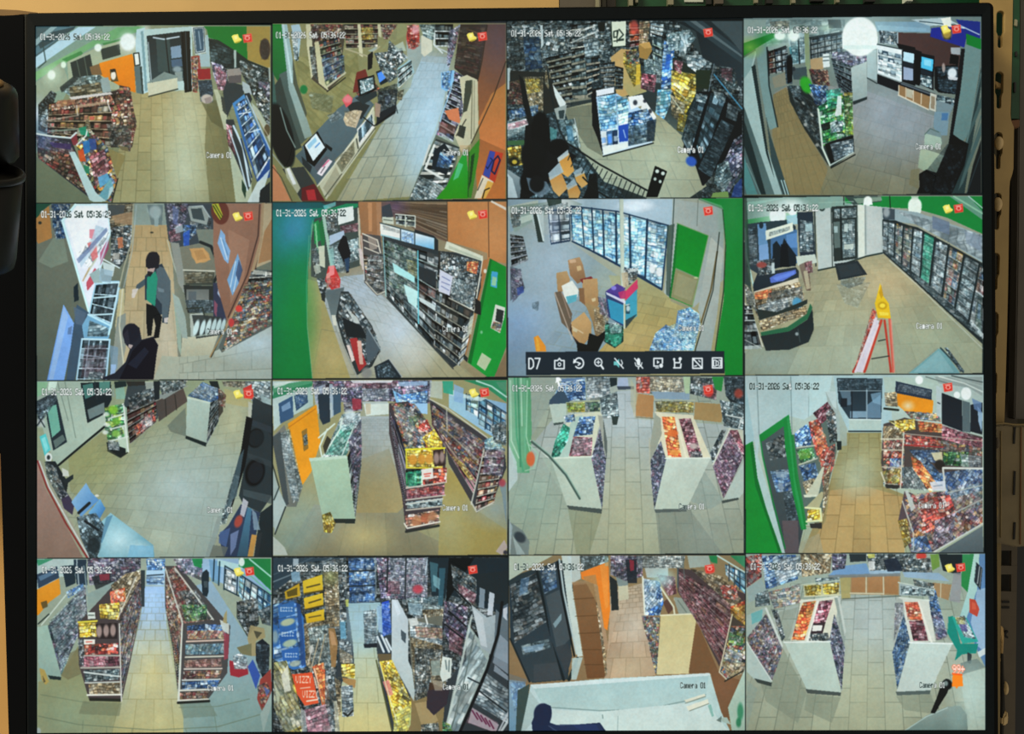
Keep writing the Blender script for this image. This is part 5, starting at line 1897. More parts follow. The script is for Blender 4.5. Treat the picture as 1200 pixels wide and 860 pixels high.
G 98c8d4 70a4b4 30 335,700 400,640 600,790 605,848 340,848
@steel_counter O 335,700 400,640 600,790 605,848 340,848
K 60 50 d8f4f8 .8 440,770
K 36 24 e8fcfc .7 540,810
P 88c0dc .8 490,790 600,795 600,848 480,848
P 5c8ca8 .8 380,660 410,650 360,780 345,780
C 20 1 50 L 2.2 .9 240,660 330,640 370,700 340,850 300,850 260,760
L 14 181c20 250,640 300,595
L 12 181c20 280,680 340,720
E 32 40 1c2428 .9 .2 320,790
E 9 6 e8e8e0 .8 .3 335,560
=== 10 306 438
G a09c70 a4a078 90 45,20 1155,20 1155,850 45,850
G b0b8b4 8c8464 90 465,190 600,190 620,330 680,700 1000,850 100,850 250,600 440,640
T 8 14 707458 .5 1 - .05 1.1 480,200 610,200 1010,860 60,860
G 989478 b0a070 90 470,390 600,340 680,600 640,640 440,640
K 70 130 a8b8c4 .7 530,270
K 90 200 8c8058 .5 500,560
K 110 90 98b0a8 .7 180,660
K 90 50 d8c888 .6 490,750
K 100 80 d8c070 .5 940,620
P a89858 880,430 930,480 1000,620 1150,720 1150,840 830,840 840,600
K 70 110 b8b890 .6 880,700
K 90 60 98a8a8 .8 1100,620
K 70 60 8ca49c .7 130,780
G c8dcd8 b0c8c0 0 50,25 240,25 245,140 120,200 60,260
P 4ca070 .9 50,50 200,25 250,25 240,40 60,90
P 2c8c5c .9 60,80 240,35 240,50 50,110
P e0f0e8 .8 60,35 150,25 110,45 60,60
C 16 1.1 0 G .9 240,25 800,22 790,130 600,120 480,120 260,130
P b8c8d8 .7 245,60 300,40 330,160 260,180
C 16 1 0 W 1 .5 430,60 600,60 600,110 440,120
C 15 1 0 R .9 .5 380,30 640,25 630,60 400,60
P f0f4f8 .8 420,22 620,22 610,34 430,36
@wall_poster P 3c5c80 82,130 148,95 152,195 90,225
P 90b0d0 .8 95,145 135,120 140,150 100,170
@wall_poster P 34506c 155,95 215,70 220,125 165,165
C 12 1 -20 D .8 .5 160,95 215,75 218,120 168,155
@panel G e89c1c f4a424 90 125,225 260,135 278,310 235,450 195,510 165,420
P 8c6c30 .9 190,260 215,245 222,340 200,355
C 12 1 0 K .9 .9 198,280 216,270 220,320 202,330
L 4 c07818 125,245 255,155
P 283440 265,90 320,75 325,215 290,230 275,200
P 40586c 330,60 375,55 375,170 335,190
P c0d4e0 .8 320,40 335,40 340,190 325,200
C 14 1 0 G .8 .9 380,60 475,50 475,165 390,170
P a83444 .8 425,105 470,110 470,155 430,165
P d8e4dc 480,130 598,128 598,180 492,188
P b8c8c8 .8 475,122 595,120 595,132 478,134
P c8b898 .7 490,130 515,130 515,180 492,182
G 90c8e8 78b0e0 90 615,60 780,60 780,175 640,150
C 15 1.3 0 D 1.1 .8 630,80 780,70 780,130 650,135
@freezer_chest P a8d0f0 680,130 780,130 780,180 700,170
C 16 1 0 G 1 .9 600,60 780,25 780,70 660,90
P a0c0e0 .8 640,30 780,25 780,45 650,50
G 8c8c84 6c7068 0 50,290 110,230 165,420 195,520 165,612 110,612
C 20 1 10 K .9 .6 85,270 135,250 195,520 150,600
C 18 1 10 W .9 .5 85,290 130,270 180,590 145,580
P 40484c .8 50,290 90,260 130,600 110,612
P a8b8b4 52,420 80,520 120,610 70,720 52,700
P b8c8c4 55,600 85,540 118,610 65,740
L 6 2c3434 115,612 65,740
P c8d0c4 52,745 110,800 125,838 52,838
L 5 2c3434 50,400 85,520 60,580
@gondola_end G b4d0b4 a4bca4 90 228,392 405,375 442,668 290,668
P c8e0cc 225,385 400,370 402,385 228,400
P 282c28 285,668 442,668 440,690 350,688
@gondola_shelf S 9 4 C a0b0a8 .9 .16 .4 405,378 470,240 470,420 442,668
C 20 1.2 -40 K 1.1 .9 290,380 380,180 465,170 470,250 400,372
C 18 1.2 -40 N .9 .5 300,370 370,230 440,220 400,372
C 16 1 -30 W 1.05 .6 360,220 460,170 465,240 380,260
L 7 dcece0 270,290 345,225
L 7 dcece0 285,378 275,330 310,250
L 7 dcece0 290,378 370,250 380,200
L 6 d8e4dc .9 380,370 430,250
E 26 24 d8e8ec .8 .3 415,180
C 15 1.2 -60 G .8 .8 410,300 470,200 472,380 440,560
P 302c24 .9 290,330 310,280 330,300 300,370
@gondola_shelf P 483c40 600,130 690,120 870,330 860,500 830,690 680,730 660,560 600,270
S 10 12 G a8a4a0 .8 .16 .35 600,160 690,330 672,600 610,240
C 16 1.3 30 M .85 .9 610,130 720,130 860,330 680,360
C 17 1.2 30 W .8 .5 620,140 700,150 780,290 690,330
C 18 1 20 I 1.1 .9 715,215 780,205 800,260 740,265
@snack_bags C 20 1 20 F 1.15 .95 755,290 810,250 850,280 850,335 780,335
C 16 1 20 E .9 .4 690,190 740,190 740,240 700,230
C 18 1.3 0 F 1.15 680,345 860,335 858,395 850,430 680,432
E 20 24 d89838 .9 .2 712,392
E 18 24 d89838 .9 .2 752,390
E 18 24 d89c40 .9 .2 788,390
P 382420 805,350 855,342 862,420 812,424
E 13 26 b8a098 .8 .3 822,385
E 11 26 b8a098 .8 .3 848,380
L 8 e8e030 678,345 860,338
L 7 e0d838 .9 680,345 682,430 850,432
@snack_shelf S 1 6 E c8c8b8 1.1 .12 .2 678,440 760,435 760,520 680,525
C 18 1 0 N .9 .7 685,450 750,440 750,515 690,520
@snack_shelf C 20 1.1 0 I 1 .95 755,435 870,430 870,500 760,520
@price_tag P ece8e0 750,438 805,430 808,480 755,486
L 6 e05040 .9 765,460 795,456
L 5 e05040 .9 768,470 790,468
@snack_shelf C 18 1.3 0 R 1.0 .95 680,535 860,510 860,560 685,575
C 16 1.3 0 I .9 .5 690,530 850,510 850,545 700,560
L 7 c8c0b4 680,525 862,498
L 7 c8c0b4 680,580 862,558
@snack_shelf C 18 1.4 0 K .8 .95 680,590 850,570 850,610 685,620
L 8 d0d4cc 680,600 850,575
L 7 c8c0b0 680,628 845,610
@snack_shelf C 20 1.4 0 B 1.2 675,650 835,625 835,690 680,705
E 24 26 b87850 .8 .25 730,680
E 22 24 b87048 .8 .25 770,665
E 20 22 c08860 .8 .25 805,655
L 7 ece8d8 672,690 685,712 838,682
L 12 30302c 680,728 832,700
@gondola_shelf P 403c40 790,110 1060,290 1030,420 1000,500 990,600 880,410 860,300 800,210
S 8 10 R a8a498 .85 .15 .3 800,130 1060,330 1000,560 800,230
C 16 1.3 35 M .95 .7 800,140 1050,310 1000,470 810,230
C 16 1.3 35 G .9 .4 850,160 1050,320 1000,400 860,230
L 6 d0d0c0 .9 790,110 870,150 1060,290
L 5 c8c8b8 .8 870,150 872,260
L 6 c8b8a0 .8 865,310 1000,500
L 6 b8b0a0 .7 860,250 1020,400
C 15 1 35 F .9 .6 880,360 950,410 1000,480 980,490
@gondola_end P 3c3c40 1045,340 1140,345 1150,430 1080,600 1010,640 985,590
S 8 5 B b8b4a8 1 .18 .3 1045,340 1145,345 1090,600 1000,630
C 15 1.4 10 G 1.05 .6 1050,330 1145,340 1130,470 1040,460
L 7 c8ccc0 .9 1045,345 985,600
L 7 d8d8c8 .9 985,590 1010,635 1090,590
C 14 1 0 H .9 .7 1045,300 1100,280 1140,345 1050,345
G a8d0e0 90b8d8 0 880,70 1150,130 1150,320 1060,270 880,150
@cooler_door S 3 3 H d0e4ec 1.1 .08 .5 965,90 1020,80 1015,195 962,160
@cooler_door S 4 5 H c8e0ec 1 .08 .5 1025,100 1150,180 1150,310 1020,230
L 5 24384c 962,85 962,160
L 5 24384c 1025,90 1018,200
L 5 24384c 1058,120 1050,250
L 5 24384c 1092,140 1085,270
L 5 24384c 1125,160 1118,290
L 5 24384c 1000,80 1150,175
G 2c9060 3ca070 0 950,22 1150,22 1150,125 1060,60
L 7 c8ece0 1010,25 1080,50 1150,100
P d8ece8 .8 880,60 960,90 1060,105 1030,120 880,90
P 38b090 .9 850,25 900,25 900,90 855,80
P 90b8e0 .8 905,40 950,60 945,130 905,120
P c8d8d8 .6 790,25 850,25 850,110 790,100
P 6ca084 .6 1100,30 1150,30 1150,80 1120,60
C 15 1 0 C 1 .8 1080,230 1150,210 1150,330 1090,310
P 7890a0 .7 1110,490 1150,500 1150,700 1130,560
E 16 18 b03848 .8 .3 1130,500
P c8b8bc .8 1100,820 1140,765 1155,800 1130,838
E 10 10 302c3c .9 .2 1145,825
@floor_sign C 16 1 70 F .85 .95 285,650 325,635 350,690 330,735 295,730
P 6c5428 .7 305,700 330,690 330,730 310,735
=== 11 583 434
G a4b0a4 a4a884 90 45,20 1155,20 1155,852 45,852
G b0bcc0 a8ac90 90 560,90 640,85 640,220 1155,250 1155,852 45,852 60,460 250,230
T 7 14 5c645a .65 1 - .04 1.2 5,860 205,100 990,100 1195,860
K 120 100 c0ccd0 .6 600,190
K 100 200 c0bc94 .5 580,660
P 8c9070 .6 330,640 490,655 430,852 370,852
P 80887c .6 740,640 900,640 1060,852 760,852
K 130 140 98b4a4 .7 150,600
K 100 100 98a49c .6 1000,760
P 94a49c .6 930,400 1060,600 1000,640 900,600
P 9caaa0 .6 155,120 300,60 250,140 160,300
G 98c8a8 60a878 0 50,25 155,25 160,280 150,470 90,470 55,350
L 8 5cb084 80,25 90,300 120,460
L 6 d0f0d8 .7 110,25 115,250
L 8 4c9870 95,30 108,440
L 5 b8e8c8 .8 140,40 135,300 160,400
L 7 78bc94 125,30 130,400
L 6 c8e8d0 .8 60,40 65,320 100,400
P c8d8d8 .8 50,330 90,420 95,500 50,560
E 20 34 d86838 .95 .15 155,405
L 5 a8ccb0 140,330 190,380 170,450 130,460
L 6 dce8dc .9 155,320 240,400
P 6080b0 .8 300,30 410,25 410,120 290,140
@product_rack C 20 1.2 -10 D 1.05 .9 295,50 410,30 415,130 250,140
C 18 1.3 -5 W 1.05 .95 415,25 525,22 530,110 420,125
C 15 1.3 -5 C .9 .4 415,30 525,25 530,150 420,160
@product_rack C 15 1.2 -10 K .8 .9 480,120 560,90 570,210 490,215
P 303c38 535,205 568,205 560,245 540,245
P 202c30 525,25 560,25 560,60 530,70
P b0c0e0 .8 565,25 610,25 615,70 560,70
P 384050 .9 560,66 640,66 640,80 565,82
P 3c5064 245,130 300,70 340,140 320,150 240,155
P c0d0c4 242,150 325,145 320,230 262,242
P 303c38 .8 262,238 310,232 308,242 265,248
@product_rack P a8b494 320,140 480,130 482,185 325,190
C 20 1.1 0 F .9 .9 325,145 410,140 410,185 330,185
C 18 1.1 0 G .9 .9 410,140 480,138 480,182 410,185
C 14 1.2 0 E .9 .4 325,145 480,140 480,180 330,185
P d8dcc4 345,195 480,185 490,200 440,400 250,400 310,260
P b8d0c4 250,400 360,210 400,200 330,400
@product_box C 17 1.2 -10 D .95 .95 385,210 460,205 445,290 355,300
@product_box C 18 1.1 -15 R 1.1 .95 355,300 445,305 440,390 335,392
C 12 1 80 W .9 .4 360,310 440,310 435,385 345,388
@product_packs C 20 1.2 -50 N 1.15 .95 250,400 270,320 310,240 340,260 330,320 290,392
C 18 1 10 D .75 .9 310,205 360,195 365,230 320,235
@gondola_shelf C 14 1 75 G .95 440,400 490,230 512,370 490,640
C 14 1 75 L 2 .35 445,400 490,230 512,370 490,640
P a8aca0 470,200 492,205 512,370 505,400
P 58605c .9 495,210 515,330 512,400 500,350
@gondola_end G c0d0c0 bcc8b8 90 250,405 438,395 490,640 325,622
L 6 dce8d8 250,402 440,395
P 4c5450 325,622 490,638 488,660 335,640
P a8b8a8 .8 210,400 250,405 325,622 300,560
P e0dcc0 745,190 915,200 1000,400 790,400 735,300
@product_box C 19 1.2 10 Q 1.15 770,208 830,208 862,395 800,395
@product_box C 17 1.1 10 R .9 850,218 905,215 960,395 900,398
E 26 16 e87838 .9 .2 820,285
E 24 14 e89848 .9 .2 830,375
E 20 14 d0c8c0 .8 .3 920,345
C 14 1 0 C .9 .8 900,370 955,370 962,398 905,398
L 9 ece8d0 838,215 885,400
P a0a494 738,195 765,215 770,290 715,420 712,360
@gondola_shelf C 14 1 100 G .95 712,420 765,320 790,405 735,640
C 14 1 100 L 2 .35 712,420 765,320 790,405 735,640
L 5 b8b8a4 712,310 716,470
@gondola_end G c8d4c8 c0ccbc 90 790,405 1000,400 885,640 735,640
L 6 e4ece0 785,402 1002,400
P 5c6460 735,640 888,636 885,650 740,656
C 19 1.1 0 F .85 .95 740,135 920,140 918,190 745,185
C 14 1.2 0 C .9 .4 740,135 920,140 918,190 745,185
L 5 b8bca0 735,125 925,132
L 7 dcd8c0 740,188 918,208
@cabinet G b88c5c b08454 0 650,98 732,110 728,212 648,205
@cabinet P a88c5c 925,140 1060,150 1050,235 920,220
L 6 c8c4b0 642,95 642,205
L 5 807050 .8 650,210 728,216
C 18 1.1 0 I .95 .95 650,22 715,22 715,100 650,95
C 17 1.1 0 J .9 715,22 870,22 875,95 715,100
C 14 1.1 0 W .9 .35 715,22 870,22 875,95 715,100
P 8ca4b8 .9 720,90 900,95 900,130 740,125
P b8d0a8 .9 870,22 905,22 900,100 880,100
C 18 1.1 10 C .9 .95 905,22 1030,30 1020,130 900,100
C 16 1.1 10 R .9 .5 960,50 1030,60 1025,130 960,110
E 22 26 d83c38 .9 .2 990,90
P 30a048 1005,22 1060,22 1050,90 1020,80
P 20282c 1060,22 1155,22 1155,160 1100,150 1070,110
C 16 1 0 L 2 .6 1060,22 1155,22 1155,160 1070,110
E 20 22 b84838 .8 .3 1130,100
P b8b898 .6 625,30 660,100 640,200 625,150
P a8b4b4 1060,170 1155,180 1155,280 1060,260
C 15 1.1 30 K .8 1040,130 1155,150 1155,270 1060,250
L 7 d8e0dc .9 1070,200 1145,215 1130,260
P c8ccb8 1065,260 1150,270 1155,400 1090,270
@product_box C 16 1.1 40 R 1 .95 1085,270 1125,270 1155,350 1155,400
C 16 1 60 C .9 995,380 1050,270 1070,270 1010,430
@gondola_shelf C 15 1 60 R .95 1010,440 1085,270 1150,400 1060,590
C 14 1 60 G 1 .6 1010,440 1085,270 1150,400 1060,590
L 7 d8dccc 1010,430 1090,262
@gondola_end P bccac0 1058,592 1155,410 1155,560 1130,590
P 48504c 1050,600 1130,585 1130,595 1055,612
L 10 4c6058 160,325 240,390 320,480 385,590
L 5 98b8a8 165,318 245,385 325,475 388,582
P 808c88 60,700 120,740 150,790 145,852 60,852
E 30 22 303840 .9 .2 40 105,770
P b8c8c4 .7 70,760 130,850 90,852
P b8c8d0 .6 50,680 70,720 60,840 50,852
=== 12 860 432
G b8ccc8 b0bca0 90 45,20 1170,20 1170,852 45,852
G a8c8cc c8dcdc 0 50,25 460,25 440,160 330,230 250,210 120,300 50,380
G c0d4d4 b0c8c8 0 50,25 270,25 262,210 120,300 110,420
L 4 6c8080 .7 107,30 118,300
L 4 6c8080 .7 266,30 272,300
L 3 7c9090 .6 352,30 350,215
P c0dcdc .8 350,30 460,30 430,150 352,215
G 948c5c a89868 90 530,290 690,290 700,540 800,580 800,852 320,852 440,560 490,380
G b89c68 c0a46c 90 450,560 620,540 790,590 800,852 330,852 430,700
T 7.5 7 705c34 .6 1 - .06 1.2 304,852 453,295 767,295 892,852
K 90 90 b8c0a0 .6 590,440
K 60 60 bcc8b0 .6 570,510
K 70 60 c8b070 .5 640,700
P a8a488 .6 310,800 400,760 420,852 310,852
@green_door G 1c9c38 18b03c 90 50,350 88,330 110,480 170,660 235,852 50,852
P 0c6c28 .8 75,350 88,330 120,520 180,680 225,830 210,852 165,720 100,540
P b8d0cc 92,350 125,440 180,620 255,852 225,852 150,640 110,500
G 505c5c 3c4448 90 125,320 255,215 275,500 325,740 300,852 240,852 180,620 140,430
C 22 1 30 C .9 .8 150,340 240,290 250,400 170,420
C 18 1 0 D 1 .7 170,470 260,460 270,560 200,570
P 98b0c0 .8 195,475 250,470 245,500 200,500
P 8898a8 .8 205,530 230,525 232,550 208,555
C 16 1 0 L 2 .7 230,570 290,560 310,700 250,700
P 705c60 .7 225,700 300,700 305,852 240,852
G 20a84c 18983c 90 120,300 258,205 262,240 135,330 125,330
@door_frame P 1c9c44 232,235 258,210 275,330 300,540 340,740 315,745 272,560 240,360
P 38b060 .8 248,225 258,215 272,330 298,540 330,735 322,740 285,560
L 7 189040 .9 122,305 135,400 180,600 240,830
P 1c8c3c .9 268,300 280,300 300,480 345,720 330,715 285,500
P 607068 280,300 400,230 470,150 480,380 420,640 400,710 340,710 300,480
@snack_shelf C 22 1 -60 D 1.1 .95 285,290 340,250 370,290 360,350 290,360
@snack_shelf C 20 1 -50 I 1.1 .95 350,240 400,225 440,360 390,400 360,300
C 20 1 -50 Q 1.0 .5 370,250 430,300 450,420 400,430
@snack_shelf C 18 1.1 -50 R .95 370,200 440,145 470,160 470,200 410,250
C 18 1 -50 C .95 .95 430,200 475,150 485,330 450,340
C 16 1 -50 E 1.15 .9 292,370 370,360 385,410 310,435
P 78c048 .6 300,380 350,365 360,400 310,420
@snack_shelf C 20 1 -60 D .85 .95 305,445 380,430 400,500 330,520
C 16 1 -60 J .9 .9 320,520 380,500 390,570 340,580
C 15 1 -60 I 1 .8 400,380 475,340 470,440 420,560
L 7 c8ccb8 .9 295,360 380,350
L 7 c8ccb8 .9 305,440 390,410
P c8ccb4 340,580 415,450 425,450 395,585
P e4e8d0 .9 325,580 390,580 395,590 330,592
P b8b48c 335,640 410,565 425,570 400,640
@yellow_box C 16 1.5 -10 F 1.1 345,650 405,640 405,695 345,700
L 9 e8ecb8 335,640 405,645 410,700 
L 9 e8ecb8 340,705 410,700
C 14 1 -70 J .9 .9 420,500 455,430 440,600 415,690
P 34302c 355,715 412,710 412,738 360,735
P a8b8b4 430,100 485,100 490,200 530,170 530,340 510,355 490,350 475,200 440,150
G b0c0b8 a0ac9c 90 490,180 530,175 530,350 500,355
P c8dcdc .8 430,98 480,98 480,180 465,170
P 1c2424 480,330 505,330 505,370 485,372
P b0ccd0 465,25 740,25 740,290 540,290 490,180
@storefront_window G 1c2830 30404c 90 482,35 696,38 690,228 540,225 490,150
P 607888 .9 495,95 545,95 550,160 520,165
P 98b8cc .8 545,190 620,190 620,220 545,222
P 7898b0 .8 625,160 690,110 688,222 625,222
P 8cb4cc .7 640,110 690,100 685,160 650,150
L 5 181c24 552,40 552,222
L 6 a0b8c4 .9 622,85 622,225
P 1c2028 500,130 530,130 530,170 500,170
C 14 1.2 0 L 2.5 .5 485,40 695,40 695,90 490,90
L 4 c8dce0 .7 490,95 690,95
@white_bench P b8ccc4 540,228 690,228 690,278 540,275
L 6 1c2424 538,284 690,284
L 5 e4f0ec .8 540,228 690,230
P b8ccc0 700,30 960,40 970,190 720,190
@orange_board G e8941c f09c20 0 765,105 935,140 930,200 800,190 765,160
@dark_window P 283448 758,50 928,90 925,138 756,105
C 12 1 0 W .6 .5 770,60 925,95 920,125 765,95
C 16 1.1 0 J .8 .9 705,105 760,100 770,170 710,165
L 10 20241c 705,178 770,185
K 20 16 e8f8f0 .7 815,165
C 14 1.2 5 M .9 .8 800,190 960,200 970,240 830,225
E 18 20 f8fffc 1 .15 868,45
E 24 30 f8fffc 1 .1 1088,108
E 15 16 f8fffc 1 .15 1045,115
P 98a4a0 .8 940,30 1165,30 1165,120 1100,80 960,60
L 6 e0ece4 .9 960,28 1080,60 1165,100
L 6 b8c8c0 .8 1000,25 1165,75
L 4 3c4848 1020,25 1165,55
L 5 60706c .8 900,30 1000,60
@dark_window G 181c24 20242c 90 975,105 1068,140 1070,285 975,250
P c0d0d0 948,70 972,80 972,220 950,210
L 5 303840 955,150 965,155
@dark_window P 1c2028 1108,160 1165,150 1165,300 1108,285
P a8c8e0 .9 1140,165 1165,200 1160,290 1145,240
P 6c8cb8 .8 1115,130 1160,150 1158,200 1125,180
P 5c6c70 1070,140 1105,150 1108,290 1070,285
P 504440 700,250 800,220 1165,310 1165,560 790,550 710,545 690,430
@gondola_shelf C 19 1 -60 M 1 .95 700,260 800,255 795,540 700,530
@snack_shelf C 18 1 -60 J 1 .9 700,260 790,255 785,320 700,330
C 18 1 -60 F .8 .6 760,230 850,225 850,275 780,290
@snack_shelf C 17 1 -60 B 1 .9 700,330 790,320 790,370 700,380
@snack_shelf C 17 1 -60 I .9 .8 705,380 790,370 790,410 700,410
C 18 1 -60 D 1 .7 730,410 790,410 785,450 730,450
C 18 1 -60 F .85 .6 690,470 780,455 775,530 700,520
L 7 dcd8c0 .9 690,320 800,320
L 6 c8c4b0 .9 695,370 795,372
L 6 c8c4b0 .9 695,450 785,455
L 6 d8d4bc 690,475 710,530 770,535
P 34302c 710,530 775,535 770,552 715,550
L 6 d8d4c0 795,290 780,550
@snack_shelf C 18 1.1 20 F 1.1 .9 725,235 845,228 850,275 790,285
@snack_shelf C 17 1.1 5 Q 1.05 .95 860,235 975,250 975,290 870,285
@gondola_shelf C 17 1 10 R 1 .95 975,255 1165,320 1165,370 975,320
C 17 1 10 M 1 .6 800,300 1165,360 1165,400 805,350
@snack_shelf C 17 1 10 I 1 .75 800,300 970,315 970,350 805,350
L 7 a83030 .9 800,348 980,358
L 5 c8b8a8 .8 800,295 1165,330
C 17 1 5 E .75 .9 980,380 1100,380 1100,450 980,440
C 18 1 5 D .7 .7 820,370 960,370 990,440 860,420
C 16 1 5 W .9 .7 1060,390 1160,400 1160,450 1070,450
P d8d0a8 .9 925,385 975,380 980,430 940,420
E 24 24 28201c .95 .15 965,440
C 17 1 60 K .9 .7 785,450 860,450 900,560 790,550
@product_box C 20 1.2 30 D .9 .95 850,390 930,440 990,510 960,540 880,470
@product_box C 18 1.2 30 Q 1.0 .9 830,400 870,420 960,540 920,570 840,460
P 5c4c50 770,700 800,560 900,600 1000,560 1165,450 1165,720 940,845 830,850
@gondola_shelf C 22 1 -55 R 1 800,590 1010,560 1165,480 1165,720 930,848 830,848
C 22 1 -55 M 1 .7 800,580 1010,560 1165,480 1165,720 930,848 830,848
C 20 1 -55 D .9 .7 960,480 1165,450 1165,560 1000,600
C 20 1 -55 K .9 .5 1000,560 1165,520 1165,640 1020,650
@snack_bags C 24 1.2 -20 I 1.1 .85 870,600 1010,580 1040,660 1000,740 880,760
C 20 1 -50 G .9 .7 940,700 1040,660 1020,800 930,840
C 22 1 -50 D .9 .8 830,780 900,770 930,848 830,848
C 16 1 60 F .8 .8 768,700 810,690 830,800 800,830
P c8d0c8 .9 800,560 815,560 850,640 830,660
L 10 dce0d8 980,455 1165,458
L 9 d0d4cc 980,460 990,560
P dce0e8 .9 915,520 990,515 985,560 930,560
L 6 8898a8 .8 935,540 975,535
L 7 b8bcb4 .8 1000,570 1165,535
L 7 b8bcb4 .8 1040,660 1165,600
L 8 dce4dc .9 940,845 1165,715
L 6 d8dcd0 .8 790,610 840,760 840,840
P 54606c 1165,725 1170,850 960,850
G 707c80 5c686c 90 1165,725 1170,852 960,852
=== 13 30 645
G a4b0a0 98a488 90 50,20 1155,20 1155,858 50,858
G 98a890 98a490 90 50,560 1155,560 1155,858 50,858
G 8c8c60 a0a078 90 160,580 290,360 300,560 460,700 460,858 50,858 60,600
G a4c4ec b8b078 90 560,155 650,155 660,330 720,700 800,858 400,858 460,640 540,300
T 3.6 11 746c3c .55 1 - .05 1.2 555,190 655,190 760,858 400,858
G 98b4c8 8ca49c 90 800,150 870,130 1000,330 1155,560 1155,858 740,858 740,700 950,420
K 60 70 b8dcff .7 605,210
K 90 130 e0d08c .7 600,560
K 100 70 d8d098 .6 600,800
K 130 120 90a488 .7 200,760
K 120 100 88a49c .6 980,760
L 4 6c7860 .7 60,760 250,800 600,825 900,810 1110,750
L 4 6c7860 .6 70,660 300,700 
L 4 6c7860 .6 720,720 900,715 1050,680
L 3 6c7860 .6 270,780 265,858
L 3 6c7860 .6 380,810 380,858
L 3 6c7860 .6 500,820 495,858
L 3 6c7860 .6 750,820 765,858
L 3 6c7860 .6 880,720 900,850
P 7c7454 .7 200,470 260,440 270,560 200,590 165,570
P 787c60 .6 270,690 450,700 440,760 250,750
P 788878 .6 720,695 860,690 900,760 740,770
P c0d4d0 50,28 250,28 250,110 165,110 55,180
P 2c9c68 .8 50,30 130,28 60,60
P 34465c 52,100 150,60 158,115 60,165
P 6c8ca8 .8 60,110 145,75 150,90 70,130
@panel G eca02c e89418 90 55,170 158,118 165,190 110,230 60,290 55,290
P 60502c .9 72,230 100,220 105,250 80,260
P 20303c 170,60 230,55 235,140 190,160
P 283848 225,30 285,30 290,150 240,145
L 6 b8c8cc .9 240,30 250,150
L 6 90a4a8 .9 275,60 290,200
C 17 1 0 G .85 .95 290,25 540,22 540,70 420,140 300,150
P 202428 .8 310,110 400,90 400,150 330,170
P 983444 .8 345,100 395,95 395,125 350,130
K 40 30 c8d8d4 .6 340,220
G 90a4a0 98a89c 90 290,190 420,130 330,280 290,260
@gondola_end G a8c4b4 98b0a4 90 55,345 105,335 168,578 110,570 62,540
P 202c2c 105,570 168,578 165,592 115,588
@gondola_shelf S 9 6 N 90a49c .8 .16 .4 105,340 245,190 245,380 168,570
C 16 1.3 -45 G .85 .8 105,340 280,150 290,290 165,560
C 16 1.3 -40 K .9 .5 110,320 280,150 285,310 160,480
L 6 d0dcd0 75,335 190,195
C 16 1.2 -40 D .95 .8 190,180 270,140 275,170 200,210
L 6 283430 60,330 110,285
C 14 1 -30 W .9 .6 165,500 210,440 200,500 165,570
P 4c4040 430,130 545,100 545,250 480,560 450,690 300,690 250,520 245,330
@gondola_shelf S 9 14 G a8a8ac .9 .16 .35 440,320 540,110 545,250 450,660
C 14 1 -60 M .9 .45 440,320 540,110 545,250 450,660
C 17 1.2 -50 J .9 .9 400,150 470,95 540,80 540,120 450,280
@snack_bags C 20 1 -40 Q 1.1 .95 395,180 465,160 470,225 400,235
C 18 1 -40 I 1.1 .7 400,180 460,165 460,225 400,230
@snack_bags C 22 1.1 0 F 1.2 .95 345,240 440,230 440,310 350,305
P d8e0d8 290,275 325,275 328,305 292,308
L 5 303c34 .8 295,290 320,290
@snack_bags C 20 1.2 0 F 1.2 248,325 335,318 335,390 255,392
P 2c2020 330,330 430,325 430,400 335,400
E 13 28 b8a098 .85 .25 345,365
E 13 28 b8a098 .85 .25 378,362
E 13 28 b8a098 .85 .25 410,360
L 8 e8dc48 248,322 335,316
@snack_shelf C 20 1 0 I 1 .95 275,425 435,420 435,470 280,475
@price_tag P ece8dc 272,402 325,402 326,424 274,426
L 5 d84838 .8 285,414 312,413
@snack_shelf C 20 1 0 R .9 .95 260,480 440,480 440,530 265,530
L 7 b8b4a8 255,478 440,478
L 8 b8b4a8 260,535 440,532
@snack_shelf C 18 1.3 0 K .7 .95 275,545 440,540 435,590 280,600
L 8 d0d8d4 275,555 440,575
@snack_shelf C 20 1.1 0 J .9 .95 295,610 445,595 445,660 300,665
L 8 ecece0 290,662 450,660
L 7 c8ccc4 280,605 440,600
L 14 24241c 305,682 445,686
L 6 d8d8d0 440,330 450,690
L 6 e0e0d4 .8 430,310 520,110
C 14 1 -70 C .9 .8 245,400 275,400 275,530 255,520
C 15 1 0 D 1 .95 565,25 655,25 655,80 570,80
P b8d8f0 565,80 655,80 650,150 568,148
L 6 24303c .9 570,105 645,100
L 5 304050 .9 570,135 640,140
C 12 2 0 D .9 .6 565,110 650,110 650,145 568,145
P 283034 .9 540,80 560,80 558,250 545,250
P 4c4848 655,60 720,60 960,340 945,560 850,690 720,690 690,450 655,250
@gondola_shelf S 9 12 M a8aca4 .85 .16 .35 655,80 735,340 720,640 665,280
C 15 1.2 60 B .95 .7 655,80 700,60 880,310 740,330 700,450 660,280
C 17 1 50 C 1 .7 720,180 800,170 880,310 800,310
C 17 1.1 50 I .9 .6 690,130 740,120 760,170 700,180
L 7 d8dcd0 .9 700,70 880,310
L 6 d8dcd0 .9 655,70 735,320 720,690
@price_sign P c8d8b0 765,270 815,255 820,310 780,320
E 22 24 30382c .8 .2 775,255
C 16 1 0 E .8 .7 730,240 850,240 850,310 750,320
@snack_shelf C 22 1 -70 D .9 .95 755,340 840,330 935,335 940,400 760,400
C 20 1 -70 Q .95 .55 755,360 935,360 940,400 760,402
@snack_shelf C 22 1 -70 H .8 .95 750,425 930,420 935,470 750,475
C 18 1 -70 C .8 .4 750,425 930,420 935,470 750,475
@snack_shelf C 20 1 -70 J .9 .95 745,500 920,490 920,530 745,535
C 18 1 0 R .9 .5 745,500 920,490 920,530 745,535
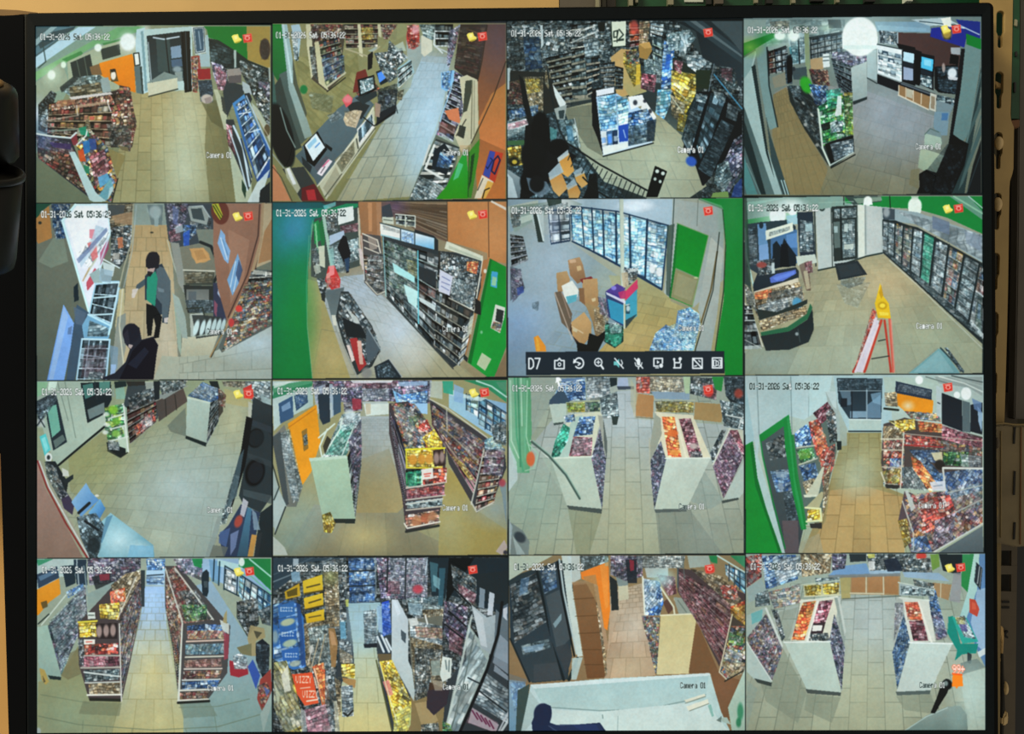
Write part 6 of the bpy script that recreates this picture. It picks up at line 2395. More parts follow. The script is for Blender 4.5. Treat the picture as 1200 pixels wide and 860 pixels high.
@snack_shelf C 18 1 0 B 1 .95 740,550 920,545 910,580 740,590
@snack_shelf C 18 1.2 0 D .75 .95 735,600 910,590 900,625 735,635
@snack_shelf C 20 1 0 B .9 .95 725,650 860,640 850,680 725,685
L 7 d8c0b0 755,412 935,405
L 7 d0d0c0 750,485 930,480
L 7 d8ccc0 745,540 920,538
L 7 c8d0cc 735,592 912,588
L 8 dcdcd0 720,640 860,635
L 9 d8d8cc 715,688 855,682
L 6 d8dcd0 735,330 715,690
P a04050 .8 930,370 955,380 950,490 930,500
P d8e0d8 .9 910,310 955,330 955,380 925,360
L 12 20201c 715,698 860,690
G a8c8e0 98b8d8 0 720,25 1150,25 1150,260 1000,180 860,110 760,90
C 15 1 0 G 1.1 .7 690,25 830,25 830,130 730,90
P 6098c0 .6 860,30 920,40 910,150 870,130
P c8ece8 .8 900,28 1030,60 1010,80 900,60
@cooler_door S 3 3 W dcecf4 1.1 .08 .6 935,70 990,90 985,190 930,160
@cooler_door S 4 6 H d8e8f0 1 .08 .6 1000,100 1150,200 1145,340 1000,200
L 6 203440 885,30 880,130
L 6 203440 910,40 905,150
L 6 203440 935,60 930,170
L 6 203440 995,90 990,195
L 5 203440 1030,120 1020,215
L 5 203440 1060,135 1050,230
L 5 203440 1090,160 1082,240
L 5 203440 1120,180 1112,260
L 6 203440 935,60 1000,95 1150,195
L 6 203440 930,165 1000,200
G 1c8c4c 28944c 0 1000,25 1150,25 1150,175 1060,90 1000,60
L 7 b8e8d8 1050,28 1150,110
L 6 78c8a0 .8 990,90 1060,110 1150,190
P 209c50 .9 780,25 830,25 825,70 790,60
E 14 20 e8f8f0 1 .15 1013,42
@person P 202c34 830,90 850,75 860,90 858,180 850,205 830,195 825,120
P 505c60 .8 835,130 855,130 855,160 838,160
P 38403c 990,230 1060,215 1080,330 1040,390 990,300
@stacked_chairs C 20 .7 80 C .75 .95 990,225 1090,210 1095,330 1045,385 995,310
C 18 1 0 C .8 .8 1090,270 1150,240 1150,340 1110,330
P a89c70 930,290 945,262 945,330 925,320
@wooden_chair P a8986c .9 1055,335 1120,350 1125,395 1080,410 1085,480 1060,480 1040,400
P 4c4838 .9 1070,360 1110,370 1085,400
P 7c7858 990,440 1060,420 1060,480 1010,470
P 181c24 1080,420 1110,400 1145,430 1140,560 1110,580 1080,500
C 16 1 0 L 2 .5 1080,420 1145,430 1140,560 1090,560
@red_basket P a02c38 955,500 1040,510 1045,565 1000,580 960,570
C 16 1 20 W .85 .95 970,480 1010,465 1040,490 1040,540 980,540
P 3858a8 1042,530 1065,495 1100,570 1080,635
P 984038 1100,590 1150,540 1155,640 1110,740 1085,680
C 18 1 60 M .9 .7 1085,620 1130,600 1150,640 1110,740
P 5070b8 .7 1115,620 1145,640 1130,670
P a8b8b0 .8 1100,750 1155,650 1155,700 1115,840
P b89c50 .9 65,535 90,545 110,600 95,615 75,590
P 40382c .7 80,570 95,600 85,605
E 12 18 b0bcb8 .9 .2 60,832
=== 14 306 645
G 38424a 34383c 90 50,20 1165,20 1165,845 50,845
C 18 1.1 0 C .6 50,20 1165,20 1165,400 950,500 800,700 700,640 600,220 400,230 350,560 350,840 50,840
G a0c0c8 d0c488 90 405,235 560,230 540,430 560,600 620,840 340,840 380,600 440,560 430,420
T 2.6 8 787850 .55 1 - .05 1.2 410,240 540,240 640,860 320,860
K 60 90 a8c8d8 .8 460,330
K 50 60 c8c8a0 .5 500,560
K 70 60 e8dc98 .7 470,790
P 8c7850 700,660 800,640 860,700 850,840 690,840
P c0a878 .6 720,700 790,690 830,780 760,830
G 30404c 3c4c58 0 50,22 400,22 400,100 200,80 60,180
L 6 7c8c94 .9 55,135 330,25
L 5 50606c .9 60,100 240,22
C 14 1.2 0 C .9 .8 150,50 400,22 400,90 180,110
P 90b8d0 .8 140,90 180,80 185,130 145,135
P c8d8e0 .8 150,25 175,25 178,60 150,60
@chip_bags P 3c74b8 55,260 110,220 160,230 200,300 210,530 150,545 55,490
C 30 1.6 -20 D .95 .8 55,240 165,215 205,540 60,500
@chip_bag P 3a70b0 80,245 155,225 160,285 85,305
@chip_bag P 3468ac 80,310 160,290 165,355 90,375
@chip_bag P 2c60a8 85,385 165,360 170,425 95,445
@chip_bag P 3468b0 95,455 175,435 180,495 105,510
X EZZIZ 12 20 dcecf8 .4 90,252
E 34 16 c0c8a0 .9 .2 -15 125,322
X EZZIZ 12 20 dcecf8 .4 96,368
E 34 16 b8c8a8 .9 .2 -15 135,420
X EZZIZ 12 20 dcecf8 .4 112,466
E 26 14 c0c8b0 .8 .2 -15 160,515
P 3468a8 .9 55,330 80,340 85,430 58,440
E 14 30 c0c8b0 .6 .3 66,390
P 284880 .8 165,230 185,240 210,520 190,530
@yellow_packs P c8a428 110,180 180,140 185,200 115,215
P e0c02c 195,130 285,100 288,180 205,190
@yellow_pack G e8cc38 d8b428 90 195,135 288,102 290,175 200,195
@yellow_pack G e8cc38 d4ac24 90 200,210 290,185 293,245 205,265
@yellow_pack G e4c434 cca420 90 205,285 295,260 298,320 215,330
L 7 4c4020 .9 215,160 275,145
L 7 4c4020 .9 225,232 280,215
L 6 5c4c20 .9 225,300 280,290
L 8 3c3018 .8 205,190 290,175
L 8 3c3018 .8 205,265 290,245
P 4c4018 .8 120,180 170,160 170,195 125,205
C 18 1 0 J .85 .95 295,180 365,160 370,340 310,350
C 20 1 30 J .8 .8 290,90 360,80 365,170 300,180
K 30 30 a8b868 .5 325,110
C 16 1 0 C .9 .9 360,30 400,30 400,320 370,330
P c8d068 .8 395,215 410,215 410,250 398,250
C 20 1 -30 J .75 .95 200,330 310,310 320,480 250,560 210,520
C 18 .7 80 K .8 .8 220,350 320,330 340,560 240,560
P a07848 .9 315,350 345,350 360,420 350,530 330,540
P c8a078 .7 320,360 340,370 355,430 330,430
L 6 c8b898 .8 270,400 230,560
L 6 b8a888 .8 300,380 260,560
L 5 d8d0c0 .8 240,430 220,520
E 12 18 e8e8e0 .7 .3 235,450
@product_stack C 17 1.1 0 K .95 .95 365,310 400,310 405,400 375,410
P 70b0d0 .7 370,320 395,320 400,400 372,400
C 18 1.1 0 W .85 .95 365,410 420,410 430,510 375,510
C 16 1.5 -15 J 1 .6 365,440 430,480 425,520 370,510
@yellow_tubs C 20 1.6 0 F 1 375,515 440,515 440,585 378,575
P b0844c .9 380,580 445,590 440,630 385,600
@product_stack C 18 1.3 0 W .85 375,620 430,615 435,760 380,765
L 9 2c2c28 388,745 405,760 430,735
C 15 1 0 J .8 .9 345,580 375,600 375,760 350,760
@orange_bag G e0542c e86038 90 145,565 240,555 270,700 205,712 170,660
X VIZZY 15 34 f8d8c0 .3 163,572
X VIZZY 15 34 f8e0c8 .3 194,640
L 6 f8dcc0 .9 250,580 262,628
L 7 f8e0c8 215,690 265,682
L 5 f8d8c0 .9 185,630 230,625
P e8703c .9 240,530 290,510 320,690 285,710 262,600
L 7 f8e0c0 .9 250,540 290,690
C 20 1 70 Q 1 .7 250,520 295,510 325,690 290,710
@snack_bags C 26 1.6 60 F .75 .95 60,510 120,500 160,620 200,800 190,840 110,840 60,720
C 24 1.5 60 W .8 .55 60,510 120,500 200,800 110,840 60,720
P e8e8d8 .8 95,570 125,520 140,640 110,650
P d0d8b8 .7 60,600 90,660 80,720
C 22 1.4 -15 R 1.15 .95 200,730 320,700 340,840 220,840
C 18 1.4 -15 W .9 .3 200,730 320,700 340,840 220,840
C 18 1 70 C .9 .8 300,540 340,530 370,840 330,840 300,700
P c8d0d0 .6 185,720 210,740 215,840 190,840
P d0ccb0 .6 340,690 355,690 370,840 350,840
@product_rack S 4 6 D 303c48 .95 .1 .3 410,22 530,22 530,225 415,235
C 16 1 0 D 1 .6 410,22 540,22 535,225 415,235
L 6 20282c 410,85 530,80
L 6 20282c 412,155 530,150
@product_rack C 15 .9 0 G .95 540,22 780,22 780,220 560,210
C 14 1 0 W .8 .5 600,22 780,22 780,200 610,200
C 16 1 0 R .9 .6 580,130 650,130 650,190 590,190
E 24 20 c84050 .85 .3 735,168
L 7 20262a .9 595,22 590,180
L 7 20262a .9 680,22 675,210
L 6 c8dce8 .8 780,22 770,100
L 5 8898a0 .8 535,22 540,200
C 15 1.3 10 K .85 .9 680,210 830,200 850,290 700,290
C 15 .8 80 J .9 .95 755,265 855,260 855,320 765,315
P a8c8d8 .5 690,230 760,240 750,290 690,285
P 1c2830 780,22 1165,22 1165,300 900,200 800,200
P 50808c .7 790,40 830,50 820,180 800,180
P 3c6878 .8 835,70 865,70 850,250 830,240
P 90c0c8 .7 805,100 840,120 835,170 808,150
L 6 88a8b0 .7 890,40 860,260
P 0c1418 880,22 1000,22 900,180 865,240
@bottle_shelf C 20 1 40 C .8 .95 890,50 1010,120 1010,250 960,240 900,160
C 18 1 40 R .85 .6 920,140 1010,190 1000,240 930,190
@bottle_shelf C 18 1 35 G .75 .95 860,220 970,250 960,400 880,420 850,330
C 18 1 40 R .75 .6 880,330 950,380 940,480 880,450
L 7 14181c 890,150 1000,260
L 7 14181c 880,270 960,340
L 6 14181c 860,330 950,400
P 20282c .9 1000,100 1165,80 1165,250 1040,220
P a0b0bc .8 1025,160 1050,170 1045,260 1020,250
P d8e0e8 .9 1070,180 1095,190 1085,290 1060,290
P 8090a0 .6 1130,250 1165,230 1165,420 1120,330
P e0e4ec .8 1135,260 1155,250 1150,330 1130,350
@product_stack C 17 1 0 W .8 .95 480,270 540,260 545,430 485,440
C 18 1 0 L 2 .35 480,300 540,300 545,435 485,440
P 20242c 480,425 545,420 545,440 485,442
@blue_cartons P 2c50c8 565,230 600,220 612,370 570,390
C 18 1.3 10 D 1 .5 545,240 605,230 612,380 560,390
P a8c8e0 .8 540,255 565,245 570,370 550,370
L 10 e8f4f8 .9 545,390 575,460
L 10 e8f4f8 .9 565,385 600,460
L 10 e8f4f8 .9 585,400 610,450
L 6 283c50 .9 555,390 590,465
P 6c5c40 545,470 610,470 612,500 555,505
@white_divider G c8d4dc b8c4c0 90 612,215 640,215 690,310 690,500 732,600 715,690 612,500
P d8e4ec .8 615,215 632,215 655,280 640,290
P 4c5860 655,355 680,375 678,420 658,400
@yellow_cartons P e8d048 555,505 610,498 705,690 700,720 625,800
C 18 1.1 40 F 1.1 .95 565,505 615,498 705,690 690,760 625,790
C 16 1.1 40 L 2 .3 600,510 700,680 690,700 620,600
P e89088 .85 570,600 600,590 620,660 595,665
P c8d890 625,750 705,700 700,800 680,840 620,840
C 18 1.2 -20 F .9 .6 625,750 705,700 690,840 620,840
L 7 50502c .9 540,500 615,835
L 5 e8e8c0 .8 555,510 640,800
@bottle_packs P 6c6c60 690,310 850,290 850,420 800,560 720,640 700,480
C 18 1 0 J .7 .95 700,380 850,400 850,500 790,600 720,640
@bottle_packs C 16 .8 80 C .9 .8 720,440 850,450 800,660 720,690
C 18 1.4 0 W .85 .9 695,310 850,340 850,430 700,390
C 14 1.2 0 Q .9 .35 720,340 850,350 850,400 730,390
P d8dcd8 .9 690,305 730,300 740,330 700,345
L 8 e8ece8 .9 770,290 780,330
C 20 1 0 J .75 .8 790,490 850,510 870,620 800,640
P 40281c .9 790,600 880,640 870,700 810,757 775,720
@dark_box P 382c34 780,640 885,625 870,705 810,757 775,720
@white_carton P d8e0d8 850,480 895,490 890,580 850,600 838,570
L 7 607070 .8 865,500 870,540
L 7 607070 .8 882,500 880,550
P 98a8a0 .8 795,500 840,500 840,570 800,570
P a89c88 .7 800,590 850,600 850,640 815,640
G a8b8b4 94a098 100 970,330 1070,470 1060,560 930,840 860,840 900,640 960,500
@white_shelving C 30 3 -60 W .85 .6 970,340 1060,500 920,840 865,830
L 10 c8d4cc .8 985,300 930,560 870,800
L 6 5c6864 .8 1000,380 960,560 890,830
G b4c0c4 a0acb0 60 985,240 1060,300 1120,280 1085,480 1030,440
P d0d8dc .7 990,250 1040,300 1060,440 1030,430
P 68747c 1100,260 1165,330 1165,520 1090,480
P a0acb8 .7 1120,380 1165,420 1165,570 1085,510
P c0ccd8 .6 1095,520 1165,580 1165,600 1090,550
L 14 14181c 1130,230 1110,380 1060,540 930,838
L 7 1c2024 .9 970,580 1165,680
@white_shelving C 20 2.4 30 W .75 .8 1060,560 1165,640 1165,800 1000,700
C 18 2 30 R .9 .4 990,720 1110,790 1100,840 960,790
P b8a8b0 .9 990,720 1115,800 1100,838 970,790
L 7 6c2848 990,735 1015,775
L 7 6c2848 1010,745 1035,785
L 7 6c2848 1030,757 1055,797
L 7 6c2848 1050,770 1072,808
L 7 6c2848 1070,782 1090,818
L 7 14181c .9 1020,640 1150,740
L 8 c8ccd0 .9 1160,740 1110,838
L 12 e8f0f0 .8 1165,770 1120,840
C 16 1 0 C 1 .8 750,800 830,790 840,840 750,840
C 14 1 0 E .9 .8 850,780 890,800 900,840 850,840
E 10 14 e8e8e0 .7 .3 965,610
=== 15 583 645
G 94805c 90704c 90 50,10 1160,10 1160,840 50,840
G b8a890 c0a080 90 530,180 680,140 690,260 740,570 500,590 520,400
T 3.6 12 6c583c .55 1 - .06 1.1 590,160 670,150 760,590 490,590
K 60 80 d0c8b8 .7 640,340
K 90 60 c8c0a0 .5 620,540
P 7c5838 850,350 940,330 1040,560 1160,600 1160,780 1045,780 1000,560 900,560
K 60 80 98684c .5 1060,640
P c0ccb8 50,12 260,12 130,80 50,130
P 2c383c 50,130 110,95 340,20 360,250 330,590 160,605
@storefront_window G 20303c 3c4448 60 55,150 180,85 235,310 300,590 150,600 60,400
C 24 1.4 -25 C .75 .8 60,150 180,90 230,320 80,420
C 22 1.8 -10 K .9 .6 110,430 240,400 250,440 120,480
P 44484c .8 170,520 280,510 300,590 170,600
P 6890b8 .5 110,120 150,110 140,180 100,200
P 98b8d0 .6 115,440 220,420 210,450 130,465
L 12 141c20 185,85 240,340 310,590
L 8 141c20 .9 60,400 150,600
@storefront_window P 303c44 200,80 290,30 300,180 350,480 320,590 250,400
C 20 1.6 -30 D .8 .6 200,80 270,60 280,160 220,190
P 4c5458 .9 225,200 290,170 340,400 280,460
P a8c8d0 .6 260,330 300,280 300,310 270,350
P 3c4044 .9 270,440 330,420 350,480 320,560
L 8 b8c8c8 290,30 310,180 370,470
L 8 141a1c 280,40 300,190 360,480
L 14 1c2424 375,490 335,590
P c8d4cc 300,12 345,12 350,160 400,480 375,485 330,250
P b8ccc8 .9 350,490 400,485 370,590 345,590
G 98b0c0 78a0b8 90 50,590 130,600 140,680 90,840 50,840
C 20 1.2 60 D 1.1 .4 55,600 130,600 130,680 80,740
P 40504c 95,640 150,610 130,840 85,840
P c8d8d8 .8 325,12 385,12 390,120 350,140
@wooden_cabinet G 8c6844 744c2c 90 350,140 450,135 470,210 510,560 500,580 420,585
L 3 54381c .8 355,215 460,208
L 3 54381c .8 365,295 470,290
L 3 54381c .8 380,375 482,370
L 3 54381c .8 395,450 492,450
L 3 54381c .8 405,520 500,520
P a88864 .6 348,135 445,125 460,140 355,150
C 18 1 80 J .95 .95 450,135 475,140 515,560 505,575
P b89878 .8 448,130 470,130 520,440 505,460
@orange_panel G e8842c f08c28 90 390,90 520,40 528,270 515,360 500,350 470,150 395,120
P a8885c .7 400,110 460,100 500,340 480,260
P f0a048 .6 480,60 515,45 520,250 505,260
C 14 1 0 L 2 .8 385,12 520,12 520,40 395,85
P 9cb8a8 .5 500,15 520,15 520,60 505,60
P 242828 525,105 560,130 568,265 535,268
P c8c4a8 565,155 612,150 614,215 570,222
P 84908c 555,110 610,95 612,150 565,155
C 14 1 0 G .8 .9 530,12 680,12 680,110 600,130 530,100
P 20242c .9 600,30 650,30 655,140 610,140
P a02c3c .8 618,30 640,35 640,80 622,85
C 14 1 0 W .8 .8 650,12 880,12 870,70 660,70
P b8c0b8 690,70 800,70 800,110 700,115
@gondola_shelf C 14 1 75 M .95 675,290 760,300 750,560 740,560 690,360
C 14 1 75 L 2 .35 675,290 760,300 750,560 740,560
@product_tops C 18 1.1 -60 D 1.15 .95 680,120 760,130 780,230 760,290 690,290
C 16 1 -60 W 1.1 .7 680,115 740,130 750,240 690,280
L 7 e8ecdc 680,110 690,285
C 16 1.2 -50 R .8 .9 745,100 830,110 840,190 800,200
K 40 30 b8e4e4 .9 770,120
P 5c3c34 .9 775,230 800,210 825,260 800,285
L 8 dcdcc0 765,160 825,250 830,285
L 8 dcdcc0 830,215 870,280
P 98a094 825,205 870,210 910,280 850,285
L 5 6c7468 .8 845,220 885,275
@gondola_end G d0c490 d8cc9c 90 765,292 935,284 895,562 745,566
L 6 ece8c8 762,290 936,282
P 4c3c3c 845,70 920,80 1160,190 1160,300 1100,290 1040,530 940,330 845,180
@gondola_shelf S 9 12 B a09088 .85 .18 .3 850,80 1120,240 1050,520 850,180
C 15 1.2 35 R .85 .55 850,80 1120,240 1050,520 850,180
C 17 1.2 30 J .85 .8 900,70 1060,110 1160,240 1100,250
C 17 1.1 30 I 1.05 .7 1040,150 1120,150 1130,220 1060,210
E 24 22 d04038 .95 .2 995,75
@snack_bags C 22 1 40 Q .8 .95 1090,250 1160,220 1160,340 1100,330
C 20 1 40 F .7 .7 1090,260 1160,240 1160,350 1100,330
@gondola_end P 4c4038 1100,290 1160,340 1160,540 1075,590 1040,550
C 20 1 30 M .9 1095,340 1160,340 1160,540 1080,590 1045,550
C 20 1 20 E .7 .7 1085,370 1160,360 1150,430 1080,430
C 18 1 20 W .7 .6 1075,440 1150,480 1140,520 1060,500
C 20 1 20 J .8 .7 1050,510 1160,510 1160,560 1080,585
L 6 d8d0b0 1100,285 1040,555
L 7 d0c8b0 1040,555 1075,590
L 6 2c2820 1065,598 1150,550
@cooler_door S 3 6 H d0dce8 1 .08 .5 1065,50 1160,90 1160,190 1070,100
L 5 303c48 1085,50 1085,130
L 5 303c48 1110,60 1110,150
L 5 303c48 1135,70 1135,170
P 1c9050 .9 990,12 1030,12 1030,50 1000,40
G 2c8c54 4c9c70 0 1090,12 1160,12 1160,70
L 7 c8e0d8 1030,12 1160,90
P b0c8c8 .7 890,12 990,12 1000,60 900,70
L 6 4c5c60 845,70 845,160
L 5 606c68 .8 870,20 875,120
G c8dcdc c0d8d4 0 155,615 500,585 995,560 1048,740 1095,840 110,840
@white_counter G b0cccc bcd4d0 90 165,620 500,588 990,562 975,680 700,730 480,735 260,720 200,690
P e0eceb .8 155,612 990,558 1000,570 170,632
L 5 7c9490 .8 250,720 480,735 700,728 880,690 975,660
P b4c8c4 .8 110,830 150,640 195,700 170,780 120,840
G d0e0dc d8e8e0 90 250,730 480,740 980,690 1040,780 1095,840 250,840
L 4 98acA8 .7 565,760 562,840
L 5 6c8480 .8 492,755 494,770
@paper_slip P e0e0cc 875,685 970,655 975,668 885,698
@paper_slip P e8e8d4 885,715 985,680 990,700 895,735
L 3 707868 880,700 975,668
L 3 707868 900,736 990,702
P 68a898 .6 985,710 1000,705 1015,760 1005,765
@person P 1c2848 160,790 190,715 220,700 250,712 255,740 245,790 290,805 480,790 515,840 165,840
E 42 52 1e2644 1 .06 212,752
P 283458 .8 245,800 480,795 500,838 260,838
L 4 5c6c88 .7 240,805 290,838
P 2c3c6c .6 350,800 460,798 480,830 400,835
P b0c4b8 1040,770 1075,765 1095,800 1060,790
G c0d4c4 b0c8b4 90 1080,720 1160,540 1160,840 1100,840
E 14 40 2c8c5c .8 .3 1138,740
E 12 22 1c7c4c .8 .3 1130,790
P 5c6c64 .8 1025,780 1050,760 1048,790
P 6c7880 .5 50,560 140,590 130,610 50,600
=== 16 860 643
G a4b4a8 a4a88c 90 55,10 1178,10 1178,848 55,848
G b0bcb4 a8ac90 90 500,210 780,210 1178,560 1178,848 55,848 60,600 200,270
T 6.5 14 5c6456 .65 1 - .04 1.2 10,848 205,150 1060,150 1235,848
K 100 120 c0ccd0 .5 640,330
K 100 160 c0c09c .5 600,700
P 8c9480 .6 230,450 340,660 300,800 150,700 120,600 200,500
P 88907c .6 340,665 500,680 460,800 330,740
P 88907c .6 760,675 920,660 960,760 800,740
P 8c9484 .5 180,290 300,260 260,400 240,420
P 98a89c .6 60,600 110,640 60,840
C 20 1 40 I .9 .95 55,25 130,12 130,120 60,170
C 18 1 30 L 2 .4 55,60 110,50 110,130 60,170
@product_rack C 20 1.2 -25 D .9 .95 130,20 290,15 300,130 150,180
@product_rack C 20 1.4 -25 W 1 .8 180,40 310,20 320,110 200,150
P 98b0b8 .5 60,170 130,130 160,200 70,240
@product_rack C 17 1.2 -10 M .95 .95 155,190 310,150 310,240 190,268
C 15 1.2 -10 W .9 .5 155,190 310,150 310,240 190,268
C 18 1 0 K .85 .95 100,200 160,180 170,250 100,260
C 18 1 30 J .9 .95 310,12 460,12 450,100 320,120
L 5 d8d8b8 .8 330,12 380,110
L 5 c8b898 .8 440,20 400,110
L 5 a07850 .8 360,20 440,90
P 7ca4cc 490,70 620,55 640,105 440,115
C 14 1 0 G .9 .95 460,12 530,12 520,80 460,90
P 2c3438 540,12 620,12 620,45 545,50
C 14 1.1 0 C .95 .95 620,12 850,12 830,90 640,100
P d8d868 .8 625,12 660,12 660,30 630,32
P e8ece8 .8 630,45 660,45 662,85 632,88
P a8c4d8 .9 630,90 780,85 780,105 640,110
P 202838 .9 700,40 760,30 800,90 720,95
E 24 20 d83c30 .9 .2 878,22
P 78a040 .9 920,15 960,12 965,70 930,90
P 1c2428 960,12 1080,15 1060,110 980,90
C 16 1 0 C .9 .9 780,40 920,30 930,100 790,95
P 9cb8d0 .9 790,95 960,100 1010,140 800,120
P a88c64 500,115 780,108 780,205 545,200 540,220 505,222
P b0a870 .9 495,120 548,118 545,220 505,222
@cabinet_door G b4885c a87c50 90 552,120 614,118 614,190 552,190
@cabinet_door G b4885c a87c50 90 628,116 696,114 696,188 628,190
@cabinet_door G b08458 a4784c 90 706,114 770,112 768,200 706,195
L 5 d8d4b8 620,115 620,195
L 5 d8d4b8 700,112 702,200
L 5 d8d4b8 545,195 700,198
L 6 5c6458 .8 510,222 780,208
P a88860 930,145 1020,155 1005,228 935,205
L 4 d0ccb0 970,150 968,215
P 9c9cA0 .8 1030,100 1070,100 1060,240 1010,230
P 7c8488 .8 440,110 780,100 780,115 445,125
@product_rack P c8c8a0 325,155 495,140 495,205 330,210
C 19 .8 0 F .9 .95 330,160 410,155 405,205 335,205
C 19 .8 0 F .85 .95 415,150 492,145 490,198 420,200
C 15 1.2 0 K .9 .8 380,125 495,120 495,145 385,155
L 6 c0ccb8 320,155 495,135
L 6 d8d8b8 330,210 500,203
P dcdcc8 312,225 485,215 495,240 450,425 265,415 300,300
@product_box C 19 1.2 -10 Q 1.1 325,235 385,230 330,415 270,412 300,300
@product_box C 18 1.1 -10 R .95 400,232 465,225 430,330 365,345
@product_box P 3c2c30 370,335 430,330 415,385 355,385
P e8e8e0 370,345 415,343 410,370 365,372
C 15 1 0 C .85 .95 350,385 440,380 450,418 345,415
L 9 ecece0 395,228 345,415
L 9 e0e4d4 310,235 485,212
P 98a49c 470,215 490,215 525,380 515,450 495,330
P c8d0c8 .9 485,215 495,215 525,370 520,400
@gondola_shelf C 14 1 75 G .95 445,420 470,290 520,450 505,650
C 14 1 75 L 2 .35 445,420 470,290 520,450 505,650
@gondola_end G c0d0c4 bcccc0 90 238,428 450,424 502,658 340,642
L 7 e4ece4 235,424 452,420
P 4c5450 335,642 502,658 500,674 345,662
P d8dcd0 780,220 915,225 945,420 820,420 790,250
@product_box C 18 1.2 5 Q .95 800,235 865,235 885,320 815,320
C 17 1.2 5 I 1 .6 800,235 865,235 885,320 815,320
@product_box C 18 1.3 5 R .85 820,325 885,320 910,415 840,415
L 9 ecece0 865,235 925,420
P b0b8b0 760,215 790,225 800,280 750,460 740,380
C 16 1 100 G .7 .5 755,240 795,240 790,300 750,420
@gondola_shelf C 14 1 100 D .85 742,470 795,290 825,420 765,640
C 14 1 100 L 2 .4 742,470 795,290 825,420 765,640
C 18 1.1 30 D .9 .95 905,170 945,180 1000,390 960,410 925,300
C 18 1 30 G .9 .7 920,280 970,280 1000,400 950,415
@product_rack P a8b8b8 775,150 940,175 940,210 775,205
C 18 .8 0 K .9 .95 780,160 940,180 935,210 785,200
L 6 c8d4c8 770,145 940,175
L 7 dce4d8 775,215 915,230
C 14 1 0 C .9 .8 840,130 940,150 935,175 845,160
@gondola_end G c8d8d0 c4d0c8 90 825,424 1025,430 920,650 762,655
L 7 e8f0ec 818,424 1028,430
P 586460 758,655 922,648 918,665 765,672
P a8b8b0 60,300 140,260 150,270 90,420 60,400
P 68b0b0 .8 80,290 135,270 130,320 85,340
@gondola_shelf C 16 1 110 M .9 62,400 150,290 230,460 180,600 150,590 70,430
C 14 1 110 G .9 .6 62,400 150,290 230,460 180,600 150,590 70,430
L 10 d4dcd4 150,265 225,440
C 15 1 80 C .9 .95 175,270 205,275 240,400 225,420
@gondola_end P b8c8c0 60,425 175,605 175,628 95,595 60,560
L 5 dce4dc 60,422 178,605
P 3c4440 95,592 178,612 175,630 110,612
G 40a060 2c9c4c 90 1070,15 1125,12 1120,110 1095,190 1065,160
G c8ece0 a8d0cc 90 1125,12 1150,12 1140,180 1090,310 1060,300 1095,190
G 6c94c0 5c84b0 90 1150,12 1178,12 1178,540 1130,440 1090,310 1140,180
P a8c4dc .9 1140,180 1178,170 1178,470 1140,440 1110,330
@wall_poster P 283038 1135,50 1165,80 1155,180 1125,140
L 4 c8d0d0 1150,70 1140,150
L 3 c8d0d0 .8 1160,80 1150,165
@red_bag P c44c38 1105,220 1130,225 1150,270 1140,305 1105,285
P e06c50 .7 1115,235 1130,240 1135,270 1115,270
@teal_cart P 189080 1005,305 1025,300 1060,430 1145,430 1135,475 1070,480 1035,510 1045,460 1000,380
P 28b0a0 .9 1020,305 1090,310 1145,420 1070,430
C 16 1 30 W .8 .95 1035,305 1080,300 1135,410 1080,400
C 14 1 30 F .9 .5 1035,305 1080,305 1085,340 1045,340
P 50408c .6 1055,340 1090,340 1095,375 1065,370
P 283034 1095,470 1115,480 1110,525 1095,520
P d8e4e4 1140,470 1178,450 1178,480 1150,495
P 6c7c78 .8 1060,520 1140,500 1178,540 1070,575
P c0d4c8 .6 1060,575 1178,545 1178,848 1100,848
K 70 100 d0e8e0 .7 1120,660
@chair_back G 98a8a0 748880 90 790,840 900,765 1000,722 1060,720 1090,760 1095,848 800,848
E 40 60 90a8a0 .7 .5 1050,780
L 4 c8dcd4 .8 800,835 900,770 1000,728
@microphone P 141818 970,620 1015,610 1000,660 940,755 920,752 950,680
E 24 26 14181a 1 .1 -30 998,620
E 10 12 8c9c98 .9 .3 992,615
'''

load(PICTURES)

# ---------------------------------------------------------------- monitor
mon = empty('monitor', W(600, 875, .0), 'large black flat monitor showing a four by four grid of shop camera pictures', 'monitor')
inn = [(41.6, 30.8)]*7 + [(1150.2, 17.9)]*7 + [(1155.4, 855.2)]*7 + [(43.2, 858.8)]*7
mid = arc(37.5, 22, 4, 180, 270) + arc(1153.8, 10.5, 5, 270, 360) + arc(1158.5, 874, 5, 0, 90) + arc(39, 878, 4, 90, 180)
out = arc(37, 22.0, 6.0, 180, 270) + arc(1156.5, 10.6, 6.8, 270, 360) + arc(1162.5, 882, 6.5, 0, 90) + arc(40, 884, 6, 90, 180)
mid2 = [(x, y) for x, y in mid]
ring('bezel', mid, inn, -.0016, .004, M['bezel'], mon, yin=-.0009)
ring('outer_rim', out, mid2, -.0008, .022, M['rim'], mon)
prism('back_shell', [(33, 17), (1162, 5), (1167, 886), (36, 888)], .0222, .045, M['rim'], mon, .004)
prism('mounting_arm', [(560, 400), (640, 400), (640, 470), (560, 470)], .0455, .1995, M['rim'], mon, .002)

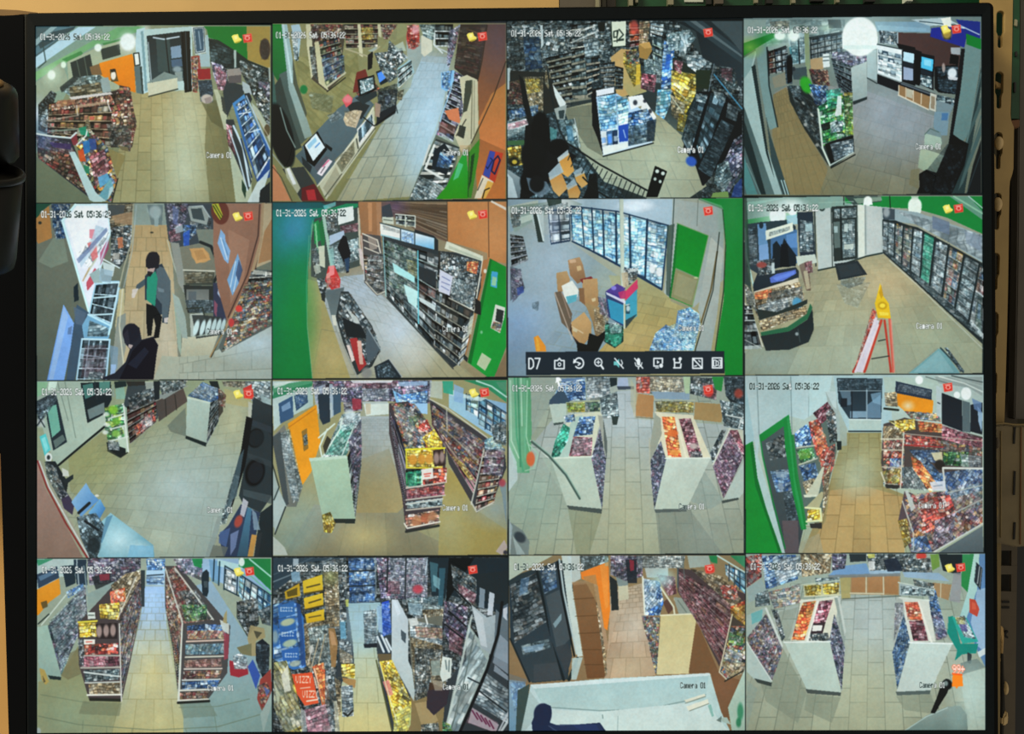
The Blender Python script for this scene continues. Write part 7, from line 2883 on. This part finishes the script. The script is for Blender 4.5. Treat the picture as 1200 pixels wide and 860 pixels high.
# the picture on the screen
paint_all()
CX0, CY0, CX1, CY1 = 38, 14, 1160, 864
pic = FB[CY0*SC:CY1*SC, CX0*SC:CX1*SC][::-1]
ph, pw = pic.shape[:2]
img = bpy.data.images.new('screen_picture', pw, ph, alpha=False)
rgba = np.ones((ph, pw, 4), np.float32); rgba[..., :3] = pic
img.pixels.foreach_set(rgba.ravel()); img.update(); img.pack()
sm = bpy.data.materials.new('lit_display'); sm.use_nodes = True; nt = sm.node_tree; pb = nt.nodes['Principled BSDF']
ti = nt.nodes.new('ShaderNodeTexImage'); ti.image = img; ti.interpolation = 'Linear'; ti.extension = 'EXTEND'
pb.inputs['Base Color'].default_value = (.004, .005, .006, 1); pb.inputs['Roughness'].default_value = .45; pb.inputs['Specular IOR Level'].default_value = .15
nt.links.new(ti.outputs['Color'], pb.inputs['Emission Color']); pb.inputs['Emission Strength'].default_value = 1.0

def flat(name, uv, y, m, parent, cen=None):
    me = bpy.data.meshes.new(name); off = Vector(parent.matrix_world.translation) if parent is not None else Vector()
    off = OFF.get(parent.name, Vector()) if parent is not None else Vector()
    vs = [Vector(((u-600)*S, y, (430-v)*S))-off for u, v in uv]
    me.from_pydata(vs, [], [list(range(len(vs)))[::-1]])
    lay = me.uv_layers.new(name='UVMap')
    for lp in me.loops:
        u, v = uv[lp.vertex_index]; lay.data[lp.index].uv = ((u-CX0)/(CX1-CX0), 1-(v-CY0)/(CY1-CY0))
    o = link(name, me, m, parent); OFF[o.name] = off
    if me.polygons[0].normal.y > 0: me.flip_normals()
    return o
OFF = {mon.name: Vector(mon.location)}
def clip_poly(p, q):
    q = [tuple(a) for a in q]; cx = sum(a[0] for a in q)/4; cy = sum(a[1] for a in q)/4
    for i in range(4):
        (xa, ya), (xb, yb) = q[i], q[(i+1) % 4]
        side = lambda x, y: (xb-xa)*(y-ya)-(yb-ya)*(x-xa)
        sg = 1 if side(cx, cy) > 0 else -1; r = []
        for j in range(len(p)):
            a, b = p[j], p[(j+1) % len(p)]; sa, sb = sg*side(*a), sg*side(*b)
            if sa >= 0: r.append(a)
            if sa*sb < 0: t = sa/(sa-sb); r.append((a[0]+(b[0]-a[0])*t, a[1]+(b[1]-a[1])*t))
        p = r
        if len(p) < 3: return []
    return p
def area2(p): return abs(sum(p[i][0]*p[(i+1) % len(p)][1]-p[(i+1) % len(p)][0]*p[i][1] for i in range(len(p))))/2
flat('screen', [(41.6, 30.8), (319, 27.3), (594, 24.2), (872, 20.9), (1150.2, 17.9), (1151.6, 225.6), (1152.6, 435.6), (1153.8, 644.6), (1155.4, 855.2), (873, 855.6), (596, 856.2), (319, 857.4), (43.2, 858.8), (43.0, 651), (42.6, 444), (42, 237)], 0.0, sm, mon)
FEED_LABEL = {
 1: 'camera picture of shop aisles, an orange panel and the entrance door', 2: 'camera picture looking down on a checkout counter with registers',
 3: 'camera picture of a pallet of drink cartons and dark urns in front', 4: 'camera picture with a big white lamp and green snack rack',
 5: 'camera picture of two people in dark hoods behind a food counter', 6: 'camera picture with a green wall, product wall and green door',
 7: 'camera picture of cooler doors, cardboard boxes and bottled water above a tool bar', 8: 'camera picture of an orange stepladder in an empty shop floor',
 9: 'camera picture of a wide tiled floor with steel trays in front', 10: 'camera picture of an orange panel, white shelf end and snack shelves',
 11: 'camera picture of two white shelf ends seen from above', 12: 'camera picture of a green door frame and snack shelves',
 13: 'camera picture of a lit aisle between two snack shelves', 14: 'camera picture of crowded shelves with blue, yellow and orange packs',
 15: 'camera picture of a white counter with a person in dark blue', 16: 'camera picture of two white shelf ends and a teal cart'}
PERSON = {4: ['pictured person in dark clothes by the far doors'], 5: ['pictured standing person in a dark cap, grey coat and green shirt', 'pictured person in a black hood bending over the counter'],
          6: ['pictured person in a black jacket and blue trousers'], 8: ['pictured dark figures outside the shop window'], 13: ['pictured person in dark clothes at the end of the aisle'],
          15: ['pictured person in a dark blue hooded jacket']}
for n in sorted(DRAWN):
    fd = DRAWN[n]; q = feed_quad(n)
    fo = flat('camera_feed', q, -.00012, sm, mon); fo['label'] = FEED_LABEL[n]
    k = 0; pc = 0
    for nm, pts in fd.items:
        p = clip_poly([(u/4+fd.ox, v/4+fd.oy) for u, v in pts], q)
        if len(p) < 3 or area2(p) < 14: continue
        so = flat(nm, p, -.00020-.000012*k, sm, fo); k += 1
        if nm == 'person' and n in PERSON: so['label'] = PERSON[n][min(pc, len(PERSON[n])-1)]; pc += 1
fd = DRAWN[7]; bar = TOOL[0][1]
tb = flat('toolbar', [(u/4+fd.ox, v/4+fd.oy) for u, v in bar], -.00068, sm, mon); tb['label'] = 'dark tool bar reading D7 with nine white icons'
for i, (nm, pts) in enumerate(TOOL[1:]):
    flat(nm, [(u/4+fd.ox, v/4+fd.oy) for u, v in pts], -.00076, sm, tb)

# ---------------------------------------------------------------- left of the monitor
sp = empty('side_panel', W(16, 900, .012), 'glossy black upright panel close beside the left edge of the monitor', 'panel')
prism('panel_face', [(-160, 21), (-60, 20), (29.2, 16.6), (32.6, 900), (10.5, 900), (4.5, 700), (-.5, 530), (-160, 480)], .012, .03, M['gloss'], sp, .0008)
prism('seam_highlight', [(28.9, 16.8), (30.9, 16.6), (34.2, 900), (32.2, 900)], .0105, .0118, M['seam'], sp)  # added strip, its grey stands for the highlight along the seam
def cup(u, v0, v1, rt, rb, y, tilt, label, closed):
    k = S*(D+y)/D; h = (v1-v0)*k; t = .0012
    o = empty('plastic_cup', W(u, v1, y), label, 'cup', 'black cups left of the monitor'); tr = math.radians(tilt); X0 = (u-600)*k; dx = -X0*h*math.sin(tr)/(D+y); o.rotation_euler = (tr, math.atan2(-dx if X0 > 0 else dx, h*math.cos(tr)), 0)
    rt *= k; rb *= k
    if closed:
        body = [(rb*.6, 0), (rb*.92, .0006), (rb, .003), (rb*.5+rt*.5, h*.5), (rt, h-.006), (rt*.985, h-.0035), (rt*.93, h-.0014), (rt*.82, h-.0003), (rt*.7, h)]
        lathe('body', body, M['cup'], o)
        lathe('lid_gold_light', [(rt*.66, h+.0001), (rt*.66, h+.0012), (rt*.5, h+.0016), (rt*.2, h+.0017)], M['brown'], o)  # golden light on the lid is put into its brown colour
    else:
        body = [(rb*.5, 0), (rb*.8, .0008), (rb*.95, .003), (rb, .007), (rt, h), (rt-t, h), (rb-t, .008), (rb*.7, .003), (rb*.3, .0025)]
        lathe('body', body, M['cup'], o)
        lathe('rim', [(rt-t*.2, h-.0030), (rt+.0008, h-.0028), (rt+.0012, h-.0012), (rt+.0006, h), (rt-t*.6, h+.0003), (rt-t, h-.0008), (rt-t*.9, h-.003)], M['cup'], o)
    return o
cup(-28, 96, 184, 43, 45, -.034, 24, 'black plastic cup with a domed lid painted with golden light, above the open cup', True)
cup(-27, 196, 316, 47, 41, -.036, 22, 'open black plastic cup with a thin shiny rim, below the domed cup', False)

# tan panels and boards behind the top edge
p = prism('metal_sheet', [(-200, -220), (655, -220), (655, 40), (-200, 40)], .060, .064, M['cream']); tag(p, 'bright tan painted metal sheet above the left half of the monitor', 'sheet')
p = prism('side_wall_board', [(-200, 470), (60, 470), (60, 980), (-200, 980)], .060, .064, M['wall']); tag(p, 'tan wall board showing at the lower left edge of the picture', 'board')
p = prism('board_strip', [(-160, 6), (-40, 9), (20, 11.5), (44, 14.5), (44, 17), (26, 17.5), (12, 19), (-160, 20)], .034, .050, M['brown'], None, .0004); tag(p, 'thin brown board end lying on top of the black side panel', 'board')
cb = empty('circuit_board', W(900, 40, .060), 'green circuit board showing above the right half of the monitor', 'circuit board')
prism('board', [(722, -160), (1158, -160), (1158, 60), (722, 60)], .060, .0616, M['pcb'], cb)
for nm, a, b, v0, v1, mm, dep in (('connector', 737, 742, -12, 6.5, 'tin', .006), ('connector', 744.5, 748, -12, 3, 'tin', .004), ('connector', 783, 789.5, -12, 5.5, 'tin', .006), ('white_label', 802, 824.5, -14, 2.6, 'label', .0006),
                                  ('chip', 828, 834, -12, 5, 'chip', .004), ('capacitor', 838, 848, -12, 4.5, 'grey', .007), ('connector', 884, 888.5, -12, 3.4, 'tin', .003), ('chip', 898, 906, -12, 4, 'chip', .004),
                                  ('connector', 928, 932.5, -12, 3.6, 'tin', .004), ('chip', 950, 966, -12, 1.5, 'chip', .003), ('connector', 980, 984, -12, 2.8, 'tin', .004), ('chip', 1014, 1026, -12, 2, 'chip', .004), ('capacitor', 1062, 1070, -12, 1.5, 'label', .006)):
    prism(nm, [(a, v0), (b, v0), (b, v1), (a, v1)], .0598-dep, .0598, M[mm], cb, .0002)
fr = empty('cabinet_frame', W(690, 40, .058), 'grey brown steel cabinet frame between the tan panel and the green board', 'frame')
prism('frame_plate', [(656, -160), (721, -160), (721, 60), (656, 60)], .059, .065, M['grey'], fr)
prism('cable', [(699, -60), (703, -60), (704, 20), (698, 20)], .052, .0575, M['tin'], fr, .0008)
prism('cable', [(706, -60), (711, -60), (712, 20), (706, 20)], .051, .0575, M['dark'], fr, .0008)

# ---------------------------------------------------------------- right of the monitor: slotted rail
YR = .030
rail = empty('slotted_rail', W(1172, 500, YR), 'tan steel upright rail with keyhole slots right beside the monitor', 'rail')
def xr(v): return float(np.interp(v, [-160, 0, 100, 141, 142, 200, 214, 260, 330, 380, 450, 497], [1190, 1187, 1185.3, 1184, 1188.4, 1187.6, 1183, 1182.4, 1181.4, 1180.3, 1178.4, 1177]))
def xc(v): return float(np.interp(v, [-60, 34, 105, 176, 248, 318, 388, 458], [1174, 1172.3, 1170.7, 1169.8, 1168.4, 1166.2, 1165.0, 1163.0]))
def keyhole(cv, n=48):
    pts = []
    for i in range(n):
        a = -math.pi/2 + 2*math.pi*i/n; s, c = math.sin(a), math.cos(a)
        v = 21.8*s; k = 1.0
        wdt = math.sqrt(max(4.7**2-(v+17.1)**2, 0)) if v < -17.1 else 4.7 if v < 3 else 4.7-(v-3)/4*2.0 if v < 7 else 2.7 if v < 19.1 else math.sqrt(max(2.7**2-(v-19.1)**2, 0))
        pts.append((xc(cv+v)+math.copysign(wdt*k, c) if abs(c) > 1e-6 else xc(cv+v), cv+v))
    return pts
def rail_cell(v0, v1, cv):
    hole = keyhole(cv); n = len(hole); out = []
    xl0 = 1150.0
    for i, (hx, hv) in enumerate(hole):
        a = -math.pi/2 + 2*math.pi*i/n; s, c = math.sin(a), math.cos(a)
        # match on a rectangle outline
        hh = (v1-v0)/2; t = 1/max(abs(s), abs(c)+1e-9)
        v = (v0+v1)/2 + hh*s*t; fx = c*t
        v = min(max(v, v0), v1)
        x = xc(cv) + (fx*(xr(v)-xc(cv)) if fx > 0 else fx*(xc(cv)-xl0)); out.append((x, v))
    # exact corners
    for sx, sy in ((1, -1), (1, 1), (-1, 1), (-1, -1)):
        ang = math.atan2(sy, sx); i = int(round((ang+math.pi/2)/(2*math.pi/n))) % n
        vv = v0 if sy < 0 else v1; out[i] = (xr(vv) if sx > 0 else xl0, vv)
    me = bpy.data.meshes.new('rail_plate'); bm = bmesh.new(); dy = Vector((0, .0022, 0))
    A = [bm.verts.new(p) for p in local([W(u, v, YR) for u, v in out], rail)]; B = [bm.verts.new(p) for p in local([W(u, v, YR) for u, v in hole], rail)]
    A1 = [bm.verts.new(v_.co+dy) for v_ in A]; B1 = [bm.verts.new(v_.co+dy) for v_ in B]
    # rounded pressed edge of the slot
    B0 = [bm.verts.new(p) for p in local([W(xc(v)+(u-xc(v))*1.12, cv+(v-cv)*1.03, YR-.0002) for u, v in hole], rail)]
    for i in range(n):
        j = (i+1) % n
        for q_ in ((A[i], A[j], B0[j], B0[i]), (B0[i], B0[j], B[j], B[i]), (B[i], B[j], B1[j], B1[i]), (A1[i], B1[i], B1[j], A1[j]), (A[i], A1[i], A1[j], A[j])): bm.faces.new(q_)
    bmesh.ops.recalc_face_normals(bm, faces=bm.faces); bm.to_mesh(me); bm.free()
    return link('rail_plate', me, M['rail'], rail)
prism('rail_plate', [(1150, -160), (xr(-160), -160), (xr(-1), -1), (1150, -1)], YR, YR+.0022, M['rail'], rail)
cells = [34.5, 105.5, 176.5, 247.5, 318, 387, 457]
cuts = [-1, 70, 141.2, 212, 283, 352.5, 422, 497]
for i, cv in enumerate(cells): rail_cell(cuts[i], cuts[i+1], cv)
prism('rail_lip', [(1176.5, 205), (1181, 205), (1179.6, 350), (1175.2, 497), (1172, 497), (1174.5, 350)], YR+.0024, YR+.006, M['raildim'], rail)
ball('screw_head', 1170.2, 168, YR-.0004, 5.0, 8.2, .0030, M['screw'], rail)
ball('screw_head', 1169.0, 239.5, YR-.0004, 4.9, 8.4, .0030, M['screw'], rail)
prism('hook_tab', [(1165.5, 94), (1174.5, 98.5), (1174.5, 103.5), (1168, 102)], YR+.003, YR+.006, M['cream'], rail, .0003)
prism('hook_tab', [(1167.5, 41), (1175, 42), (1175, 46), (1167.5, 45)], YR+.004, YR+.006, M['railpale'], rail, .0003)
# green board and grey upright further right
gb = empty('circuit_board', W(1190, 150, .031), 'narrow green circuit board between the slotted rail and the grey upright', 'circuit board')
prism('board', [(1187.6, -160), (1195.4, -160), (1194.6, 139), (1185, 139), (1186.2, 60)], .0305, .0318, M['pcb'], gb)
prism('shaded_board', [(1150, -160), (1186, -160), (1184, 139), (1150, 139)], .0400, .0415, M['pcb'], gb)
prism('component', [(1189.5, 22), (1193, 23), (1192.5, 31), (1189, 30)],   .0292, .0304, M['tin'], gb, .0003)
prism('component', [(1190, 60), (1192.5, 60), (1192.5, 66), (1190, 66)],   .0292, .0304, M['chip'], gb, .0002)
prism('component', [(1188.5, 96), (1191, 96), (1191, 108), (1188.5, 108)],   .0292, .0304, M['chip'], gb, .0002)
p = prism('wooden_ledge', [(1184.6, 141), (1195.4, 139.8), (1195.2, 149), (1189, 150), (1184.6, 149.6)], .0300, .0338, M['ledge'], None, .0004); tag(p, 'small brown ledge under the narrow green circuit board', 'ledge')
up = prism('steel_upright', [(1195.6, -160), (1240, -160), (1240, 491), (1188.6, 491), (1190, 440), (1192, 330), (1193.2, 220)], .034, .042, M['grey'], None, .0006); tag(up, 'grey steel upright along the right edge of the picture', 'upright')
ch = empty('steel_channel', W(1180, 900, .046), 'dull brown steel channel with square holes below the smoky sleeve', 'channel')
def plate(u0, u1, u2, u3, v0, v1, y, m, nm='channel_plate', par=ch): return prism(nm, [(u0, v0), (u1, v0), (u3, v1), (u2, v1)], y, y+.002, M[m], par)
plate(1150, 1173.4, 1150, 1171.2, 636, 900, .040, 'railpale', 'yellowed_edge')
plate(1173, 1192.3, 1173, 1192.2, 636, 645, .046, 'raildim'); plate(1173, 1192.2, 1173, 1191.5, 663, 673, .046, 'raildim')
plate(1173, 1191.5, 1172, 1189, 693, 900, .046, 'raildim')
plate(1185.4, 1192.2, 1185, 1191.5, 645, 693, .0462, 'raildim', 'channel_web')
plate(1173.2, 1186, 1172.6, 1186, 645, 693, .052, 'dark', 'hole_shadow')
for v in (704, 710.5): prism('slot', [(1174.5, v), (1183, v), (1183, v+2.6), (1174.5, v+2.6)], .0452, .0456, M['slot'], ch)  # thin strips whose black stands for the shade inside the slots
prism('hook', [(1172.6, 733), (1176, 735), (1177, 744), (1176, 762), (1174.6, 776), (1173, 776), (1174, 752), (1172, 742)], .043, .0455, M['cream'], ch, .0005)
prism('wire_loop', arc(1181.5, 743.5, 4.6, 90, 270, 8)[::-1]+arc(1181.5, 743.5, 2.2, 270, 90, 8)[::-1], .0436, .0452, M['slot'], ch)
prism('cable_run', [(1173.6, 766), (1176.2, 766), (1178, 830), (1174.5, 900), (1172.5, 900), (1174.6, 820)], .0425, .0445, M['dark'], ch, .0003)
ball('screw_head', 1177.6, 806, .0440, 3.3, 8.2, .003, M['screw'], ch)
prism('clip', [(1178.4, 832.5), (1181.4, 834), (1182.4, 843), (1181, 850), (1174.8, 850.5), (1175, 841), (1178, 838)], .0415, .0448, M['screw'], ch, .0008)
p = prism('dark_panel', [(1189, 500), (1300, 500), (1300, 960), (1188, 960)], .056, .060, M['navy']); tag(p, 'dark blue grey panel in the lower right corner behind the channel', 'panel')
op = empty('steel_channel', W(1186, 497, .048), 'dark olive steel channel with a square hole between the slotted rail and the grey upright', 'channel')
plate(1170, 1196, 1170, 1194, 152, 440, .050, 'olive', 'channel_plate', op)
plate(1170, 1194, 1170, 1192, 460, 500, .050, 'raildim', 'channel_plate', op)
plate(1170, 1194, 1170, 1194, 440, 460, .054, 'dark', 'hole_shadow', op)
prism('channel_rib', [(1180, 262), (1193, 262), (1193, 264), (1180, 264)], .0480, .0498, M['slot'], op)
prism('channel_rib', [(1180, 304), (1193, 304), (1193, 307), (1180, 307)], .0480, .0498, M['slot'], op)
prism('channel_rib', [(1180, 356), (1192, 356), (1192, 360), (1180, 360)], .0480, .0498, M['slot'], op)
# smoky plastic sleeve over the rail
sl = empty('plastic_sleeve', W(1182, 640, .024), 'smoky plastic sleeve with narrow dark slots covering the rail right of the monitor', 'sleeve')
prism('sleeve_body', [(1158, 500), (1168, 498), (1178, 497.2), (1188, 499), (1215, 499), (1215, 640), (1190, 641), (1174, 637), (1158, 636)], .022, .026, M['sleeve'], sl, .0008)
prism('top_edge', [(1158, 497.6), (1168, 495.8), (1178, 495.2), (1190, 497), (1215, 497), (1215, 498.4), (1190, 498.6), (1178, 496.8), (1168, 497.6), (1158, 499.6)], .0215, .0265, M['railpale'], sl)
for a, b in ((500, 520), (552, 580), (612, 632)): prism('slot', [(1188.2, a), (1190.6, a), (1189.6, b), (1187.2, b)], .0212, .0216, M['slot'], sl)  # black strips on the sleeve, shade of its slots put into colour
prism('fold_line', [(1173.2, 505), (1174.2, 505), (1173.4, 630), (1172.6, 630)], .0211, .0217, M['railpale'], sl)
prism('fold_line', [(1196.5, 500), (1197.6, 500), (1196.6, 638), (1195.4, 638)], .0211, .0217, M['ledge'], sl)
ball('screw_head', 1167.8, 519, .0216, 3.4, 6.5, .002, M['raildim'], sl)
ball('screw_head', 1166.6, 599, .0216, 3.0, 6.5, .002, M['railpale'], sl)
